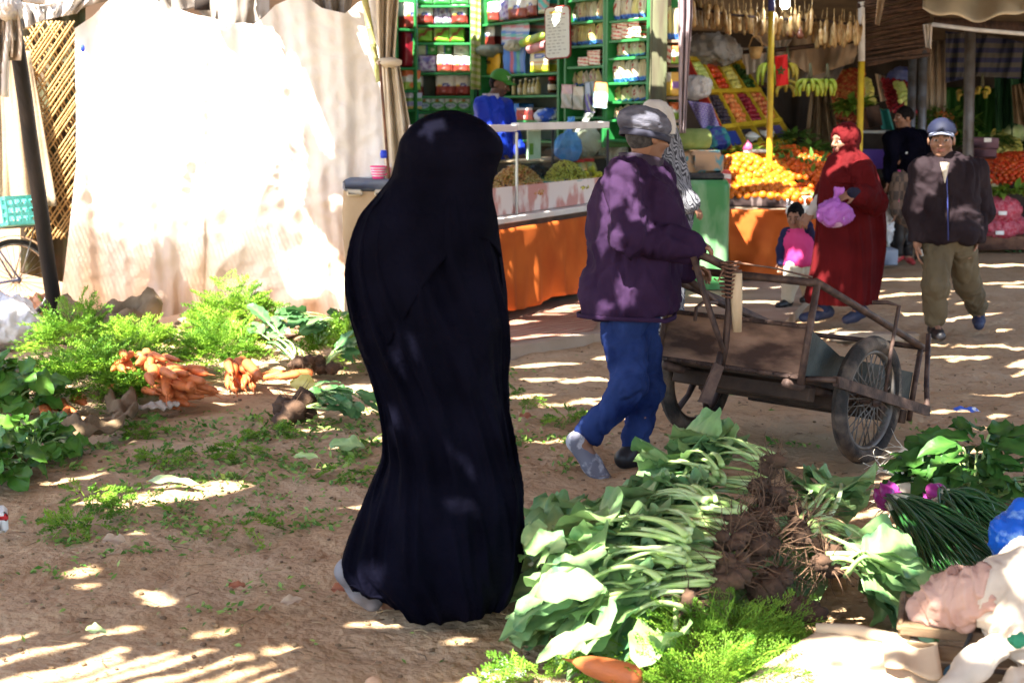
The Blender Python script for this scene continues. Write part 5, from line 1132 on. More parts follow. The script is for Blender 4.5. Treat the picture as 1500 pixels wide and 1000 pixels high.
mb=MB().grid(lambda u,w_: P(1008+34*u+22*w_*(1-u*.3),148+44*w_+4*u,15.4+.03*math.sin(u*9+w_*5)),14,12); tag(mb.build('patterned_banner',pattern_mat('violet_checks','brick',(.16,.1,.42),(.2,.14,.5),(9,9,13),c3=(.5,.48,.62),rot=(R(90),0,R(20))),thick=.01),'violet and white patterned banner on the rack\'s left side','banner')
c=P(1045,205,15.2); blob_sack('teal_bag','teal and navy plastic bag at the rack\'s foot','bag',mat('teal_film',(.02,.16,.18),var=(.02,.03,.2),scale=6,rough=.4,bump=.2,contrast=(.48,.53)),c,(.16,.14,.14),9,amp=.04)
# greens and a red onion along the rack's foot
def greens(name,label,c,r,n,L_,W_,m,seed,cat='greens',flat=.6):
    rr=random.Random(seed); mb=MB(); c=V(c)
    for i in range(n):
        a=rr.uniform(0,6.283); e=rr.uniform(-.1,1.2); q=rr.random()**.5; p=c+V((r[0]*q*math.cos(a)*.8,r[1]*q*math.sin(a)*.8,r[2]*rr.uniform(0,1)*(1-q*q*.6)))
        leaf_quad(mb,p,(math.cos(a)*math.cos(e)+rr.uniform(-.4,.4),math.sin(a)*math.cos(e)+rr.uniform(-.4,.4),math.sin(e)*flat),L_*rr.uniform(.6,1.2),W_*rr.uniform(.6,1.2),t=rr.random(),curl=rr.uniform(.1,.6))
    return tag(mb.build(name,m),label,cat)
m_bright=mat('bright_greens',(.10,.22,.02),tint=(.3,.42,.06),rough=.5,bump=.1,transl=.25)
greens('pepper_greens','bright green peppers and leaves along the rack\'s foot',P(1084,226,15.0),(.35,.2,.05),110,.10,.05,m_bright,3)
greens('leafy_greens','light green vegetables under the yellow pole',P(1122,224,15.1),(.3,.2,.05),100,.11,.045,m_bright,4)
greens('dark_greens','dark leafy greens behind the mandarin heap',P(1190,222,15.7),(.4,.3,.08),130,.16,.06,m_leafg,5)
greens('dark_herbs','dark herbs at the far right end of the rack',P(1168,205,16.2),(.2,.2,.1),70,.16,.05,m_leafg,6)
c=P(1095,216,14.85); mb=MB().lathe([(.001,-.06),(.035,-.055),(.055,-.01),(.04,.035),(.012,.055),(.006,.08)],c,n=14); tag(mb.build('red_onion',mat('red_onion_skin',(.4,.02,.1),var=(.5,.1,.2),scale=9,rough=.3,bump=0)),'single shiny red onion lying among the green peppers','onion')
c=P(1110,222,14.75); mb=MB().bbox(c,(.24,.2,.04),Matrix.Rotation(R(15),3,'Z'),b=.01); tag(mb.build('balance_pan',m_chrome),'grey scale pan between the onion and the mandarins','scale')
c=P(1046,262,13.9); root=thing('card_box','red and white printed box end left of the yellow oranges','box',c); MB().bbox(c,(.18,.3,.17),Matrix.Rotation(R(35),3,'Z'),b=.01).build('carton',pattern_mat('red_white_print','stripe',(.5,.06,.05),(.68,.6,.55),(1,1,4),rot=(0,R(60),0)),root,smooth=False)
# --- bananas
def bananas(label,c,n,spread,L_,m,seed,turns=2):
    rr=random.Random(seed); c=V(c); root=thing('banana_bunch',label,'bananas',c+V((0,0,.1))); MB().tube([c+V((0,0,.16)),c+V((.01,0,.05)),c],[.012,.02,.03],8).build('stalk',m_oldgreen,root)
    for i in range(n):
        a=-.3+6.6*i/n; tier=i%turns; b0=c+V((math.cos(a)*.03,math.sin(a)*.03,-.01-.05*tier)); d=V((math.cos(a),math.sin(a)*.8,0)); pts=[];rad=[]
        for s in range(6): f=s/5; pts.append(b0+d*spread*math.sin(f*1.9)*(1+.1*rr.random())+V((0,0,-L_*f+.05*math.sin(f*2.6)))); rad.append(.023*max(.25,math.sin(math.pi*(.12+.8*f))**.5))
        MB().tube(pts,rad,7).build('banana',m,root)
    return root
m_bang=mat('green_banana',(.2,.3,.025),var=(.32,.37,.05),scale=9,rough=.45,bump=0); m_bany=mat('dim_banana',(.36,.3,.03),var=(.22,.16,.03),scale=9,rough=.45,bump=0)
bananas('big green banana bunch hanging right of the yellow pole',P(1186,116,14.9),18,.10,.14,m_bang,1); bananas('small pale green banana bunch at the right of the big one',P(1211,116,15.1),11,.06,.14,m_bang,2)
bananas('yellow-green banana bunch hanging just left of the yellow pole',P(1124,92,15.4),9,.07,.2,m_bang,3); bananas('dull yellow banana bunch behind the red flag',P(1153,92,15.6),12,.08,.18,m_bany,4); bananas('low brownish banana bunch under the red flag',P(1150,118,15.5),8,.09,.14,m_bany,5)
bananas('dim bunch of bananas hanging left of the tall grey-brown pole',P(1412,132,17.5),5,.05,.1,m_bany,6); bananas('dim bunch of bananas hanging right of the tall grey-brown pole',P(1438,128,17.6),6,.06,.1,m_bany,7)
# red flag with a green star
root=thing('red_flag','small red flag with a dark green star hanging on the yellow pole','flag',P(1143,82,14.6)); MB().grid(lambda u,w_: P(1135+18*u+2*w_,83+44*w_-3*u,14.62+.04*math.sin(u*6+w_*3)),10,14).build('cloth',mat('flag_red',(.5,.012,.015),rough=.8,bump=.1),root,thick=.004)
c=P(1144,104,14.55); mb=MB(); 
for k in range(5):
    a0,a1=R(90+k*144),R(90+(k+1)*144); p0=c+V((math.cos(a0),0,math.sin(a0)))*.045; p1=c+V((math.cos(a1),0,math.sin(a1)))*.045; mb.tube([p0,p1],.005,5)
mb.build('star',mat('flag_green',(.005,.08,.02),rough=.8),root)
# --- things hung under the roofs
m_tancl=mat('tan_sheeting',(.5,.38,.27),var=(.38,.28,.19),scale=3,rough=.9,bump=.3,bscale=12,transl=.3)
cloth_strip('stall_canvas','tan canvas panel under the stall roof left of the reed roof','canvas',m_tancl,[(1100,48),(1180,50),(1262,60)],[(1110,60),(1190,112),(1250,92)],17.5,21,amp=.1)
cloth_strip('stall_canvas','bluish-brown canvas hanging behind the bananas',"canvas",mat('bluish_canvas',(.2,.19,.2),var=(.3,.25,.2),scale=3,rough=.9,bump=.3),[(1085,70),(1150,66),(1250,72)],[(1092,118),(1150,124),(1225,118)],18.0,22,amp=.1)
cloth_strip('light_rag','pale rag hanging left of the yellow pole with frayed corner','rag',m_pale,[(1090,72),(1128,68)],[(1094,110),(1122,100)],16.6,23,amp=.04,nu=16)
cloth_strip('light_rag','pale cloth corner hanging on the dark rail right of the pole','rag',m_pale,[(1135,60),(1160,58)],[(1140,88),(1146,80)],16.7,24,amp=.04,nu=16)
mb=MB().tube([P(1040,80,16.4),P(1150,72,16.4),P(1260,60,16.4)],.025,8); tag(mb.build('hanging_rail',m_darkmetal),'dark horizontal rail under the stall roof','rail')
c=P(1107,76,16.2); root=thing('wicker_basket','small wicker basket hanging from the dark rail','basket',c); MB().lathe([(.03,-.08),(.055,-.07),(.085,.05),(.075,.05),(.05,-.06)],c,n=16).build('basket',m_cane,root); MB().tube([c+V((-.08,0,.05)),c+V((-.04,0,.16)),c+V((.04,0,.16)),c+V((.08,0,.05))],.008,6).build('handle',m_cane,root)
m_date=mat('amber_strand',(.2,.105,.03),var=(.34,.24,.11),scale=25,rough=.35,bump=.2,rand=.35)
proto=None
for k in range(62):
    x=1013+k*4.05+U(-1.4,1.4); sag=26+22*math.sin((x-1010)/250*math.pi*.9)*.5+ (18 if x>1190 else 0); y=sag+U(-5,5)-(8 if x<1060 else 0); Y=15.2+U(-.5,.5)
    if proto is None:
        mb=MB().tube([(0,0,.20),(0,0,.1)],.004,4); mb.lathe([(.008,.11),(.022,.08),(.026,.0),(.022,-.08),(.01,-.1)],n=7); proto=o=mb.build('hanging_strand',m_date,None,world=False)
    else: o=proto.copy(); COL.objects.link(o)
    o.location=P(x,y,Y); o.rotation_euler=(U(-.12,.12),U(-.12,.12),U(0,6)); o.scale=(U(.8,1.3),U(.8,1.3),U(.8,1.35)); tag(o,'amber dried strand hanging in the long row under the stall roof','strand','amber strands hung along the roof edge')
mb=MB().tube([P(1005,10,15.2),P(1070,22,15.2),P(1140,28,15.2),P(1200,30,15.2),P(1262,38,15.2)],.015,6); tag(mb.build('strand_line',m_darkmetal),'drooping dark line the amber strands hang from','line')
for k,(x,y,l) in enumerate([(1158,47,'left of two dark pears hanging under the bulb'),(1172,49,'right of two dark pears hanging under the bulb')]):
    c=P(x,y,15.0); MB; mb=MB().lathe([(.005,.1),(.006,.05),(.025,.02),(.045,-.02),(.03,-.055),(.0,-.06)],c,n=12); tag(mb.build('hanging_gourd',mat('brown_gourd',(.1,.035,.02),rough=.35)),'dark hanging gourd, '+l.replace('pears','gourds'),'gourd')
c=P(1150,5,14.8); root=thing('light_bulb','bare glowing white bulb at the top of the yellow pole','bulb',c); MB().ell(c,(.05,.05,.06),nu=14,nv=10).build('globe',mat('lit_bulb',(.9,.95,1),emit=(.85,.93,1,30),bump=0),root); MB().lathe([(.02,.05),(.025,.06),(.025,.12),(.01,.13)],c,n=10).build('socket',m_black,root)
# --- roofs and walls of the stalls
m_roof=mat('old_tarpaulin',(.14,.105,.065),var=(.08,.058,.04),scale=2.5,rough=.9,bump=.35,bscale=12,transl=.06)
mb=MB().grid(lambda u,w_: V((.9+8.6*u,14.0+7.6*w_,2.92+.25*math.sin(u*7)*.3+.12*math.sin(w_*9+u*3)-.12*w_)),40,30); tag(mb.build('tarpaulin_roof',m_roof,thick=.015),'sagging brown tarpaulin roof over the fruit stalls','roof')
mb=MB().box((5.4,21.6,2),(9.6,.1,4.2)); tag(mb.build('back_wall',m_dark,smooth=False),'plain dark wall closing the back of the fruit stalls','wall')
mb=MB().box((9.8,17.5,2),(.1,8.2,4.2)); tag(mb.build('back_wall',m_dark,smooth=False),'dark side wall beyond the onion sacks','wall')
m_cans=mat('reed_rods',(.075,.04,.027),var=(.035,.02,.015),scale=16,rough=.8,bump=.25,bscale=60,rand=.2)
root=thing('reed_roof','slanting roof of dark reed rods right of the white-topped pole','roof',P(1310,60,15.6))
for k in range(30):
    f=k/29; yl=-34+132*f; yr=-60+140*f+6*math.sin(k*2.1); mb=MB()
    pts=[P(1256+106*s,yl+(yr-yl)*s+1.2*math.sin(s*7+k*3),15.3+.9*f+.03*math.sin(k*1.7)) for s in(0,.25,.5,.75,1)]; mb.tube(pts,.020+.004*math.sin(k*5),6); mb.build('reed_rod',m_cans,root)
for k in range(26):
    f=k/25; mb=MB(); mb.tube([P(1085+150*s,92+40*f-22*s*(1-f)+2*math.sin(k*1.3),18.6+.6*f) for s in(0,.5,1)],.02,6); 
    if k==0: root=thing('reed_screen','horizontal dark reed screen far behind the banana bunches','screen',P(1160,110,18.8))
    mb.build('reed_rod',m_cans,root)
m_creama=mat('cream_awning',(.6,.52,.38),var=(.5,.42,.3),scale=3,rough=.9,bump=.25,bscale=12,transl=.18)
mb=MB().grid(lambda u,w_: P(1352+175*u, -40+ (52-10*u+22*math.sin(u*3.1))*w_+4*math.sin(u*17)*w_, 15.6-.9*w_+.06*math.sin(u*13+w_*3)),40,16); tag(mb.build('cream_awning',m_creama,thick=.01),'cream canvas awning sagging at the right top','awning')
root=thing('awning_fringe','dark brown reed fringe under the cream awning','fringe',P(1450,40,15.5))
for k in range(48): x=1370+k*3; mb=MB().tube([P(x,26+.06*(x-1370),15.6),P(x+1.5,38+.1*(x-1370)+U(-2,3),15.55)],.016,5); mb.build('reed_rod',m_cans,root)
m_bstr=pattern_mat('blue_striped_canvas','stripe',(.008,.014,.07),(.07,.062,.055),(.01,.01,2.6),rot=(0,R(82),0)); 
cloth_strip('striped_canvas','blue and grey striped canvas hanging behind the tall pole','canvas',m_bstr,[(1385,46),(1440,50),(1500,62)],[(1385,122),(1430,112),(1495,116)],18.6,31,amp=.08)
m_gtarp=mat('green_tarpaulin',(.04,.16,.02),var=(.02,.1,.015),scale=2,rough=.6,bump=.2,bscale=10,transl=.3)
cloth_strip('green_tarpaulin','bright green tarpaulin wall behind the tall pole','tarpaulin',m_gtarp,[(1378,128),(1470,130)],[(1372,215),(1470,208)],20.4,33,amp=.06)
cloth_strip('dark_green_drape','dark green drape at the right end of the tarpaulin','drape',mat('deep_green',(.012,.05,.025),var=(.02,.08,.03),scale=4,rough=.8),[(1455,70),(1530,66)],[(1460,215),(1530,220)],19.6,35,amp=.12)
cloth_strip('brown_drape','brown cloth hanging over the dark green drape at the right','drape',m_burlap,[(1482,125),(1500,122)],[(1485,180),(1520,190)],19.0,37,amp=.06,nu=16)
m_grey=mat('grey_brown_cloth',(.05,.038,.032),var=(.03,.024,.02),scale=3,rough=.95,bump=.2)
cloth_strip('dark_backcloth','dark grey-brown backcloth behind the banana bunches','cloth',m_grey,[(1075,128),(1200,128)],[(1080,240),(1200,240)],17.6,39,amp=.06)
cloth_strip('tan_drape','grey-tan sacking drape hanging under the big banana bunch','drape',m_burlap,[(1188,132),(1215,130)],[(1175,238),(1236,236)],16.9,41,amp=.08)
cloth_strip('brown_board_cloth','tall brown cloth between two grey poles','cloth',m_canvas,[(1358,60),(1386,60)],[(1356,215),(1386,215)],19.6,43,amp=.03)
cloth_strip('hung_wrapper','crumpled white wrapper hanging at the reed roof\'s corner','wrapper',m_pale,[(1352,36),(1366,34)],[(1356,70),(1364,72)],15.4,45,amp=.05,nu=12)
cloth_strip('torn_strip','torn tan strip dangling before the reed roof','strip',m_tancl,[(1286,-10),(1298,-10)],[(1282,36),(1288,38)],14.9,47,amp=.03,nu=8)
# --- sloping crates at the back of the middle
def slope(label_h,kind,fn,q,r,label,cat,group): heap(kind,fn,*q,r,.03,label,cat,group)
sl2=[P(1214,172,17.6),P(1268,185,17.0),P(1266,104,18.6),P(1212,108,19.2)]
root=thing('sloping_stand','red-edged sloping stand of red apples behind the white-topped pole','stand',(sl2[0]+sl2[2])/2)
e0=(sl2[1]-sl2[0]); mb=MB().hexa([p_+V((0,0,-k)) for p_,k in((sl2[0],.06),(sl2[0],.02),(sl2[3],.06),(sl2[3],.02),(sl2[1],.06),(sl2[1],.02),(sl2[2],.06),(sl2[2],.02))]); mb.build('board',m_wood,root,smooth=False)
MB().tube([sl2[3]-V((0.05,0,0)),sl2[0]+V((-.05,0,0)),P(1262,202,16.6)],.022,6).build('red_edge',MATS['red_paint'],root)
heap('red_apple',None,sl2[0],sl2[1],sl2[2],sl2[3],.038,.03,'small red apple on the sloping stand behind the white-topped pole','red apple','apples on the sloping stand',step=2.0)
greens('pale_greens','pale green vegetables below the apple stand',P(1252,165,16.7),(.22,.2,.16),110,.16,.09,m_bright,11)
heap('pear',None,P(1266,158,17.2),P(1282,160,17.2),P(1276,118,18.2),P(1264,118,18.2),.037,.02,'yellow pear beside the white-topped pole, back row','pear','pears in the back row',step=2.1)
sl3=[P(1300,165,17.9),P(1345,172,17.6),P(1330,122,18.6),P(1290,118,18.8)]
heap('red_plum',None,*sl3,.034,.05,'dark red plum on the stand behind the man in black','red plum','plums behind the man in black',step=2.0)
heap('green_apple',None,P(1314,150,17.6),P(1336,160,17.5),P(1322,125,18.3),P(1306,122,18.4),.036,.05,'green apple among plums behind the man in black','green apple','apples behind the man in black',step=2.1)
cloth_strip('hung_sack','pale brown sack hanging in the dim stall centre','sack',m_canvas,[(1282,108),(1306,112)],[(1290,150),(1318,140)],18.9,51,amp=.08,nu=16)
c=P(1320,112,18.8); blob_sack('blue_bundle','dark blue plastic bundle high in the dim stall','bundle',mat('deep_blue_film',(.01,.02,.16),var=(.1,.12,.25),scale=8,rough=.4),c,(.16,.12,.12),4,amp=.03)
c=P(1273,172,16.4); mb=MB().bbox(c,(.2,.2,.24),Matrix.Rotation(R(-12),3,'Y')@Matrix.Rotation(R(20),3,'Z'),b=.01); tag(mb.build('dark_box',mat('dark_carton',(.035,.02,.015),var=(.1,.05,.03),scale=8,rough=.8)),'dark tilted carton beside the white-topped pole','carton')
mb=MB().grid(lambda u,w_: P(1284+18*u+8*w_,160+30*w_,16.7+.05*math.sin(u*5)),8,8); tag(mb.build('teal_sheet',mat('dim_teal',(.02,.18,.17),rough=.5),thick=.008),'teal plastic sheet beside the dark tilted carton','sheet')
root=thing('back_table','dark table in the middle stall with a bright edge','table',P(1285,200,17.1)); q=P(1280,193,17.1); MB().bbox(q,(.7,.5,.03),b=.004).build('top',m_pwhite,root,smooth=False); MB().box(q-V((0,0,.12)),(.66,.46,.2)).build('apron',m_dark,root,smooth=False)
for sx in(-.3,.3):
    for sy in(-.2,.2): MB().box((q.x+sx,q.y+sy,(q.z-.02)/2),(.05,.05,q.z-.04)).build('leg',m_dark,root,smooth=False)
c=P(1284,232,16.6); tray('violet_crate','violet plastic crate behind the red-robed woman\'s shoulder',[c+V((-.16,-.12,-.1)),c+V((.16,-.12,-.1)),c+V((.16,.12,-.1)),c+V((-.16,.12,-.1))],.2,mat('violet_plastic',(.13,.08,.5),rough=.4,bump=0),'crate')
c=P(1284,262,16.6); mb=MB().box((c.x,c.y,(c.z-.02)/2),(.5,.4,c.z+.0)); tag(mb.build('stall_plinth',m_dark,smooth=False),'dark wooden plinth under the violet crate','plinth')
# --- right-hand stall
root=thing('vegetable_stall','low dark vegetable stall at the right with tomatoes and cabbages','stall',P(1470,300,17.9)); q=P(1478,272,18.2)
MB().bbox((q.x+.25,q.y+.5,q.z/2),(1.3,1.2,q.z-.03),b=.01).build('counter',m_dark,root,smooth=False)
heap('tomato',None,P(1425,272,17.8),P(1515,275,17.8),P(1515,226,18.8),P(1445,232,18.8),.04,.12,'red tomato in the sunlit heap at the right edge','tomato','tomatoes heaped at the right',step=1.9)
heap('turnip',lambda:fruit_mesh('turnip',.042,mat('turnip_skin',(.6,.54,.36),var=(.45,.45,.15),scale=8,rough=.5,bump=0,rand=.1)),P(1438,290,17.6),P(1462,292,17.6),P(1458,258,18.1),P(1438,256,18.1),.042,.05,'cream turnip left of the sunlit tomatoes','turnip','turnips beside the tomatoes',step=2.0)
heap('pear',None,P(1440,226,19.0),P(1500,232,19.0),P(1490,196,19.8),P(1455,192,19.8),.037,.05,'yellow fruit in the dim sloping heap behind the tomatoes','pear','yellow fruit behind the tomatoes',step=2.1)
heap('cabbage',lambda:fruit_mesh('cabbage',.12,mat('cabbage_skin',(.38,.5,.2),var=(.5,.58,.34),scale=6,rough=.6,bump=.4,bscale=14),bump=.05,nu=16,nv=12),P(1470,200,19.6),P(1500,224,19.3),P(1500,196,20),P(1470,182,20),.12,.05,'pale green cabbage at the back of the right-hand stall','cabbage','cabbages at the right',step=1.7)
greens('pale_greens','green leaves in front of the tomatoes at the right edge',P(1485,285,17.4),(.35,.15,.1),110,.16,.08,m_bright,21)
greens('dark_greens','dim green vegetables sloping left of the cabbages',P(1448,215,19.2),(.35,.25,.2),150,.18,.07,m_leafg,22)
greens('dark_greens','dim vegetables behind the cap of the walking man',P(1385,190,19.4),(.5,.25,.3),200,.2,.07,m_leafg,23)
heap('peach',None,P(1372,192,19.2),P(1402,205,19.0),P(1396,168,19.8),P(1364,158,19.8),.038,.05,'dim orange fruit behind the walking man\'s cap','peach','dim orange fruit heap',step=2.2)
c=P(1440,217,17.9); root=thing('purple_satchel','dusky purple satchel hanging on the tall grey-brown pole','satchel',c); MB().bbox(c,(.32,.14,.27),b=.03).build('body',mat('dusky_purple',(.12,.06,.08),var=(.18,.1,.12),scale=7,rough=.5),root); MB().bbox(c+V((0,-.08,.06)),(.33,.03,.14),b=.01).build('flap',MATS['dusky_purple'],root); MB().box(c+V((.02,-.1,.1)),(.09,.01,.05)).build('tag',m_whitep,root,smooth=False)
m_net=mat('red_onion_net',(.42,.02,.05),var=(.52,.16,.2),scale=28,rough=.55,bump=.6,bscale=34,bdist=.03)
for k,(px,py,rx,rz,l) in enumerate([(1466,308,.24,.17,'upper red net sack of onions with a white tag, stacked'),(1462,334,.26,.13,'lower red net sack of onions with a white tag'),(1484,330,.16,.12,'red net onion sack at the right behind the lower sack')]):
    c=P(px,py,17.3+(.2 if k==2 else 0)); root=thing('onion_sack',l,'sack',c); f=SDF(c-V((.4,.35,.3)),c+V((.4,.35,.3)),.02); f.ell(c,(rx,.2,rz),k=.05)
    v,q=f.mesh(); v=folds(v,q,.035,(13,13,13),k+2,1.0); mesh_obj('net',v,q,m_net,root)
    if k<2: MB().box(c+V((-.05,-.215,-.02 if k==0 else -.04)),(.1,.01,.045)).build('tag',m_whitep,root,smooth=False)
c=P(1462,355,17.4); mb=MB().bbox((c.x,c.y,.09),(.7,.45,.17),b=.01); tag(mb.build('wooden_pallet',m_rust),'low brown wooden box under the onion sacks','pallet')
c=P(1498,320,17.6); root=thing('green_crate','green plastic crate at the right edge beside the onion sacks','crate',c); mb=MB()
for i in range(7):
    for z in range(2): mb.box((c.x-.2+i*.07,c.y,c.z-.2+z*.02),(.02,.3,.4 if z==0 else .3))
    mb.box((c.x,c.y-.16,c.z-.35+i*.06),(.46,.02,.02))
mb.build('basket',mat('green_plastic',(.03,.2,.06),rough=.4),root,smooth=False)
# white bags and grey crate behind the plaid girl
c=P(1300,330,15.9); bag('white_bag','full white plastic bag hanging behind the red-robed woman',c,(.1,.1,.24),MATS['white_film'],12)
c=P(1300,374,15.6); mb=MB().bbox((c.x,c.y,.09),(.17,.25,.18),b=.01); tag(mb.build('grey_crate',mat('grey_plastic',(.22,.24,.28),rough=.5)),'small grey box on the ground behind the red-robed woman','box')
# ================================================================ people
m_skin=mat('skin',(1,1,1),col=True,rough=.55,bump=.08,bscale=120,spec=.35)
def hframe(face,upv=(0,0,1)):
    y=V(face).normalized(); x=y.cross(V(upv)).normalized(); z=x.cross(y).normalized(); return Matrix((x,y,z)).transposed()   # columns: side, front, up
def add_head(s,c,face,k=1.,upv=(0,0,1)):
    Rm=hframe(face,upv); c=V(c); q=lambda x,y,z: c+Rm@V((x*k,y*k,z*k))
    e=lambda p,r,kk=.02,op='u': s.ell(q(*p),[a*k for a in r],Rm,kk*k,op)
    e((0,-.012,.022),(.076,.096,.095)); e((0,.022,-.05),(.056,.062,.066),.03); e((0,.05,-.09),(.03,.03,.022),.02)
    e((.042,.052,-.025),(.026,.03,.03),.02); e((-.042,.052,-.025),(.026,.03,.03),.02); e((0,.074,.026),(.056,.018,.013),.015)
    e((.031,.094,.004),(.017,.012,.009),.008,'s'); e((-.031,.094,.004),(.017,.012,.009),.008,'s'); e((.031,.078,.004),(.014,.012,.010),.004); e((-.031,.078,.004),(.014,.012,.010),.004)
    s.cone(q(0,.086,.012),q(0,.112,-.026),.009*k,.014*k,.01*k); e((.012,.096,-.03),(.010,.011,.009),.008); e((-.012,.096,-.03),(.010,.011,.009),.008)
    e((0,.082,-.054),(.025,.013,.007),.006); e((0,.08,-.066),(.021,.013,.008),.006)
    for sd in(-1,1): e((sd*.079,-.012,-.006),(.010,.022,.032),.01)
    return Rm
def head_col(v,c,Rm,k,skin,stubble=0.,hairc=(.02,.015,.012)):
    p=(v-np.array(c))@np.array(Rm)/k; x,y,z=p[:,0],p[:,1],p[:,2]; ax=np.abs(x); C=np.tile(np.array(skin),(len(v),1)); front=y>.06
    def put(m,cc,f=1.): C[m]=C[m]*(1-f)+np.array(cc)*f
    if stubble: put((z<-.03)&(z>-.13)&(y>-.02)&~((np.abs(z+.058)<.012)&(ax<.026)),(.05,.035,.03),stubble)
    put(front&(np.abs(z+.059)<.011)&(ax<.027)&(y>.075),(.26,.09,.075),.7); put(front&(ax>.014)&(ax<.05)&(np.abs(z-.026-.003*np.sin(ax*60))<.007),hairc,.85)
    put(front&(ax>.017)&(ax<.045)&(np.abs(z-.004)<.007),(.35,.32,.3),.8); put(front&(np.abs(ax-.031)<.0075)&(np.abs(z-.004)<.008),(.01,.008,.007),1.)
    return C
def add_hand(s,w,d,n,side=1,curl=.5,k=1.,spread=.0):
    d=V(d).normalized(); n=V(n); n=(n-d*n.dot(d)).normalized(); l=d.cross(n)*side; w=V(w); Rm=Matrix((l,d,n)).transposed()
    s.cone(w-d*.03*k,w+d*.01*k,.027*k,.03*k,.02); s.ell(w+d*.048*k,(.041*k,.05*k,.017*k),Rm,.012)
    for i,(o,L_) in enumerate(((.031,.075),(.010,.086),(-.012,.08),(-.032,.062))):
        p=w+d*.085*k+l*o*k; dd=(d+l*o*(2+spread)).normalized(); cu=curl*(.9+.12*i)
        for j,(f,r0,r1) in enumerate(((.45,.0098,.009),(.32,.009,.0082),(.25,.0082,.0066))):
            a=cu*(.55,1.,.7)[j]; dd=(dd*math.cos(a)+n*math.sin(a)).normalized(); nn=(n-dd*n.dot(dd)); n_=nn
            q=p+dd*L_*f*k; s.cone(p,q,r0*k,r1*k,.004); p=q
    p=w+d*.025*k+l*.036*k; dd=(d*.75+l*.6+n*.3).normalized(); q=p+dd*.042*k; s.cone(p,q,.0125*k,.0105*k,.006); q2=q+(dd*.6+d*.4+n*.5*curl-l*.3*curl).normalized()*.034*k; s.cone(q,q2,.0105*k,.008*k,.004)
def joints_box(J,m): a=np.array([list(J[k]) for k in J if k!='face']); return a.min(0)-m,a.max(0)+m
def body_mesh(root,J,h,skin,k=1.,hs=1.,stubble=0.,curl=(.5,.5),hands=True,hn=None,hd=None,upv=(0,0,1)):
    lo,hi=joints_box(J,.24*k); s=SDF(lo,hi,h); Rm=add_head(s,J['head'],J['face'],hs,upv); c=J['head']
    s.cone(J['neck'],c-V((0,0,.05*hs))-Rm@V((0,.015*hs,0)),.06*hs,.052*hs,.03)
    s.cone(J['neck']-V((0,0,.12*k)),J['pelvis'],.115*k,.105*k,.05); s.cone(J['shN'],J['shF'],.05*k,.05*k,.05)
    for e in 'NF':
        s.path([J['sh'+e],J['el'+e],J['wr'+e]],[.048*k,.04*k,.027*k],.02); s.path([J['hip'+e],J['kn'+e],J['an'+e],J['to'+e]],[.08*k,.055*k,.036*k,.03*k],.03)
        if hands:
            fd=(J['wr'+e]-J['el'+e]).normalized(); 
            if hd and hd.get(e) is not None: fd=V(hd[e])
            add_hand(s,J['wr'+e],fd,(hn or {}).get(e,V(J['face'])*.3+V((0,0,-1))),1 if e=='N' else -1,curl[0 if e=='N' else 1],k*.98)
    v,q=s.mesh(); C=head_col(v,c,Rm,hs,skin,stubble); C=np.concatenate([C,np.ones((len(C),1))],1)
    return mesh_obj('body',v,q,m_skin,root,col=C),Rm
def jacket_mesh(root,J,h,m,w_=.2,d_=.14,arm=(.078,.066,.056),hem=None,flare=1.05,name='jacket',amp=.022,freq=(9,9,5),seed=1,k=1.,torso=None,collar=True,tf=None):
    lo,hi=joints_box(J,.32*k); s=SDF(lo,hi,h); f=V(tf or (J['face'][0],J['face'][1],0)); Rm=hframe(f)
    ch=J['neck'].lerp(J['pelvis'],.36); be=J['neck'].lerp(J['pelvis'],.68); pe=J['pelvis']
    L_=(J['neck']-J['pelvis']).length
    s.ell(ch,(w_*.98,d_,L_*.44),Rm,.06); s.ell(be,(w_*.95,d_*1.02,L_*.45),Rm,.08); s.ell(pe,(w_*flare,d_*1.05*flare,L_*.42),Rm,.08); s.cone(J['neck']+V((0,0,.02)),J['neck']-V((0,0,.1)),.075*k,.1*k,.05)
    for e in 'NF':
        s.cone(J['neck']-V((0,0,.03)),J['sh'+e],.07*k,arm[0],.05); s.path([J['sh'+e],J['el'+e],J['wr'+e]],arm,.03)
    if hem is not None: s.cut(hem[0],hem[1])
    s.cut(J['neck']+V((0,0,.05*k)),(0,0,1)) if collar else None
    v,q=s.mesh(); v=relax(v,q,1); v=folds(v,q,amp,freq,seed); o=mesh_obj(name,v,q,m,root)
    return o
def trouser_mesh(root,J,h,m,r=(.1,.075,.068),amp=.02,seed=3,k=1.,name='trousers'):
    lo,hi=joints_box({a:J[a] for a in J if a[:2] in('hi','kn','an','pe')},.25*k); s=SDF(lo,hi,h)
    s.ell(J['pelvis']-V((0,0,.02)),(.165*k,.13*k,.14*k),hframe((J['face'][0],J['face'][1],0)),.04)
    for e in 'NF': an=J['an'+e]+(J['kn'+e]-J['an'+e])*.2; s.path([J['hip'+e],J['kn'+e],an],[a for a in r],.035); dd=(J['an'+e]-J['kn'+e]).normalized(); s.cone(J['an'+e]+dd*.12,J['an'+e]+dd*.13,.0,.0,.01) if False else None
    v,q=s.mesh(); v=folds(v,q,amp,(9,9,6),seed,1.2); return mesh_obj(name,v,q,m,root)
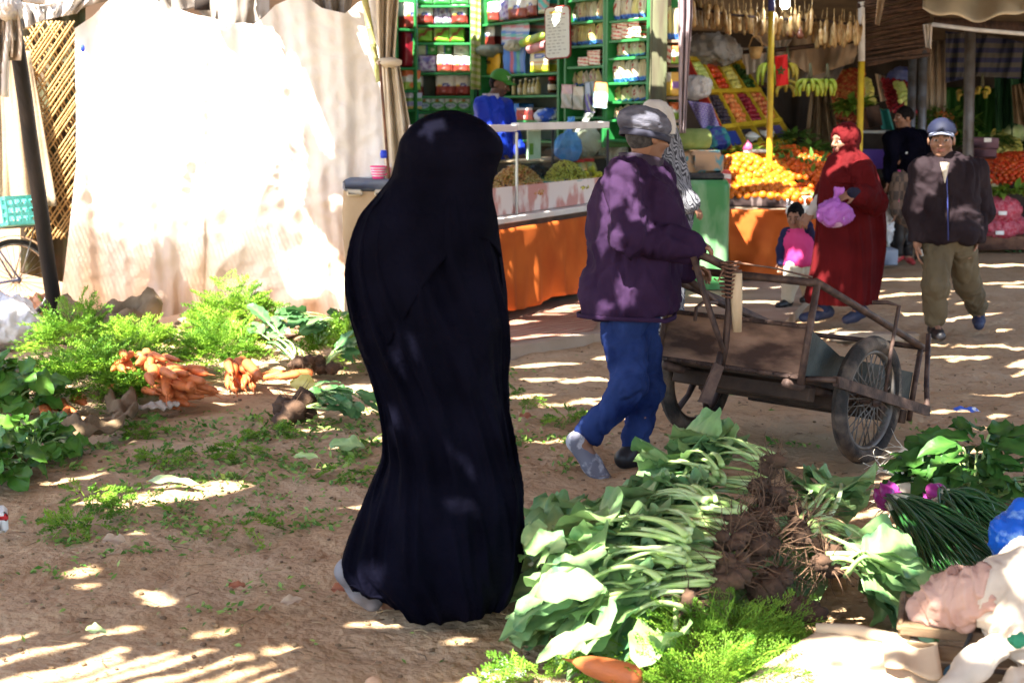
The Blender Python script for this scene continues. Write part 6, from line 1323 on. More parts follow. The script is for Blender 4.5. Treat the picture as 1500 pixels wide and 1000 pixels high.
def shoe_mesh(root,an,to,m,h=.01,k=1.,sole=None):
    d=(to-an); fl=V((d.x,d.y,d.z)).normalized(); heel=an-fl*.045*k+V((0,0,-.035*k)); s=SDF(np.minimum(an,to)-.16,np.maximum(an,to)+.16,h)
    s.path([heel,an.lerp(to,.45)+V((0,0,-.02*k)),to+fl*.02],[.042*k,.043*k,.036*k],.02); s.cone(an+V((0,0,.02*k)),heel,.042*k,.04*k,.02)
    v,q=s.mesh(); o=mesh_obj('shoe',v,q,m,root)
    if sole:
        d2,sd,u_=frame(fl); MB().tube([heel-u_*.036*k-fl*.03*k,an.lerp(to,.5)-u_*.06*k,to-u_*.034*k+fl*.045*k],[.034*k,.036*k,.022*k],10,flat=.28).build('sole',sole,o,world=False) if False else None
    return o
def robe(root,sil,Y,name,m,depth=.62,nu=120,folds_n=7,amp=.05,seed=1,lift=None,sub=3,twist=.6,face=None,dmin=0.,top=True,yoff=None,vf=1.2,soft=.12):
    """a draped garment from rows (pixel y, left x, right x): rings round the figure with cloth folds"""
    rows=[]
    for (a,b_) in zip(sil,sil[1:]):
        n=max(1,int((b_[0]-a[0])/sub/3))
        for i in range(n): f=i/n; f2=f; rows.append(tuple(a[j]+(b_[j]-a[j])*f2 for j in range(3)))
    rows.append(sil[-1][:3]); R_=np.array(rows); ker=np.array([1,2,3,2,1])/9.   # soften the outline
    for j in(1,2): p_=np.pad(R_[:,j],2,mode='edge'); sm=np.convolve(p_,ker,'valid'); R_[2:-2,j]=sm[2:-2]
    th=np.linspace(0,2*np.pi,nu,endpoint=False); vs=[]; M_=len(R_)
    for i,(py,xl,xr) in enumerate(R_):
        c=P((xl+xr)/2,py,Y); e=P(xr,py,Y); a=(e-c).length; b_=max(a*depth,dmin) if a>.02 else a; f=i/(M_-1)
        z=c.z; zz=z
        pc=np.stack([np.cos(th+twist*z)*folds_n*.5,np.sin(th+twist*z)*folds_n*.5,np.full(nu,z*vf)],-1)
        n_=vnoise(pc,seed); r1=1-np.abs(2*n_-1); n2=vnoise(pc*2.1+5,seed+1); r2=1-np.abs(2*n2-1); n3=vnoise(pc*np.array([.55,.55,1.])+11,seed+2)
        fo=(r1**1.5*.55+r2**1.5*.3+(n3-.5)*.7)-.42; w_=min(1,soft+f*1.5); mlt=amp*w_*fo; side=np.abs(np.cos(th))
        x=c.x+np.cos(th)*(a+mlt*.35*np.sign(1)); y=c.y+np.sin(th)*(b_+0)+np.sin(th)*mlt*1.0-(0 if yoff is None else yoff(py)); y=y+np.where(np.abs(np.sin(th))<.5,mlt*.4*np.sign(np.sin(th)+1e-6),0)
        zv=np.full(nu,z)
        if lift is not None: zv=np.maximum(zv,lift(th))
        vs.append(np.stack([x,y,zv],-1))
    vs=np.concatenate(vs); fs=[]
    for i in range(M_-1):
        for k in range(nu): k2=(k+1)%nu; fs.append((i*nu+k,(i+1)*nu+k,(i+1)*nu+k2,i*nu+k2))
    fs.append(tuple(range(nu)))
    return mesh_obj(name,vs,fs,m,root)
m_blackcl=mat('black_cloth',(.0014,.0014,.0036),var=(.003,.003,.0075),scale=5,rough=.75,bump=.5,bscale=14,spec=.015,bdist=.03)
m_shoeb=mat('black_shoe',(.012,.011,.013),rough=.45,bump=.1); m_shoeblue=mat('navy_shoe',(.012,.018,.05),var=(.03,.035,.07),scale=12,rough=.6); m_shoeg=mat('grey_shoe',(.09,.088,.1),var=(.17,.165,.18),scale=14,rough=.6)
SK1=(.20,.095,.055); SK2=(.26,.13,.08); SK3=(.13,.062,.036)
# ---------------------------------------------------------------- the woman in black
BY=4.55; root=thing('person','woman wholly veiled in a long black robe, walking away in front','person',H(640,880))
sil=[(161.5,655,660),(163,646,672),(166,636,684),(170,626,693),(176,615,705),(184,604,717),(194,595,727),(206,587,734),(222,584,737),(242,580,727),(258,578,722),(270,568,721),(288,553,720),(312,531,726),(345,517,730),(386,508,736),(427,509,743),(468,515,748),(509,526,745),(550,543,741),(591,555,744),(632,560,750),(673,561,755),(714,543,763),(755,527,764),(796,512,763),(821,505,760),(845,512,756),(861,522,750),(878,536,742),(894,549,728),(908,565,706),(919,583,676)]
def yo(py): return .0 if py>300 else .05*(300-py)/130
zmin=.015
rb=robe(root,sil,BY,'black_robe',m_blackcl,depth=.62,nu=200,folds_n=6.5,amp=.10,seed=4,sub=2,twist=.9,lift=lambda th: .012+.20*np.clip(-np.cos(th)-.35,0,1)*(.6+.4*np.cos(th*9)**2)+.03*np.clip(np.cos(th)-.3,0,1),vf=1.7,soft=.25)
# hood edge, shoulder veil and sleeve folds lying on the robe
def veil(u,w_):
    a=math.pi*(1.04+.94*u); py=162.2+(w_**1.5)*(188+175*(1-u)**1.3+40*math.sin(u*7)); i=[k for k in range(len(sil)-1) if sil[k][0]<=py<=sil[k+1][0]][0]; f=(py-sil[i][0])/(sil[i+1][0]-sil[i][0]); xl=sil[i][1]+(sil[i+1][1]-sil[i][1])*f; xr=sil[i][2]+(sil[i+1][2]-sil[i][2])*f
    c=P((xl+xr)/2,py,BY); A=(P(xr,py,BY)-c).length; e=math.sin(math.pi*min(1,max(0,u)))**.4; k=.985+(.075+.09*n1(u*5+w_*2,w_*2.5,0,71)+.05*abs(2*n1(u*8-w_*3,w_*2,0,73)-1))*e*(1-.35*w_); return V((c.x+math.cos(a)*A*min(k,1.005),c.y+math.sin(a)*(A*.62)*k-yo(py),c.z))
MB().grid(veil,90,60).build('head_veil',m_blackcl,root,thick=.003)
J=dict(head=P(664,215,BY+.02),face=V((.8,.6,-.1)),neck=P(655,262,BY),pelvis=P(632,490,BY),shN=P(612,312,BY),shF=P(690,308,BY+.03),elN=P(575,400,BY),elF=P(700,400,BY+.02),wrN=P(640,430,BY+.05),wrF=P(690,430,BY+.1),hipN=P(605,510,BY),hipF=P(660,510,BY+.05),knN=P(610,680,BY),knF=P(700,680,BY+.1),anN=P(545,845,BY+.1),anF=P(728,838,BY+.2),toN=P(575,895,BY+.12),toF=P(755,852,BY+.22))
body_mesh(root,J,.012,SK1,hs=.9,hands=False,k=.85)
shoe_mesh(root,P(520,838,BY+.05),P(541,872,BY+.06),m_shoeg,k=1.05); shoe_mesh(root,P(726,838,BY+.2),P(752,848,BY+.2),m_shoeb,k=1.05)
# ---------------------------------------------------------------- the man with the handcart
root=thing('person','man in purple jacket and blue jeans pushing the handcart','person',H(920,685))
J=dict(head=P(949,200,6.62),face=V((.85,.5,-.12)),neck=P(938,246,6.64),pelvis=P(921,438,6.66),shN=P(911,268,6.46),shF=P(957,262,6.88),elN=P(921,348,6.36),wrN=P(1008,361,6.44),elF=P(990,350,6.93),wrF=P(1002,392,6.72),
 hipN=P(914,458,6.62),knN=P(924,562,6.5),anN=P(852,648,6.55),toN=P(886,705,6.5),hipF=P(930,458,6.7),knF=P(947,565,6.72),anF=P(926,664,6.66),toF=P(962,677,6.74))
body_mesh(root,J,.0052,SK1,stubble=.3,curl=(1.25,1.2),hn={'N':V((.1,.25,-1)),'F':V((.1,-.2,-1))},hd={'N':V((1,.15,.02)),'F':V((1,.1,-.05))})
m_purple=mat('purple_jacket',(.018,.008,.025),var=(.031,.0145,.040),scale=4,rough=.85,bump=.4,bscale=22,spec=.06)
m_jeans=mat('blue_jeans',(.004,.010,.052),var=(.022,.04,.13),scale=5,rough=.85,bump=.4,bscale=40,spec=.06,detail=6)
jk=jacket_mesh(root,J,.011,m_purple,w_=.245,d_=.19,arm=(.092,.078,.068),hem=(P(915,460,6.6),(.1,0,-1)),flare=1.05,amp=.034,freq=(7,7,5),seed=11,tf=(.8,.6,0))
hr=hframe((.8,.6,0)); c0=P(939,240,6.64); MB().grid(lambda u,w_: c0+hr@V(((.088+.012*w_)*math.cos(u*6.2832),(.088+.012*w_)*math.sin(u*6.2832),-.05+.085*w_-.02*math.sin(u*6.2832))),26,6,closed=True).build('collar',mat('dark_collar',(.02,.012,.025),rough=.8),jk,thick=.014)
c0=P(917,458,6.66); MB().grid(lambda u,w_: c0+hr@V(((.262)*math.cos(u*6.2832),(.203)*math.sin(u*6.2832),-.02+.02*w_+.012*math.sin(u*9))),40,4,closed=True).build('hem_band',m_purple,jk,thick=.012)
trouser_mesh(root,J,.01,m_jeans,r=(.108,.074,.06),amp=.036,seed=13)
shoe_mesh(root,J['anN'],J['toN'],mat('grey_trainer',(.1,.1,.13),var=(.3,.3,.33),scale=18,rough=.6,contrast=(.5,.6)),k=1.1); shoe_mesh(root,J['anF'],J['toF'],m_shoeb,k=1.1)
c=P(945,183,6.62); s=SDF(c-V((.25,.25,.2)),c+V((.25,.25,.2)),.006); Rm=hframe((.85,.5,-.2)); s.ell(c,(.112,.128,.068),Rm,.02); s.ell(c+Rm@V((0,-.02,.02)),(.105,.115,.06),Rm,.03); s.ell(c+Rm@V((0,.125,-.045)),(.075,.07,.012),Rm,.02); s.cut(c+V((0,0,-.055)),(0,0,-1)); v,q=s.mesh(); v=folds(v,q,.007,(10,10,30),3)
cp_=mesh_obj('cap',v,q,mat('grey_wool_cap',(.13,.13,.16),var=(.05,.05,.07),scale=9,stretch=(1,1,3),rough=1,bump=.4,bscale=90,spec=.05),root); c0=c+V((0,0,-.05)); MB().grid(lambda u,w_: c0+Rm@V((.108*math.cos(u*6.2832),.122*math.sin(u*6.2832),-.015+.03*w_)),30,3,closed=True).build('cap_band',mat('cap_band',(.02,.02,.035),rough=.8),cp_,thick=.006)
hc=J['head']; Rh=hframe(J['face']); s=SDF(hc-V((.16,.16,.18)),hc+V((.16,.16,.18)),.006); s.ell(hc+Rh@V((0,-.022,.012)),(.08,.092,.09),Rh,.02); s.cut(hc+Rh@V((0,.02,0)),Rh@V((0,1,.25))); s.cut(hc+V((0,0,-.06)),(0,0,-1)); v,q=s.mesh(); mesh_obj('hair',v,q,mat('grey_hair',(.05,.045,.045),var=(.02,.018,.018),scale=60,rough=.8,bump=.4,bscale=200),root)
gl=MB().tube([hc+Rh@V((-.082,-.01,.012)),hc+Rh@V((-.078,.085,.01)),hc+Rh@V((-.05,.11,.008)),hc+Rh@V((-.01,.112,.008)),hc+Rh@V((.05,.11,.008))],.0028,5); gl.build('spectacles',m_chrome,root)
# ---------------------------------------------------------------- woman in the patterned robe, beyond him
PY=10.4; root=thing('person','woman in black and white patterned robe, half hidden behind the cart man','person',H(965,493))
m_ikat=pattern_mat('black_white_robe','zig',(.012,.012,.022),(.28,.28,.31),(24,24,10),thr=14,rot=(.5,.9,.3))
robe(root,[(176,955,984),(186,944,992),(205,938,998),(240,926,1006),(280,918,1014),(306,914,1018),(345,912,1010),(400,910,1004),(450,908,1002),(488,908,1004)],PY,'patterned_robe',m_ikat,depth=.6,folds_n=6,amp=.05,seed=21)
robe(root,[(146,950,966),(150,944,976),(158,939,984),(172,938,988),(186,942,990),(196,948,988)],PY-.02,'white_headscarf',m_pale,depth=1.0,amp=.05,seed=23,nu=60,sub=1)
J=dict(head=P(964,172,PY),face=V((.9,.4,0)),neck=P(963,200,PY),pelvis=P(960,330,PY),shN=P(945,215,PY-.12),shF=P(985,215,PY+.12),elN=P(975,265,PY-.2),wrN=P(1008,296,PY-.18),elF=P(1000,265,PY+.15),wrF=P(1005,290,PY+.1),hipN=P(955,335,PY-.08),knN=P(957,410,PY-.08),anN=P(955,478,PY-.08),toN=P(980,488,PY-.08),hipF=P(970,335,PY+.08),knF=P(972,410,PY+.08),anF=P(972,476,PY+.08),toF=P(1000,486,PY+.08))
body_mesh(root,J,.009,SK1,hd={'N':V((.7,-.2,-.6)),'F':None}); s=SDF(np.array(P(935,320,PY))-.4,np.array(P(1010,200,PY))+.4,.012); s.path([J['shN'],J['elN'],J['wrN']],[.085,.075,.08],.03); s.cone(J['neck'],J['shN'],.06,.085,.04); v,q=s.mesh(); mesh_obj('sleeve',folds(v,q,.02,(9,9,7),5),q,m_ikat,root)
for e in 'NF': shoe_mesh(root,J['an'+e],J['to'+e],m_shoeb)
# ---------------------------------------------------------------- the grocer
SYY=14.5; root=thing('person','grocer in blue jacket and green cap behind the counter','person',H(722,400,.38))
J=dict(head=P(732,124,SYY),face=V((.9,-.3,-.32)),neck=P(720,146,SYY),pelvis=P(722,226,SYY),shN=P(706,156,SYY-.16),shF=P(738,156,SYY+.2),elN=P(712,196,SYY-.24),wrN=P(735,222,SYY-.3),elF=P(750,195,SYY+.2),wrF=P(762,222,SYY),hipN=P(714,232,SYY-.08),hipF=P(728,232,SYY+.08),knN=P(714,290,SYY-.08),knF=P(728,290,SYY+.08),anN=P(714,338,SYY-.08),anF=P(728,338,SYY+.08),toN=P(730,346,SYY-.08),toF=P(746,346,SYY+.08))
_,Rm=body_mesh(root,J,.009,SK3,stubble=.55); m_blue_j=mat('bright_blue_jacket',(.008,.03,.42),var=(.012,.05,.5),scale=4,rough=.6,bump=.25,bscale=30)
jk=jacket_mesh(root,J,.015,m_blue_j,w_=.21,d_=.17,arm=(.085,.075,.06),hem=(J['pelvis']-V((0,0,.12)),(0,0,-1)),amp=.03,seed=31,tf=(.9,-.3,0)); trouser_mesh(root,J,.016,m_jeans,seed=33)
c0=J['neck']+V((0,0,.03)); MB().grid(lambda u,w_: c0+V((.085*math.cos(u*6.2832),.085*math.sin(u*6.2832),-.03+.06*w_)),24,4,closed=True).build('collar',mat('pale_check',(.5,.5,.55),var=(.2,.2,.3),scale=40,rough=.8),jk,thick=.012)
def basecap(root,hc,Rm,m,mb_,k=1.,crown=.075,nm='cap'):
    c=hc+Rm@V((0,-.008,.05))*k; s=SDF(c-V((.26,.26,.2)),c+V((.26,.26,.2)),.007); s.ell(c,(.088*k,.106*k,crown*k),Rm,.02); s.cut(c+Rm@V((0,0,-.012))*k,-(Rm@V((0,0,1)))); v,q=s.mesh(); o=mesh_obj(nm,v,q,m,root)
    MB().grid(lambda u,w_: c+Rm@V(((u-.5)*.15*math.cos((u-.5)*.6),.082+.085*w_*math.sqrt(max(0,1-(2*u-1)**2*.75))-.02*(2*u-1)**2,.010-.012*w_-.022*(2*u-1)**2))*k,14,6).build('brim',mb_,o,thick=.007); return o
m_gcap=mat('green_cap',(.03,.17,.02),var=(.05,.22,.03),scale=6,rough=.7); cpo=basecap(root,J['head'],Rm,m_gcap,m_gcap,1.06,.1); text_part('emblem','Y',.06,m_whitep,cpo,V((0,0,0)),(0,0,0)); cpo.children[-1].location=J['head']+Rm@V((.045,.085,.09))-root.location; cpo.children[-1].rotation_euler=(R(80),0,R(25))
hc=J['head']; s=SDF(hc-V((.16,.16,.18)),hc+V((.16,.16,.18)),.008); s.ell(hc+Rm@V((0,-.024,.01)),(.079,.09,.09),Rm,.02); s.cut(hc+Rm@V((0,.015,0)),Rm@V((0,1,.2))); s.cut(hc+Rm@V((0,0,-.07)),-(Rm@V((0,0,1)))); v,q=s.mesh(); m_hair=mat('black_hair',(.004,.003,.003),var=(.008,.006,.006),scale=70,rough=.7,bump=.4,bscale=200,spec=.08); mesh_obj('hair',v,q,m_hair,root)
for e in 'NF': shoe_mesh(root,J['an'+e],J['to'+e],m_shoeb)
mb=MB(); a=CF(700,300,-.62); mb.box((.75,14.0,.19),(1.5,2.9,.38)); mb2=MB().hexa([V((-.5,12.2,0)),V((-.5,12.2,.38)),V((-.6,16.9,0)),V((-.6,16.9,.38)),V((.25,12.9,0)),V((.25,12.9,.38)),V((.55,16.2,0)),V((.55,16.2,.38))]); tag(mb2.build('shop_floor',m_pave,smooth=False),kind='structure')
# ---------------------------------------------------------------- the woman in red
RY=11.2; root=thing('person','woman in a dark red robe and headscarf carrying a violet bag','person',H(1228,470))
m_red=mat('dark_red_cloth',(.058,.0022,.0035),var=(.09,.0045,.006),scale=4,rough=.85,bump=.3,bscale=30,spec=.12)
robe(root,[(222,1222,1262),(230,1212,1272),(240,1206,1280),(255,1202,1286),(275,1199,1291),(300,1197,1295),(330,1196,1297),(360,1194,1296),(390,1190,1292),(415,1185,1288),(436,1181,1284),(444,1184,1280)],RY,'red_robe',m_red,depth=.66,folds_n=7,amp=.07,seed=41,nu=130,sub=2)
J=dict(head=P(1237,206,RY),face=V((-.93,-.36,-.1)),neck=P(1243,230,RY),pelvis=P(1243,320,RY),shN=P(1252,252,RY-.12),shF=P(1232,250,RY+.14),elN=P(1262,285,RY-.26),wrN=P(1250,288,RY-.34),elF=P(1205,285,RY+.2),wrF=P(1190,312,RY+.05),hipN=P(1250,330,RY-.08),hipF=P(1235,330,RY+.08),knN=P(1252,390,RY-.08),knF=P(1222,390,RY+.05),anN=P(1258,455,RY-.08),anF=P(1207,453,RY+.02),toN=P(1243,466,RY-.1),toF=P(1180,464,RY-.05))
J['wrN']=P(1252,284,RY-.33); J['elN']=P(1278,296,RY-.2)
_,Rm=body_mesh(root,J,.008,SK2,curl=(.8,.7),hd={'N':V((-1,-.1,-.15)),'F':V((-.7,-.2,-.7))},hn={'N':V((0,.6,-.6)),'F':V((0,.4,-.8))})
s=SDF(np.array(P(1195,330,RY))-.45,np.array(P(1290,230,RY))+.45,.012); s.path([P(1262,252,RY-.16),P(1280,296,RY-.2),P(1258,286,RY-.31)],[.10,.09,.075],.05); s.path([J['shF'],J['elF']],[.09,.08],.05); v,q=s.mesh(); mesh_obj('sleeve',folds(v,q,.03,(8,8,7),45),q,m_red,root)
s=SDF(np.array(J['wrF'])-.25,np.array(J['elF'])+.25,.01); s.path([J['elF'],J['elF'].lerp(J['wrF'],.95)],[.055,.05],.03); v,q=s.mesh(); mesh_obj('undersleeve',folds(v,q,.012,(12,12,12),46),q,m_pale,root)
s=SDF(np.array(J['wrN'])-.2,np.array(J['wrN'])+.2,.01); s.path([P(1262,285,RY-.32),P(1249,283,RY-.34)],[.05,.046],.03); v,q=s.mesh(); mesh_obj('dark_cuff',v,q,mat('navy_knit',(.012,.012,.03),rough=.9),root)
hc=J['head']; s=SDF(hc-V((.3,.3,.42)),hc+V((.3,.3,.24)),.0075); s.ell(hc+Rm@V((0,-.02,.02)),(.1,.118,.122),Rm,.03); s.path([hc+Rm@V((0,0,-.1)),J['neck']-V((0,0,.06)),J['neck']-V((-.0,.02,.17))],[.085,.125,.19],.06); s.ell(hc+Rm@V((0,.115,-.012)),(.058,.075,.088),Rm,.015,'s'); s.cut(J['neck']-V((0,0,.2)),(0,0,-1)); v,q=s.mesh(); v=folds(v,q,.018,(13,13,9),47); mesh_obj('headscarf',v,q,m_red,root)
for e in 'NF': 
    o=shoe_mesh(root,J['an'+e],J['to'+e],m_shoeblue,k=1.05); s=SDF(np.array(J['an'+e])-.2,np.array(J['an'+e])+.3,.012); s.cone(J['an'+e],J['an'+e]+V((0,0,.13)),.05,.06,.02); v,q=s.mesh(); mesh_obj('sock',v,q,mat('navy_sock',(.012,.02,.06),rough=.9),root)
c=P(1223,314,RY-.4); bag('violet_bag','full violet plastic bag held before the red robe',c,(.135,.12,.105),film_mat('violet_film',(.42,.12,.5),.82),14,mat('purple_contents',(.3,.1,.3),var=(.5,.35,.5),scale=14,rough=.6))
# ---------------------------------------------------------------- the little girl in pink
KY=11.85; root=thing('person','small girl in pink and navy top and cream trousers holding a hand','person',H(1163,449))
J=dict(head=P(1165,317,KY),face=V((-.4,-.88,-.3)),neck=P(1167,338,KY),pelvis=P(1169,385,KY),shN=P(1153,345,KY-.0),shF=P(1181,344,KY+.03),elN=P(1145,364,KY-.0),wrN=P(1144,384,KY-.02),elF=P(1188,348,KY+.0),wrF=P(1184,330,KY-.1),hipN=P(1163,390,KY-.04),hipF=P(1176,390,KY+.04),knN=P(1158,414,KY-.06),knF=P(1182,412,KY+.06),anN=P(1153,440,KY-.04),anF=P(1185,432,KY+.08),toN=P(1142,446,KY-.1),toF=P(1177,438,KY+.02))
_,Rm=body_mesh(root,J,.0075,SK2,k=.6,hs=.84,curl=(.4,.9),hd={'N':V((-.1,-.1,-1)),'F':V((0,-.2,1))}); m_pinkcl=mat('pink_top',(.55,.03,.16),var=(.62,.06,.22),scale=6,rough=.85)
jacket_mesh(root,J,.01,m_pinkcl,w_=.13,d_=.105,arm=(.05,.03,.02),hem=(J['pelvis']-V((0,0,.02)),(0,0,-1)),amp=.015,seed=51,k=.6,name='pink_top')
m_navycl=mat('navy_sleeve',(.012,.014,.06),rough=.85)
for e in 'NF': s=SDF(np.minimum(np.array(J['sh'+e]),np.array(J['wr'+e]))-.2,np.maximum(np.array(J['sh'+e]),np.array(J['wr'+e]))+.2,.009); s.path([J['sh'+e]+V((0,0,.01)),J['el'+e],J['wr'+e]],[.058,.046,.036],.02); v,q=s.mesh(); mesh_obj('sleeve',folds(v,q,.01,(14,14,12),53),q,m_navycl,root)
trouser_mesh(root,J,.011,mat('cream_trousers',(.55,.48,.36),var=(.45,.38,.28),scale=6,rough=.9),r=(.078,.06,.05),amp=.016,k=.62,seed=55)
for e in 'NF': shoe_mesh(root,J['an'+e],J['to'+e],m_shoeb,k=.72)
def hairdo(root,hc,Rm,k,m,bun=None,low=-.05,frontcut=.03,vol=1.0):
    s=SDF(hc-V((.24,.24,.24)),hc+V((.24,.24,.26)),.0075); s.ell(hc+Rm@V((0,-.018,.028))*k,(.083*k*vol,.1*k*vol,.1*k*vol),Rm,.02)
    s.ell(hc+Rm@V((0,.1,-.03))*k,(.075*k,.07*k,.085*k),Rm,.02,'s'); s.cut(hc+Rm@V((0,0,low))*k,-(Rm@V((0,0,1))))
    if bun: s.ell(hc+Rm@V(bun)*k,(.036*k,.036*k,.034*k),Rm,.03)
    v,q=s.mesh(); v=folds(v,q,.008,(30,30,30),7); return mesh_obj('hair',v,q,m,root)
hairdo(root,J['head'],Rm,.84,m_hair,bun=(.0,-.085,.08),low=-.05)
# ---------------------------------------------------------------- the man in the cap
CY=10.55; root=thing('person','man in dark brown zip jacket, khaki trousers and navy cap, walking','person',H(1385,488))
J=dict(head=P(1379,205,CY),face=V((-.3,-.95,-.06)),neck=P(1386,232,CY+.02),pelvis=P(1390,340,CY),shN=P(1352,250,CY),shF=P(1427,250,CY+.06),elN=P(1341,308,CY+.05),wrN=P(1344,357,CY-.02),elF=P(1440,312,CY+.12),wrF=P(1428,352,CY+.02),hipN=P(1374,352,CY),hipF=P(1404,352,CY+.03),knN=P(1370,418,CY-.12),knF=P(1418,415,CY+.12),anN=P(1370,478,CY-.05),anF=P(1434,458,CY+.35),toN=P(1377,491,CY-.25),toF=P(1434,474,CY+.2))
_,Rm=body_mesh(root,J,.0075,SK2,hs=1.12,stubble=.25,curl=(.5,.6),hd={'N':V((0,-.15,-1)),'F':V((-.2,-.1,-1))},hn={'N':V((.8,-.2,0)),'F':V((-.8,-.2,0))})
m_brownj=mat('dark_brown_jacket',(.013,.008,.010),var=(.021,.0145,.017),scale=5,rough=.8,bump=.3,bscale=30,spec=.06)
jk=jacket_mesh(root,J,.011,m_brownj,w_=.235,d_=.17,arm=(.09,.078,.065),hem=(P(1390,355,CY),(0,0,-1)),amp=.03,freq=(7,7,5),seed=61,tf=(-.2,-1,0))
MB().tube([P(1386,243,CY-.19),P(1388,290,CY-.225),P(1389,352,CY-.205)],.005,5).build('zip',m_navy,jk)
hr=hframe((-.25,-1,0)); c0=J['neck']; MB().grid(lambda u,w_: c0+hr@V(((.082+.02*w_)*math.cos(u*5.2-2.6-1.57+0),(.082+.02*w_)*math.sin(u*5.2-2.6-1.57),-.02+.06*w_)),30,5).build('collar',m_brownj,jk,thick=.012)
MB().grid(lambda u,w_: c0+hr@V((.062*math.cos(u*6.2832),.062*math.sin(u*6.2832)+.005,-.02+.055*w_)),20,4,closed=True).build('shirt_collar',m_drape,root,thick=.01)
mb=MB().grid(lambda u,w_: P(1383+(u-.5)*14*(1-w_)+1,238+30*w_,CY-.185-.03*w_-.01*math.sin(u*3.14)),6,8); mb.build('shirt_front',m_drape,root,thick=.006)
trouser_mesh(root,J,.011,mat('khaki_trousers',(.075,.055,.03),var=(.105,.08,.045),scale=5,rough=.9,bump=.25,bscale=40),r=(.108,.084,.07),amp=.032,seed=63)
for e in 'NF': shoe_mesh(root,J['an'+e],J['to'+e],m_shoeb if e=='N' else m_shoeblue,k=1.08)
basecap(root,J['head'],Rm,mat('navy_cap',(.003,.005,.02),var=(.005,.008,.03),scale=8,rough=.7),mat('pale_cap_brim',(.2,.22,.3),rough=.7),1.2,.085); hairdo(root,J['head'],Rm,1.12,m_hair,low=-.035)
MB().tube([J['wrN']+V((.02,-.02,-.04)),J['wrN']+V((.03,-.03,-.09))],.012,8).build('white_phone',m_whitep,root)
# ---------------------------------------------------------------- the man in black
DY=16.0; root=thing('person','dark-haired man in black, seen in profile in the stall\'s shade','person',H(1325,358))
J=dict(head=P(1323,173,DY),face=V((-.95,-.3,0)),neck=P(1328,193,DY),pelvis=P(1328,262,DY),shN=P(1306,204,DY-.12),shF=P(1350,204,DY+.1),elN=P(1304,236,DY-.15),wrN=P(1302,262,DY-.2),elF=P(1354,236,DY+.1),wrF=P(1354,262,DY+.05),hipN=P(1320,268,DY),hipF=P(1336,268,DY),knN=P(1318,312,DY),knF=P(1338,312,DY),anN=P(1316,350,DY),anF=P(1338,350,DY),toN=P(1308,356,DY-.1),toF=P(1330,356,DY-.1))
_,Rm=body_mesh(root,J,.0095,SK1,stubble=.3); jacket_mesh(root,J,.016,m_blackcl,w_=.235,d_=.17,arm=(.09,.075,.065),hem=(J['pelvis']-V((0,0,.12)),(0,0,-1)),amp=.025,seed=71); trouser_mesh(root,J,.016,m_blackcl,r=(.11,.09,.075),seed=73); hairdo(root,J['head'],Rm,1.04,m_hair,low=-.02)
for e in 'NF': shoe_mesh(root,J['an'+e],J['to'+e],m_shoeb)
# ---------------------------------------------------------------- the schoolgirl
GY=15.9; root=thing('person','girl in a brown plaid coat with pink bag straps, seen from behind','person',H(1320,386))
J=dict(head=P(1322,232,GY),face=V((-.97,.1,0)),neck=P(1324,250,GY),pelvis=P(1322,310,GY),shN=P(1313,260,GY-.12),shF=P(1332,260,GY+.1),elN=P(1310,285,GY-.15),wrN=P(1310,310,GY-.15),elF=P(1336,285,GY+.1),wrF=P(1334,310,GY+.1),hipN=P(1317,315,GY-.04),hipF=P(1327,315,GY+.04),knN=P(1317,350,GY-.04),knF=P(1328,350,GY+.04),anN=P(1316,376,GY-.04),anF=P(1330,376,GY+.04),toN=P(1308,383,GY-.08),toF=P(1336,383,GY-.02))
_,Rm=body_mesh(root,J,.0095,SK2,k=.8,hs=.95); m_plaid=pattern_mat('brown_plaid','check',(.14,.085,.055),(.05,.03,.02),(16,16,10)); jacket_mesh(root,J,.014,m_plaid,w_=.17,d_=.14,arm=(.066,.056,.05),hem=(J['pelvis']-V((0,0,.2)),(0,0,-1)),amp=.02,seed=81,k=.8,name='coat'); trouser_mesh(root,J,.014,m_shoeb,r=(.085,.06,.05),k=.8,seed=83,name='leggings'); hairdo(root,J['head'],Rm,.96,m_hair,bun=(0,-.1,.0),low=-.09,vol=1.12)
for e in 'NF': shoe_mesh(root,J['an'+e],J['to'+e],mat('red_shoe',(.3,.03,.03),rough=.5),k=.8)
for dx in(-.08,.09): MB().tube([J['neck']+V((dx,-.1,.01)),J['neck']+V((dx*1.3,-.17,-.15)),J['neck']+V((dx*1.2,-.17,-.4))],.016,6,flat=.4).build('bag_strap',m_pinkcl,root)
MB().ell(J['head']+V((.03,-.09,.06)),(.03,.02,.02)).build('hair_bow',m_whitep,root)
# ---------------------------------------------------------------- the boy inside the stall
OY=16.9; root=thing('person','boy with black hair, only his head showing behind the yellow pole','person',H(1148,360))
J=dict(head=P(1147,196,OY),face=V((.5,-.85,0)),neck=P(1147,214,OY),pelvis=P(1147,280,OY),shN=P(1132,222,OY),shF=P(1162,222,OY),elN=P(1130,250,OY),wrN=P(1132,276,OY),elF=P(1164,250,OY),wrF=P(1162,276,OY),hipN=P(1141,285,OY),hipF=P(1153,285,OY),knN=P(1141,320,OY),knF=P(1153,320,OY),anN=P(1141,350,OY),anF=P(1153,350,OY),toN=P(1143,356,OY-.15),toF=P(1156,356,OY-.15))
_,Rm=body_mesh(root,J,.0095,SK1,k=.85); jacket_mesh(root,J,.016,m_brownj,w_=.18,d_=.13,arm=(.07,.06,.05),hem=(J['pelvis'],(0,0,-1)),seed=91,k=.85); trouser_mesh(root,J,.016,m_blackcl,r=(.09,.07,.06),k=.85); hairdo(root,J['head'],Rm,1.,m_hair,low=-.02)
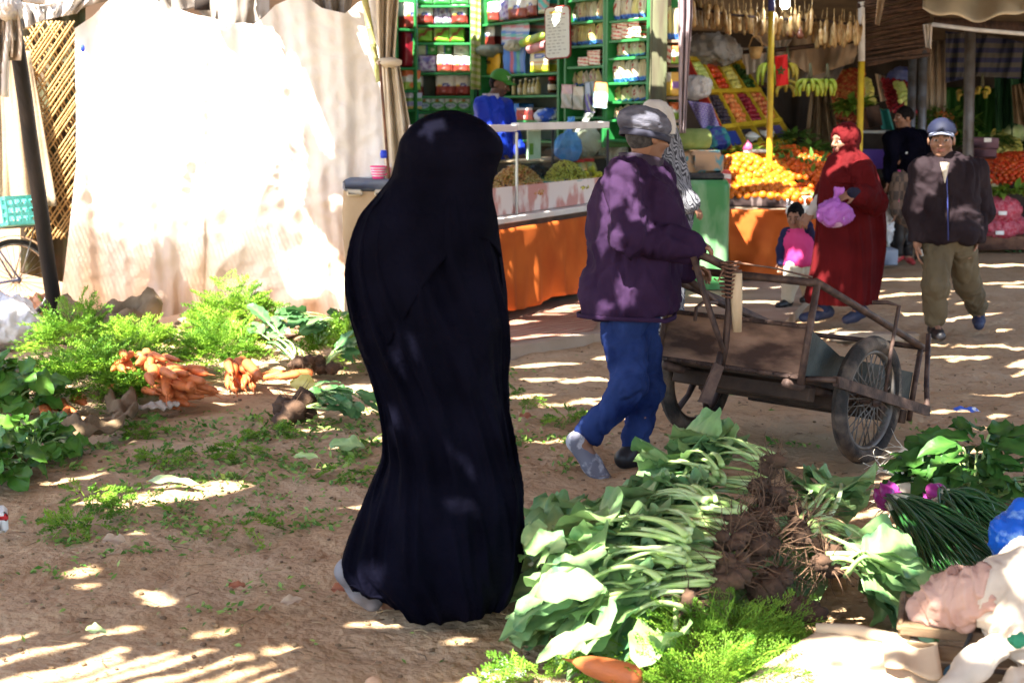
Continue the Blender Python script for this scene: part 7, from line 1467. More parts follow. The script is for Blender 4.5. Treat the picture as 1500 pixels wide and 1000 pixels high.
# ================================================================ the handcart
fw_=V((.67,.742,0)); ax_=V((.742,-.67,0)); Mc=V((1.326,6.948,.305)); TILT=R(15)
root=thing('handcart','battered two-wheeled wooden handcart with rusty panel and iron rails','handcart',V((Mc.x,Mc.y,0)))
F=fw_*math.cos(TILT)+V((0,0,-math.sin(TILT))); N_=fw_*math.sin(TILT)+V((0,0,math.cos(TILT)))
def CL(f,a,n): return Mc+F*f+ax_*a+N_*n                 # forward, towards the camera's side, up
m_rpanel=mat('rusty_panel',(.04,.02,.014),var=(.23,.135,.09),scale=4,stretch=(.7,.7,2.2),rough=.85,bump=.7,bscale=26,detail=10,contrast=(.42,.62)); m_dkside=mat('dark_side_panel',(.014,.02,.02),var=(.05,.06,.055),scale=6,rough=.55,bump=.2,contrast=(.5,.75)); m_oldiron=mat('old_iron',(.03,.018,.016),var=(.10,.06,.045),scale=16,rough=.65,metal=.3,bump=.3,bscale=60); m_tyre=mat('dusty_tyre',(.018,.016,.015),var=(.14,.105,.08),scale=8,rough=.9,bump=.5,bscale=90,contrast=(.42,.72)); m_plank=mat('cart_plank',(.05,.03,.02),var=(.02,.012,.009),scale=8,rough=.85,bump=.4,bscale=30)
def slabp(name,pts,th,m,parent=root,n=None):
    pts=[V(p) for p in pts]; n=n or (pts[1]-pts[0]).cross(pts[2]-pts[0]).normalized(); k=len(pts); vs=[p-n*th/2 for p in pts]+[p+n*th/2 for p in pts]
    fs=[tuple(range(k-1,-1,-1)),tuple(range(k,2*k))]+[(i,(i+1)%k,k+(i+1)%k,k+i) for i in range(k)]; return MB().add(vs,fs).build(name,m,parent,smooth=False)
hw=.385; r0,r1=-.46,.62                                  # bed: half width, rear and front
slabp('floor',[CL(r0,-hw,.03),CL(r0,hw,.03),CL(r1,hw,.03),CL(r1,-hw,.03)],.025,m_plank)
slabp('rear_panel',[CL(r0-.02,-hw-.02,.03),CL(r0-.02,hw+.02,.03),CL(r0-.02,hw+.02,.265),CL(r0-.02,-hw-.02,.275)],.022,m_rpanel)
for n_ in(.035,.268): MB().bbox(CL(r0-.034,0,n_),(.018,hw*2+.05,.022),Matrix((F,-ax_,N_)).transposed(),b=.004).build('edge_strip',m_oldiron,root,smooth=False)
for k in range(9):
    for n_ in(.035,.268): MB().ell(CL(r0-.044,-hw+.05+k*.085,n_),(.007,.007,.007),nu=6,nv=5).build('rivet',m_darkmetal,root)
for sd in(1,-1): slabp('side_panel',[CL(r0,sd*hw,.045),CL(r0,sd*hw,.26),CL(r0+.3,sd*hw,.18),CL(r1,sd*hw,.2),CL(r1,sd*hw,.045)],.014,m_dkside)
slabp('front_panel',[CL(r1+.01,-hw,.03),CL(r1+.01,hw,.03),CL(r1+.01,hw,.2),CL(r1+.01,-hw,.2)],.018,m_dkside)
for k in range(5): MB().bbox(CL(r0+.12+k*.24,0,-.03-.012*(k%2)),(.06,hw*2,.07),Matrix((F,-ax_,N_)).transposed(),b=.006).build('cross_beam',m_plank,root,smooth=False)
for sd in(1,-1): MB().tube([CL(r0-.05,sd*(hw-.05),-.0),CL(r1+.02,sd*(hw-.05),-.0)],.022,8).build('bearer',m_oldiron,root)
MB().tube([Mc-ax_*.52,Mc+ax_*.56],.016,10).build('axle',m_oldiron,root)
mb=MB()
for (f,a) in((r0-.02,hw),(r1,hw),(r1,-hw)): mb.v and None
RH=.52
def strut(name,a,b_,r,m=m_oldiron,par=root,flat=1.): return MB().tube([a,a.lerp(b_,.5)+V((0,0,.003)),b_],r,8,flat=flat).build(name,m,par)
strut('corner_post',CL(r0-.03,hw+.015,.0),CL(r0-.03,hw+.015,.47),.017); strut('corner_post',CL(r0-.03,-hw-.015,.0),CL(r0-.03,-hw-.015,.43),.015)
strut('corner_post',CL(r1+.03,hw+.015,-.05),CL(r1+.03,hw+.015,.33),.015); strut('corner_post',CL(r1+.03,-hw-.015,-.02),CL(r1+.03,-hw-.015,.33),.015)
strut('side_rail',CL(r0-.05,hw+.015,.475),CL(r1+.07,hw+.015,.335),.019); strut('side_rail',CL(r0-.05,-hw-.015,.43),CL(r1+.07,-hw-.015,.335),.02)
strut('rear_rail',CL(r0-.035,hw+.02,.47),CL(r0-.035,-hw-.1,.475),.019); strut('front_rail',CL(r1+.03,hw,.335),CL(r1+.03,-hw,.335),.014)
# handles: towards the man's hands
hN=P(1012,372,6.44); hF=P(1000,402,6.7)
MB().tube([P(1022,372,6.42),P(1040,379,6.43),P(1068,393,6.47),P(1082,402,6.49)],[.019,.02,.021,.021],10).build('handle',m_oldiron,root)
MB().tube([P(984,404,6.74),P(1010,410,6.74),P(1045,440,6.85),P(1130,475,7.1),P(1190,500,7.3)],.017,8).build('handle',m_oldiron,root)
MB().tube([P(1016,376,6.4),P(1030,425,6.38),P(1048,480,6.38),P(1060,515,6.39)],[.024,.023,.022,.018],8,flat=.6).build('handle_strut',m_oldiron,root)
MB().tube([P(1066,392,6.44),P(1068,450,6.42),P(1062,510,6.41),P(1056,540,6.42)],[.018,.017,.017,.016],8).build('upright',m_darkmetal,root)
mb=MB()
for k in range(9): 
    y=385+k*6; mb.tube([P(1056+2*math.sin(k),y,6.40),P(1070,y+3,6.385),P(1084-2*math.sin(k*2),y-1,6.40),P(1070,y-2,6.47),P(1056+2*math.sin(k),y,6.40)],.005,5)
mb.tube([P(1060,392,6.39),P(1052,412,6.37),P(1046,408,6.38)],.004,5); mb.tube([P(1080,385,6.39),P(1130,392,6.6),P(1190,406,6.7)],.005,5); mb.build('rope',m_rust,root)
MB().tube([P(1080,400,6.40),P(1079,440,6.39),P(1080,486,6.40)],[.022,.027,.02],8,flat=.5).build('loose_stick',mat('pale_wood',(.5,.38,.25),var=(.38,.27,.16),scale=8,stretch=(4,4,.5),rough=.8),root)
slabp('prop_leg',[P(1047,530,6.36),P(1060,537,6.36),P(1040,592,6.34),P(1023,588,6.34)],.03,m_oldiron)
MB().tube([P(1056,515,6.4),P(1050,545,6.38),P(1046,560,6.37)],.016,8).build('prop_joint',m_darkmetal,root)
MB().tube([P(1018,470,6.6),P(1020,450,6.62),P(1032,442,6.66),P(1050,444,6.74)],.009,6).build('iron_hoop',m_oldiron,root)
# outer wheel bearer on the near side with its hanging rod
a_=P(1225,557,6.33); b_=P(1358,600,6.85)
slabp('wheel_bearer',[a_+V((0,0,.02)),b_+V((0,0,.02)),b_+V((0,0,-.03)),a_+V((0,0,-.03))],.035,m_oldiron); strut('bearer_arm',CL(r0-.0,hw,.03),a_,.014)
MB().tube([P(1278,443,6.72),P(1300,443,6.72),P(1317,448,6.72),P(1306,510,6.68),P(1296,580,6.63)],.010,7).build('hanging_rod',m_oldiron,root)
MB().tube([b_,P(1357,560,7.0),P(1360,490,7.2)],.014,7).build('front_stay',m_oldiron,root)
# wheels
def cwheel(c,spoked):
    mb,d,s,w_=wheel_mb(c,ax_,.308,.038,48); wh=mb.build('wheel',m_tyre,root)
    mb=MB(); prof=lambda u,v_: c+(s*math.cos(u*6.2832)+w_*math.sin(u*6.2832))*(.232+.012*math.cos(v_*6.2832))+d*.022*math.sin(v_*6.2832); mb.grid(prof,48,8,closed=True); mb.build('rim',mat('dull_rim',(.16,.15,.14),var=(.09,.065,.045),scale=12,rough=.6,metal=.4,bump=.1) if spoked else m_darkmetal,wh)
    if spoked:
        mb=MB()
        for i in range(36):
            a=i/36*6.2832; a2=a+(.55 if i%2 else -.55); sg=.035 if i%4<2 else -.035; mb.tube([c+(s*math.cos(a2)+w_*math.sin(a2))*.025+d*sg,c+(s*math.cos(a)+w_*math.sin(a))*.23],.0032,5)
        mb.build('spoke',MATS['dull_rim'],wh)
        MB().lathe([(.015,-.07),(.03,-.045),(.03,-.035),(.018,-.03),(.018,.03),(.03,.035),(.03,.045),(.015,.07)],c,d,14).build('hub',m_oldiron,wh)
    else:
        for i in range(5):
            a=i/5*6.2832+.45; MB().tube([c+(s*math.cos(a-.2)+w_*math.sin(a-.2))*.03,c+(s*math.cos(a-.1)+w_*math.sin(a-.1))*.12,c+(s*math.cos(a+.06)+w_*math.sin(a+.06))*.23],[.022,.017,.02],8,flat=.7).build('spoke_arm',m_darkmetal,wh)
        MB().lathe([(.02,-.05),(.04,-.03),(.04,.03),(.02,.05)],c,d,14).build('hub',m_darkmetal,wh)
cwheel(Mc+ax_*.49,True); cwheel(Mc-ax_*.49,False)
# ================================================================ vegetables on the ground
m_cleaf=mat('cauliflower_leaf',(.06,.185,.075),tint=(.46,.57,.24),var=(.20,.34,.11),scale=9,rough=.5,bump=.35,bscale=30,transl=.22,spec=.35)
m_stalk=mat('pale_stalk',(.36,.48,.16),tint=(.52,.60,.34),var=(.28,.42,.12),scale=14,rough=.45,bump=.1)
m_root=mat('earthy_root',(.045,.025,.015),tint=(.22,.13,.075),var=(.09,.05,.03),scale=22,rough=.95,bump=.7,bscale=60)
m_chard=mat('dark_round_leaf',(.022,.085,.009),tint=(.16,.3,.05),var=(.07,.19,.02),scale=8,rough=.45,bump=.3,bscale=28,transl=.2)
m_dkleaf=mat('radish_leaf',(.018,.07,.012),tint=(.08,.18,.03),var=(.04,.12,.02),scale=12,rough=.45,bump=.3,bscale=35,transl=.18)
m_feath=mat('carrot_top',(.07,.19,.015),tint=(.28,.46,.04),rough=.55,bump=0,transl=.3,spec=.2); m_feath2=mat('bright_carrot_top',(.10,.24,.018),tint=(.30,.48,.06),rough=.55,bump=0,transl=.35,spec=.2)
m_carrot=mat('carrot_skin',(.54,.145,.035),var=(.4,.115,.04),scale=9,stretch=(1,1,3),rough=.55,bump=.3,bscale=50,rand=.15)
def big_leaf(mb,base,d,up,L_,W_,droop=.5,ruf=.1,seed=0,lobes=0,t0=.15,nu=17,nv=9,fold=.25):
    rr=random.Random(seed); d,s,u_=frame(d,up); vs=[];ts=[]; ph=[rr.uniform(0,6) for _ in range(4)]; side=rr.uniform(-.25,.25)
    for j in range(nu):
        f=j/(nu-1); c=V(base)+d*(L_*(f-.18*droop*f*f))-u_*(droop*L_*.5*f*f)+s*(side*L_*f*f)
        w_=W_*.5*(max(0.,1-abs(2*min(1,f)**.82-1)**2.1)**.58+.03*(1-f))*(1+.10*math.sin(f*9+ph[0]))
        if lobes: w_*=.62+.38*abs(math.sin(f*math.pi*lobes+ph[1]))
        for k in range(nv):
            g=2*k/(nv-1)-1; e=abs(g)**1.5; z=fold*w_*abs(g)+ruf*W_*e*math.sin(f*12+ph[2]+g*2)*.5+.05*W_*math.sin(f*23+ph[3]+g*4)*e+.04*W_*math.sin(f*6+ph[0])*g
            vs.append(c+s*(g*w_*(1+.03*math.sin(f*19+ph[1]+g))) +u_*z); ts.append(min(1,t0+(.9 if k==nv//2 else (.3 if abs(k-nv//2)==1 else 0))*(1-.5*f)+.3*max(0,math.sin(f*24-abs(g)*5))**4+rr.uniform(-.03,.03)))
    fs=[]
    for j in range(nu-1):
        for k in range(nv-1): a=j*nv+k; fs.append((a,a+1,a+nv+1,a+nv))
    mb.add(vs,fs,ts)
def bez(a,b,c,n): return [a*(1-t)**2+b*2*t*(1-t)+c*t*t for t in [i/(n-1) for i in range(n)]]
def roots_mb(c,r,seed,hair=34,L_=.12,dirv=None):
    rr=random.Random(seed); mb=MB(); c=V(c)
    for k in range(5): mb.ell(c+V((rr.uniform(-1,1)*r*.7,rr.uniform(-1,1)*r*.7,rr.uniform(-.6,.5)*r)),(r*rr.uniform(.45,.75),r*rr.uniform(.45,.75),r*rr.uniform(.35,.65)),nu=14,nv=10,bump=.16,seed=seed+k,t=.0)
    for k in range(hair):
        a=rr.uniform(0,6.283); e=rr.uniform(-.7,1.2); d=V((math.cos(a)*math.cos(e),math.sin(a)*math.cos(e),math.sin(e))); 
        if dirv is not None: d=(d+V(dirv)*.7).normalized()
        p=c+d*r*.6; pts=[p]; 
        for q in range(5): d=(d+V((rr.uniform(-1,1),rr.uniform(-1,1),rr.uniform(-1,.55)))*.45).normalized(); p=p+d*L_*rr.uniform(.12,.3); p.z=max(p.z,.012); pts.append(p)
        w0=rr.uniform(.0012,.0032); mb.tube(pts,[w0,w0*.8,w0*.65,w0*.5,w0*.4,w0*.25],4,t=rr.uniform(.2,1)); 
    return mb
def leafplant(name,label,root,tip,n,spread,L_,W_,seed,arch=.08,rr_=.065,sr=.013,leafm=None,stalkm=None,hair=34,cat='vegetable',group=None,droop=.5,lobes=0,ruf=.12,frac=.55,soil=True,rootd=None,lift=0.,kr=(.55,1.2)):
    rr=random.Random(seed); root,tip=V(root)+V((0,0,lift)),V(tip)+V((0,0,lift)); d=tip-root; D=d.length; dn=d.normalized(); s=dn.cross(V((0,0,1))).normalized()
    o=thing(name,label,cat,root,group); sm=MB(); lm=MB()
    for i in range(n):
        f=(i+.5)/n*2-1; k=rr.uniform(*kr); off=s*(f*spread*rr.uniform(.6,1.2)+rr.uniform(-.05,.05))+V((0,0,rr.uniform(-.05,.08)))
        a=root+s*f*.035-dn*rr.uniform(-.05,.03)+V((0,0,rr.uniform(-.03,.035))); e=root+d*frac*k+off*.75; m_=a.lerp(e,rr.uniform(.35,.65))+V((0,0,arch*rr.uniform(.2,1.6)))+s*rr.uniform(-.06,.06)
        e.z=max(e.z,.03); pts=bez(a,m_,e,8); r0=sr*rr.uniform(.55,1.25); sm.tube(pts,[r0*1.25,r0*1.15,r0*1.05,r0,r0*.9,r0*.8,r0*.7,r0*.55],8,t=rr.uniform(0,1),flat=.75)
        ld=(pts[-1]-pts[-3]).normalized()*.7+dn*.4+V((0,0,rr.uniform(-.1,.25))); big_leaf(lm,pts[-2],ld,V((rr.uniform(-.5,.5),rr.uniform(-.7,.1),1)),L_*rr.uniform(.7,1.15),W_*rr.uniform(.7,1.15),droop*rr.uniform(.5,1.4),ruf,seed*31+i,lobes,t0=max(0,rr.uniform(-.25,.5)))
        if rr.random()<.6:                     # small side leaflets on the stalk
            q=pts[4]; big_leaf(lm,q,ld+s*rr.uniform(-1,1),V((0,0,1)),L_*.35,W_*.35,.6,.2,seed*57+i,0,t0=rr.uniform(0,.25),nu=6,nv=5)
    lm.build('leaves',leafm or m_cleaf,o); sm.build('stalks',stalkm or m_stalk,o)
    if soil: roots_mb(root-dn*.02,rr_,seed,hair,dirv=rootd).build('roots',m_root,o)
    return o
LAB='cauliflower plants piled in front'
for k,(rp,tp,n,sp,lab) in enumerate([
 ((1112,735,.28),(915,742,.15),9,.16,'cut leafy plant at the back left of the pile, its leaves nearest the man\'s feet'),
 ((1128,700,.33),(985,668,.30),7,.12,'topmost leafy plant, its blue-green leaves standing highest on the pile'),
 ((1078,783,.31),(855,775,.15),9,.15,'leafy plant with long arching pale stalks in the pile\'s middle'),
 ((1062,812,.27),(800,815,.10),9,.16,'leafy plant whose leaves spread at the pile\'s left end'),
 ((1062,852,.23),(790,878,.07),9,.16,'leafy plant with a lit torn leaf at the pile\'s lower left'),
 ((1050,880,.18),(830,925,.05),8,.14,'lowest leafy plant, its big sunlit leaves above the single carrot'),
 ((1000,902,.14),(890,940,.05),6,.1,'small leafy plant with a rooty stump in the pile\'s foreground'),
 ((1040,765,.33),(930,752,.22),8,.18,'pale-leaved plant sprawled over the back of the pile'),
 ((1010,805,.34),(885,790,.24),7,.2,'plant on the pile\'s crown with crossing pale stalks'),
 ((1000,840,.28),(830,850,.16),8,.22,'plant with broad light leaves on the pile\'s left slope'),
 ((960,880,.2),(800,905,.09),7,.18,'plant at the pile\'s lower left corner, leaves touching the earth'),
 ((1050,715,.33),(985,690,.27),6,.14,'plant behind the crown with upright blue-green leaves'),
 ((1176,800,.24),(1232,715,.2),7,.08,'leafy plant right of the roots with leaves towards the daikon'),
 ((1190,790,.24),(1320,862,.10),8,.1,'leafy plant right of the roots with stalks arching down'),
 ((1215,850,.16),(1310,868,.12),6,.08,'low leafy plant with one white-lit leaf by the pink bundle')]):
    k2=k+3 if 7<=k<12 else 0
    leafplant('cauliflower_plant',lab,H(*rp),H(*tp),n+3,sp,.30,.22,100+k,arch=.055,rr_=.05,sr=.0088,frac=.62,kr=(.82,1.15),group=LAB,hair=26,lift=.05,soil=not(10<=k2<15))
for k,(px,py,z,r) in enumerate([(1128,800,.28,.075),(1140,845,.22,.08),(1112,760,.32,.06),(1165,895,.12,.07),(1215,815,.2,.05),(1128,728,.33,.05)]):
    o=roots_mb(H(px,py,z),r,200+k,46,.11).build('root_clump',m_root); tag(o,['earthy root clump in the middle of the pile','big lower earthy root clump with pale hairs','earthy root clump high on the pile','dark root clump behind the cardboard','small root clump among the right-hand stalks','root clump at the very top of the pile'][k],'roots')
lm=MB()
for i in range(210):
    a=U(0,6.28); q=math.sqrt(random.random()); p=H(985,835,.02)+V((math.cos(a)*.50*q,math.sin(a)*.40*q,.23*(1-q*q)*U(.6,1)+.02)); big_leaf(lm,p,(math.cos(a)*.8-.8,math.sin(a)*.8-.35,U(-.1,.35)),(U(-.5,.5),U(-.9,-.1),1),U(.15,.27),U(.11,.18),.7,.18,900+i,t0=U(0,.3),nu=8,nv=7)
for i in range(46):
    px,py=U(800,1040),U(720,930); a=U(2,4.6); big_leaf(lm,H(px,py,.30-.1*abs(py-790)/100+U(-.05,.05)),(math.cos(a),math.sin(a),U(-.35,.2)),(U(-.6,.6),U(-1,-.2),1),U(.10,.22),U(.07,.15),.8,.2,1500+i,t0=max(0,U(-.2,.5)),nu=10,nv=7)
tag(lm.build('cut_leaves',m_cleaf),'loose blue-green leaves packed under the piled plants','leaves',kind='stuff')
# hanging loose stalks laid across the heap
for k,(a,b_,l) in enumerate([((930,742,.32),(895,880,.15),'pale stalk lying across the pile\'s middle'),((905,795,.26),(850,845,.17),'yellowed leaf stalk at the pile\'s left'),((990,850,.22),(985,960,.08),'pale stalk hanging down by the carrot tops')]):
    A,Bq=H(*a),H(*b_); o=MB().tube(bez(A,A.lerp(Bq,.5)+V((.01,0,.03)),Bq,7),[.008,.009,.009,.008,.008,.007,.005],8).build('loose_stalk',m_stalk); tag(o,l,'stalk')
# ------------------------------------------------ feathery carrot tops
def frond(mb,base,d,L_,rr,leaf=.012,nb=9,t=.5,droop=.6):
    d,s,u_=frame(d,(0,0,1)); pts=[]
    for i in range(nb+1): f=i/nb; pts.append(V(base)+d*L_*f-V((0,0,droop*L_*.45*f*f))+s*(.06*L_*math.sin(f*3+t*9)))
    mb.tube([pts[0],pts[nb//2],pts[-1]],[.0022,.0018,.001],3,t=min(1,t+.3),caps=False)
    vs=[];fs=[]
    for i in range(2,nb+1):
        f=i/nb; bl=L_*.34*(1.15-f)
        for sd in(-1,1):
            bd=(s*sd*.9+d*.6+u_*rr.uniform(-.35,.35)).normalized(); nl=4
            for j in range(1,nl+1):
                p=pts[i]+bd*bl*j/nl
                for s2 in(-1,1):
                    q=(bd*.6+d*s2*.8+u_*rr.uniform(-.6,.6)).normalized()*leaf*rr.uniform(.7,1.3); w_=V((q.y,-q.x,rr.uniform(-.5,.5)*leaf))*.30; n=len(vs); vs+= [p-q*.2,p+q*.5+w_,p+q,p+q*.5-w_]; fs.append((n,n+1,n+2,n+3))
    mb.add(vs,fs,[max(0,min(1,t+rr.uniform(-.15,.2)))]*len(vs))
def feathers(c,r,n,L_,seed,leaf=.012,lean=(0,0,0),nb=8,tb=0.):
    rr=random.Random(seed); mb=MB(); c=V(c)
    for i in range(n):
        a=rr.uniform(0,6.283); q=rr.random()**.5; d=V((math.cos(a)*q*1.2,math.sin(a)*q*1.2,rr.uniform(.15,1.1)))+V(lean); p=c+V((r[0]*q*math.cos(a)*.75,r[1]*q*math.sin(a)*.75,r[2]*(1-q*q)*rr.uniform(.2,.85)))
        frond(mb,p,d,L_*rr.uniform(.65,1.2),rr,leaf,nb,t=max(0,min(1,rr.uniform(-.1,.75)+tb)),droop=rr.uniform(.3,1.2))
    return mb
cm=MB(); 
CARV=[]
for kk,(L_,r) in enumerate(((.14,.025),(.165,.028),(.12,.027),(.15,.022))):
    mb=MB(); prof=[(.004,-.008),(r*.75,-.004),(r,.012)]+[(r*(1-.48*f**1.6)*(1-max(0,f-.82)*2.6)*(1+.04*math.sin(f*41+kk)),.012+L_*f) for f in [i/11 for i in range(1,11)]]+[(r*.16,L_*1.0),(.0022,L_*1.16),(.0008,L_*1.45)]; mb.lathe(prof,n=12)
    me=mb.build('carrot',m_carrot,None,world=False); CARV.append(me.data); bpy.data.objects.remove(me)
def carrot_at(parent,p,d,k=1.,idx=None):
    o=bpy.data.objects.new('carrot',CARV[idx if idx is not None else random.randrange(4)]); COL.objects.link(o); o.parent=parent
    o.location=V(p)-(parent.location if parent else V()); o.rotation_euler=V(d).to_track_quat('Z','Y').to_euler(); o.scale=(k,k,k*U(.85,1.1)); return o
def carrot_bunch(label,carrots,c,gc,gr,n,L_,seed,lean=(0,0,0),leaf=.012,m=None,tb=0.):
    """carrots: (pixel x, y, height, heading) ; gc, gr: middle and size of the leafy tops"""
    o=thing('carrot_bunch',label,'carrots',c,'carrot bunches on the earth'); feathers(gc,gr,n,L_,seed,leaf,lean,tb=tb).build('leafy_tops',m or m_feath,o)
    for p,d,k in carrots: carrot_at(o,p,d,k)
    return o
def cpile(px0,py0,px1,py1,n,z0,z1,head,seed,k=1.,sp=.6):
    rr=random.Random(seed); out=[]
    for i in range(n):
        f=rr.random(); g=rr.random(); z=z0+(z1-z0)*(1-g)*rr.uniform(.6,1.1); p=H(px0+(px1-px0)*f,py0+(py1-py0)*g,max(.02,z)); out.append((p,V(head)+V((rr.uniform(-sp,sp),rr.uniform(-sp,sp),rr.uniform(-.3,.12))),k*rr.uniform(.8,1.15)))
    return out
carrot_bunch('big carrot bunch at the far left, frothy green tops over half-hidden carrots',cpile(62,575,130,600,9,.04,.07,(.3,-1,-.05),1),H(110,590),H(125,578,.03),(.36,.27,.24),190,.24,11,lean=(0,-.25,0),leaf=.017)
carrot_bunch('tall frothy carrot bunch behind the left heap, no roots showing',[],H(110,520),H(112,512,.05),(.24,.22,.3),140,.25,12,leaf=.017)
carrot_bunch('frothy carrot bunch lying left of the orange root pile',cpile(150,545,200,575,6,.03,.08,(.6,-.8,0),2),H(180,560),H(165,548,.05),(.34,.26,.18),170,.22,13,lean=(.2,-.2,0),leaf=.016)
carrot_bunch('carrot bunch with bright yellow-green tops behind the big root pile',cpile(165,515,255,542,18,.18,.27,(.35,-.85,-.1),3),H(205,540),H(200,512,.08),(.22,.16,.17),110,.2,14,leaf=.015,tb=.3)
carrot_bunch('main carrot bunch, many thick orange roots pointing to the right',cpile(205,535,285,572,28,.08,.26,(.9,-.35,-.1),4,1.12,.85),H(250,570),H(232,560,.04),(.2,.14,.09),40,.16,15,leaf=.013)
carrot_bunch('lower carrot bunch at the front of the root pile',cpile(230,558,285,588,13,.03,.1,(.85,-.5,-.05),5,1.12,.8),H(262,580),H(215,578,.03),(.16,.12,.08),34,.16,16,leaf=.013)
carrot_bunch('carrot bunch right of the root pile with roots fanned downwards',cpile(332,522,375,548,15,.07,.19,(.35,-.9,-.28),6,1.15,.35),H(350,555),H(318,530,.06),(.24,.2,.2),150,.22,17,leaf=.015,lean=(-.2,-.1,0))
carrot_bunch('tall frothy carrot bunch standing against the white sheet',[],H(345,478),H(345,474,.06),(.26,.22,.3),150,.26,18,leaf=.018,tb=.05)
carrot_bunch('frothy bunch behind the fanned carrots',[],H(330,500),H(330,505,.05),(.28,.2,.17),110,.2,19,leaf=.016,tb=.2)
carrot_bunch('long carrots lying behind the soil clump',cpile(405,548,470,545,7,.04,.08,(-.9,-.3,0),7,.95,.2),H(440,550),H(500,520,.03),(.26,.2,.2),130,.22,20,leaf=.016,tb=.1)
# leafy bunches at the right of the carrots
m_sage=mat('sage_leaf',(.045,.14,.05),tint=(.2,.34,.12),var=(.08,.2,.06),scale=9,rough=.45,bump=.3,bscale=30,transl=.2)
for k,(rp,tp,n,sp,L_,W_,lab,soil) in enumerate([
 ((420,512,.12),(385,462,.32),9,.14,.2,.13,'turnip bunch with leaves up against the tall carrot tops',False),
 ((500,480,.2),(400,462,.34),11,.12,.22,.13,'leafy bunch with pale stalks slanting to the right',False),
 ((470,500,.14),(512,452,.28),10,.14,.2,.12,'leafy bunch behind the veiled woman\'s shoulder',False),
 ((440,528,.09),(400,492,.2),9,.1,.13,.06,'herb bunch with a tangle of pale roots',True),
 ((480,532,.06),(520,500,.2),8,.12,.16,.09,'dark-rooted bunch beside the tangled roots',True),
 ((432,598,.05),(520,572,.12),12,.2,.17,.09,'uprooted leafy plant with a big clod of dark soil',True),
 ((470,580,.08),(545,600,.1),10,.14,.15,.08,'low leafy plant with reddish stems by the black robe',False)]):
    leafplant('leafy_bunch',lab,H(*rp),H(*tp),n,sp,L_,W_,300+k,arch=.05,rr_=[.0,.0,.0,.07,.08,.105,0][k] or .05,sr=.008,leafm=m_sage,hair=36,group='leafy bunches beside the carrots',soil=soil,frac=.6)
mb=MB(); big_leaf(mb,H(425,562,.13),(1,-.15,.05),(0,-.5,1),.2,.13,.3,.15,5,t0=.5); tag(mb.build('yellow_leaf',mat('yellow_leaf',(.55,.42,.06),tint=(.62,.55,.2),rough=.6,bump=.2,transl=.2)),'single yellow leaf lying on the soil-clod plant','leaf')
# dark round leaves at the far left
def roundplant(label,c,R_,h,n,L_,seed,m=None,name='round_leaf_plant',lobes=0,wr=1.0,lean=(0,0,0)):
    rr=random.Random(seed); c=V(c); o=thing(name,label,'plant',c); lm=MB(); sm=MB()
    for i in range(n):
        a=rr.uniform(0,6.283); q=rr.random()**.6; z=h*(1-.75*q*q)*rr.uniform(.35,1.05); p=c+V((R_[0]*q*math.cos(a),R_[1]*q*math.sin(a),max(.03,z))); d=V((math.cos(a)*.8+rr.uniform(-.5,.5),math.sin(a)*.8+rr.uniform(-.5,.3),rr.uniform(-.5,.6)))+V(lean)
        big_leaf(lm,p,d,V((math.cos(a)*.5+rr.uniform(-.4,.4),math.sin(a)*.5-.35,1)),L_*rr.uniform(.6,1.15),L_*wr*rr.uniform(.6,1.1),rr.uniform(.2,.9),.16,seed*91+i,lobes,t0=rr.uniform(0,.35),nu=9,nv=7)
        if i%3==0: sm.tube(bez(c+V((R_[0]*q*math.cos(a)*.3,R_[1]*q*math.sin(a)*.3,.02)),c.lerp(p,.6)+V((0,0,.08)),p,6),.006,5,t=.3)
    lm.build('leaves',m or m_chard,o); sm.build('stems',m_stalk,o); return o
roundplant('tall mass of dark round leaves at the left edge below the white sack',H(0,610),(.25,.22),.42,80,.15,41); roundplant('lower clump of dark round leaves in front, next to the burlap rag',H(45,668),(.23,.18),.2,70,.12,42); roundplant('dark leaf clump at the left edge nearest the camera',H(-5,700),(.16,.2),.2,46,.14,43)
# ------------------------------------------------ daikon, onions
m_daik=mat('daikon_skin',(.72,.68,.58),var=(.55,.48,.36),scale=8,rough=.45,bump=.15,bscale=40)
root=roundplant('daikon bunch with white roots and a big heap of dark lobed leaves',H(1425,735),(.30,.26),.30,150,.17,51,m=m_dkleaf,name='daikon_bunch',lobes=2.5,wr=.62); root['category']='daikon'
for k,(a,b_,r) in enumerate([((1362,650,.16),(1312,668,.09),.034),((1352,690,.10),(1298,690,.06),.036),((1350,715,.08),(1285,722,.04),.033),((1345,735,.05),(1300,745,.035),.028),((1368,668,.12),(1330,660,.11),.03)]):
    A,Bq=H(*a),H(*b_); d=Bq-A; L_=d.length; mb=MB().lathe([(r*.5,-.01),(r*.95,.02),(r,L_*.35),(r*.85,L_*.6),(r*.5,L_*.85),(.006,L_*1.05),(.002,L_*1.3)],A,d,14)
    for q in range(7): p=A.lerp(Bq,U(.5,1.1)); pts=[p]; dd=d.normalized()+V((U(-.8,.8),U(-.8,.8),U(-.2,.7))); 
    for q in range(8):
        p=A.lerp(Bq,U(.6,1.1)); dd=(d.normalized()+V((U(-.9,.9),U(-.9,.9),U(-.3,.8)))).normalized(); pts=[p]
        for s in range(6): dd=(dd+V((U(-.5,.5),U(-.5,.5),U(-.55,.35)))).normalized(); p=p+dd*U(.015,.04); p.z=max(p.z,.008); pts.append(p)
        mb.tube(pts,[.0035,.003,.0025,.002,.0016,.0012,.0008],5)
    mb.build('daikon',m_daik,root)
m_onl=mat('onion_leaf',(.012,.06,.016),tint=(.05,.19,.035),rough=.35,bump=.05,spec=.5); m_onb=mat('purple_onion',(.22,.012,.13),var=(.42,.06,.3),scale=10,rough=.25,bump=.05); m_white_base=mat('onion_white',(.62,.62,.45),rough=.4,bump=0)
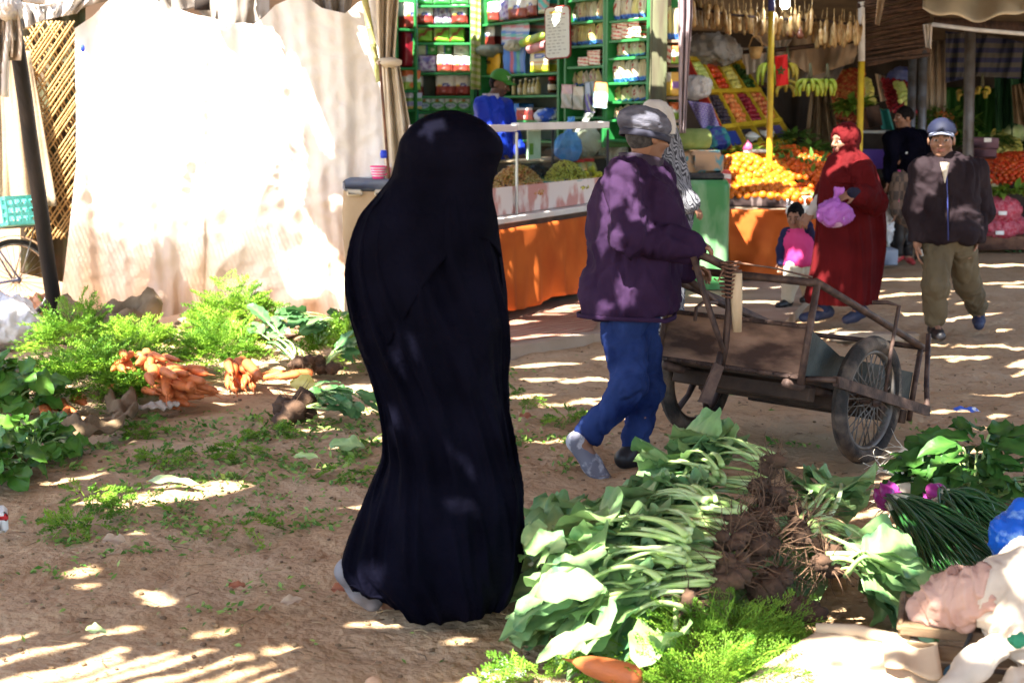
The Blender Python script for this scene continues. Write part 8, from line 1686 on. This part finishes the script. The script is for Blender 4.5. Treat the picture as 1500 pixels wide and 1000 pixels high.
for kk,(bx,by,bz,nb,lab,tgt,n) in enumerate([(1302,732,.15,6,'spring onion bunch with shiny purple bulbs and long dark leaves',(1425,850,.05),110),(1374,730,.14,5,'second purple onion bunch lying behind the first, bulbs by the daikon leaves',(1450,800,.07),70)]):
    c=H(bx,by,bz); t=H(*tgt); o=thing('spring_onion_bunch',lab,'onions',c); 
    for i in range(nb):
        a=i/nb*6.28; p=c+V((math.cos(a)*.03,math.sin(a)*.025,.028*math.sin(a*2)+.01)); d=(c-t).normalized()+V((U(-.3,.3),U(-.3,.3),U(0,.5))); MB().lathe([(.006,-.05),(.02,-.03),(.031,-.005),(.024,.022),(.009,.04),(.002,.055)],p,d,14).build('bulb',m_onb,o)
    mb=MB(); wb=MB()
    for i in range(n):
        e=t+V((U(-.2,.2),U(-.22,.16),U(-.03,.1))); p0=c+V((U(-.03,.03),U(-.03,.03),U(-.02,.03))); m_=p0.lerp(e,U(.35,.65))+V((U(-.05,.05),U(-.05,.05),U(.02,.13))); pts=bez(p0,m_,e,9); r0=U(.0035,.0065); 
        for q in pts: q.z=max(q.z,.012)
        mb.tube(pts,[r0,r0,r0*1.05,r0*1.05,r0,r0*.9,r0*.75,r0*.5,r0*.15],5,t=U(0,.55)); 
        if i%3==0: wb.tube(pts[:3],[r0*1.15]*3,6)
    mb.build('leaves',m_onl,o); wb.build('white_shanks',m_white_base,o)
# ------------------------------------------------ right foreground: bundles, crate, sacks
m_fgcloth=mat('pale_sacking',(.56,.48,.39),var=(.44,.36,.28),scale=5,rough=.9,bump=.35,bscale=22,transl=.08)
def lumpsack(name,label,cat,path,rad,m,h,seed,amp=.03,freq=(9,9,9)):
    pts=[V(p) for p in path]; a=np.array([list(p) for p in pts]); s=SDF(a.min(0)-max(rad)-.06,a.max(0)+max(rad)+.06,h); s.path(pts,rad,.05); v,q=s.mesh(); v=folds(v,q,amp,freq,seed); return tag(mesh_obj(name,v,q,m),label,cat)
lumpsack('cloth_bundle','pinkish cloth bundle with a dark tie on the slatted crate','bundle',[H(1352,893,.25),H(1400,880,.3),H(1450,862,.36)],[.045,.075,.07],mat('pinkish_cloth',(.46,.3,.24),var=(.36,.2,.15),scale=5,rough=.85,bump=.4,bscale=25),.006,5,.026,(14,14,14))
lumpsack('white_sack','big pale sack close to the camera at the right edge','sack',[P(1512,835,3.8),P(1492,880,3.75),P(1540,940,3.75)],[.09,.115,.12],m_fgcloth,.008,6,.03,(11,11,8))
lumpsack('rolled_sack','pale rolled sack leaning in the lower right corner','sack',[P(1478,932,3.72),P(1428,972,3.62),P(1370,1030,3.5)],[.034,.034,.036],m_fgcloth,.006,7,.012)
lumpsack('folded_sack','pale folded sack filling the bottom right corner','sack',[P(1500,1030,3.6),P(1560,1020,3.6)],[.085,.1],m_fgcloth,.01,8,.03)
c=P(1492,938,3.5); tag(MB().ell(c,(.024,.018,.02),bump=.18,nu=18,nv=12).build('green_rag',mat('green_rag',(.03,.2,.1),rough=.8)),'small bright green rag on the pale sack','rag')
c=P(1488,775,4.5); lumpsack('blue_bag','shiny blue plastic bag standing at the right edge by the onions','bag',[H(1490,838,.06),P(1486,785,4.5),P(1496,752,4.55)],[.07,.065,.05],mat('blue_film_bag',(.01,.10,.5),var=(.25,.45,.75),scale=16,rough=.25,bump=.5,bscale=30,contrast=(.52,.66)),.008,9,.02)
MB().tube([P(1425,852,4.1),P(1432,858,4.04),P(1436,880,4.0)],.008,6).build('dark_tie',m_black,bpy.data.objects['cloth_bundle'],world=False)
cc=H(1408,962,.10); cr=Matrix.Rotation(R(-17),3,'Z'); root=thing('slatted_crate','old slatted wooden crate with faded blue letters at the lower right','crate',V((cc.x,cc.y,0)))
m_crate=mat('crate_wood',(.20,.13,.07),var=(.11,.065,.035),scale=7,stretch=(.4,3,3),rough=.85,bump=.4,bscale=40)
for z in(.03,.095,.16,.215): MB().bbox(cc+cr@V((0,-.14,z-.1)),(.34,.012,.045 if z<.2 else .03),cr,b=.003).build('slat',m_crate,root,smooth=False)
for z in(.03,.095,.16,.215): MB().bbox(cc+cr@V((-.17,0,z-.1)),(.012,.27,.045),cr,b=.003).build('slat',m_crate,root,smooth=False); MB().bbox(cc+cr@V((.17,0,z-.1)),(.012,.27,.045),cr,b=.003).build('slat',m_crate,root,smooth=False)
for sx in(-1,1):
    for sy in(-1,1): MB().bbox(cc+cr@V((sx*.155,sy*.125,.015)),(.026,.02,.23),cr,b=.003).build('corner_post',m_crate,root,smooth=False)
MB().bbox(cc+cr@V((0,0,-.08)),(.32,.26,.015),cr,b=.003).build('base',m_crate,root,smooth=False); MB().bbox(cc+cr@V((0,0,.12)),(.36,.29,.014),cr,b=.003).build('lid_board',m_crate,root,smooth=False)
t_=text_part('lettering','Oa',.085,mat('faded_blue_ink',(.05,.12,.2),rough=.8),root,(0,0,0),(0,0,0)); t_.location=cc+cr@V((.0,-.1475,-.0))-root.location; t_.rotation_euler=(R(90),0,R(-17))
MB().tube([cc+cr@V((.02,-.15,.13)),cc+cr@V((.0,-.17,.08)),cc+cr@V((.01,-.165,.03)),cc+cr@V((.02,-.15,.0))],.006,6).build('wire_tie',m_black,root)
m_cardb=mat('cardboard',(.50,.38,.26),var=(.42,.31,.2),scale=4,rough=.85,bump=.2,bscale=18)
A0,A1,A2,A3=H(1195,925,.17),H(1372,958,.15),H(1400,1060,.06),H(1040,1040,.05)
root=thing('torn_cardboard','torn sunlit cardboard sheet in front of the slatted crate','cardboard',(A0+A2)/2)
MB().grid(lambda u,w_: (A0*(1-u)+A1*u)*(1-w_)+(A3*(1-u)+A2*u)*w_+V((.004*math.sin(w_*23),.008*math.sin(u*31)*(w_<.08),.012*math.sin(u*5+w_*3)+.012*math.sin(u*13)*w_)),30,24).build('sheet',m_cardb,root,thick=.006)
MB().tube([A0+V((0,.0,.012)),A0.lerp(A1,.35)+V((0,.01,.022)),A0.lerp(A1,.7)+V((0,.006,.02)),A1+V((0,0,.012))],[.014,.02,.017,.012],10).build('rolled_edge',m_cardb,root)
MB().grid(lambda u,w_: A0.lerp(A1,.55+.45*u)+V((-.02*w_,-.12*w_-.02*math.sin(u*9)*w_,.03-.05*w_+.01*math.sin(u*7))),12,8).build('torn_flap',m_cardb,root,thick=.006)
# feathery tops and the carrot in front
o=thing('carrot_bunch','bright feathery carrot tops at the bottom of the picture','carrots',H(1060,975),'carrot bunches in the foreground'); mb=feathers(H(1055,975,.03),(.30,.2,.15),240,.2,61,leaf=.0062,lean=(.1,-.15,-.1),nb=13); mb.build('leafy_tops',m_feath2,o)
o=thing('carrot_bunch','dark-tipped feathery tops at the lower edge, right of the carrot','carrots',H(1000,1010),'carrot bunches in the foreground'); feathers(H(1065,1020,.03),(.26,.12,.11),140,.18,62,leaf=.0062,lean=(.3,-.2,-.1),nb=11).build('leafy_tops',m_feath,o)
feathers(H(800,1000,.01),(.14,.06,.05),26,.13,63,leaf=.010,nb=9).build('leafy_tops',m_feath2,thing('green_sprig','bright green sprigs left of the single carrot','sprig',H(800,1000)))
p=H(932,992,.12); d=H(832,966,.11)-p; mb=MB().lathe([(.006,-.012),(.024,-.006),(.034,.012),(.036,.04),(.034,.10),(.028,.16),(.016,.2),(.006,.218),(.002,.26)],p,d,20); tag(mb.build('single_carrot',m_carrot),'single thick carrot lying at the bottom edge below the leaves','carrot')
for k,(px,py) in enumerate(((728,996),(548,1000),(690,1000))): mb=MB().ell(H(px,py,.018),(.026,.022,.02),bump=.06,seed=k); tag(mb.build('potato',mat('pale_potato',(.5,.3,.18),var=(.4,.24,.14),scale=12,rough=.8)),['small potato just left of the pile\'s outer leaves','small potato at the bottom edge below the black robe','small potato between the robe and the leaf pile'][k],'potato')
mb=MB(); big_leaf(mb,H(770,985,.03),(-1,.1,.05),(0,-.3,1),.14,.1,.2,.15,9,t0=.6); tag(mb.build('limp_leaf',mat('pale_limp_leaf',(.4,.46,.36),tint=(.6,.62,.55),rough=.6,transl=.2)),'limp pale leaf flat on the earth at the pile\'s lower left','leaf')
# ------------------------------------------------ litter on the earth
def gz(x,y): return float(gheight(np.array([[x,y,0.]]))[0,])if False else 0.
_ix=lambda a,x: max(1,min(len(a)-2,int(np.searchsorted(a,x))))
def GZF(x,y): return float(GZ[_ix(gy,y),_ix(gx,x)])
lit=MB(); rr=random.Random(5)
zones=[(160,560,590,760,1500,.5),(60,400,700,800,650,.5),(330,560,610,700,700,.4),(500,760,560,700,260,.4),(700,860,560,690,260,.4),(40,300,600,690,500,.5),(0,700,780,960,260,.4),(560,1000,480,600,120,.4),(760,900,620,640,90,.3),(1000,1500,560,640,60,.3),(330,480,590,620,160,.4)]
for (x0,x1,y0,y1,n,s) in zones:
    cl=[(rr.uniform(x0,x1),rr.uniform(y0,y1)) for _ in range(max(3,n//45))]
    for i in range(n):
        if rr.random()<.75: cx_,cy_=rr.choice(cl); px,py=rr.gauss(cx_,(x1-x0)*.05),rr.gauss(cy_,(y1-y0)*.035)
        else: px,py=rr.uniform(x0,x1),rr.uniform(y0,y1)
        if py<505: continue
        p=H(px,py,.004+rr.uniform(0,.012)); a=rr.uniform(0,6.283); q=rr.uniform(.012,.04)*(1.2 if py<700 else .9); p.z+=GZF(p.x,p.y)
        leaf_quad(lit,p,(math.cos(a),math.sin(a),rr.uniform(-.1,.9)),q,q*rr.uniform(.3,.6),t=rr.random()**1.5,curl=rr.uniform(-.3,.8),n=2,up=(rr.uniform(-1,1),rr.uniform(-1.2,.4),.8))
tag(lit.build('leaf_litter',mat('litter_green',(.05,.14,.012),tint=(.26,.36,.08),rough=.6,bump=0,transl=.2)),kind='stuff')
lit=MB()
for i in range(1900):
    px,py=rr.uniform(0,1500),500+480*rr.random()**1.3
    p=H(px,py,.003); p.z=GZF(p.x,p.y)+.004; a=rr.uniform(0,6.283); L_=rr.uniform(.01,.08)
    if rr.random()<.5: lit.tube([p,p+V((math.cos(a)*L_*.5,math.sin(a)*L_*.5,.004)),p+V((math.cos(a+.3)*L_,math.sin(a+.3)*L_,0))],rr.uniform(.0008,.002),4,t=rr.random())
    else: q=rr.uniform(.003,.013); lit.ell(p,(q,q*.8,q*.6),nu=6,nv=4,t=rr.random()*.4,bump=.15,seed=i)
tag(lit.build('straw_and_clods',mat('straw_clods',(.11,.065,.038),tint=(.42,.3,.16),rough=.95,bump=.3)),kind='stuff')
def sprig(label,px,py,n,L_,seed,m=None): tag(feathers(H(px,py,.0),(L_*1.1,L_*.7,.03),n,L_,seed,leaf=.012,nb=6,lean=(0,0,-.45)).build('green_sprig',m or m_feath),label,'sprig')
for k,(px,py,n,l) in enumerate([(210,630,26,'trampled green sprig beside the burlap rag'),(345,660,30,'trampled feathery sprig left of the black robe\'s elbow'),(240,668,22,'sprig on the open earth below the carrots'),(395,632,22,'sprig below the soil-clod plant'),(130,728,20,'dark sprig on the earth below the dark round leaves'),(110,770,26,'largest sprig scatter at the left foreground'),(200,742,16,'leafy sprig right of the dark sprig'),(505,690,12,'small sprig against the black robe\'s left edge'),(360,770,12,'thin sprig left of the robe\'s knee'),(835,612,18,'sprig on the earth behind the walking man'),(765,585,14,'sprig just right of the black robe')]): sprig(l,px,py,n,.1,700+k)
for k,(px,py,dx,L_,W_,col_,l) in enumerate([(215,705,1,.26,.06,0,'long pale leaf stump lying on the open earth'),(430,668,1,.14,.05,0,'pale green torn leaf by the robe\'s left side'),(535,655,-1,.2,.11,1,'blue-green leaf on the earth touching the black robe'),(150,790,1,.1,.06,2,'crumpled pale paper scrap at the left foreground'),(410,882,1,.08,.045,2,'white paper scrap near the robe\'s hem'),(485,862,1,.07,.05,3,'reddish scrap beside the grey shoe'),(335,858,1,.06,.04,3,'small brown scrap on the left foreground earth'),(760,610,1,.09,.05,3,'orange-brown leaf scrap right of the black robe'),(125,922,1,.07,.04,0,'small green leaf scrap near the lower left streaks'),(1395,600,1,.16,.05,4,'blue and white plastic scrap behind the daikon'),(740,905,1,.18,.04,0,'thin leaf strip lying at the black robe\'s right hem')]):
    mb=MB(); big_leaf(mb,H(px,py,.012),(dx,U(-.3,.3),.12),(U(-.3,.3),-.3,1),L_,W_,.3,.2,40+k,t0=.5); m=[m_stalk,m_cleaf,MATS['tan_sheeting'],mat('brown_scrap',(.3,.1,.05),var=(.2,.08,.04),scale=20,rough=.8),mat('blue_white_scrap',(.05,.12,.5),var=(.65,.68,.75),scale=14,rough=.5,contrast=(.5,.55))][col_]; tag(mb.build(['leaf_scrap','leaf_scrap','paper_scrap','brown_scrap','plastic_scrap'][col_],m),l,'scrap')
c=H(2,760,.05); mb=MB().bbox(c,(.05,.12,.09),Matrix.Rotation(R(20),3,'Z'),b=.015); root=thing('red_white_packet','red and white packet cut by the left edge','packet',H(2,770)); mb.build('wrap',m_whitep,root); MB().bbox(c+V((0,0,.02)),(.053,.123,.03),Matrix.Rotation(R(20),3,'Z'),b=.008).build('red_band',m_ink_red,root)
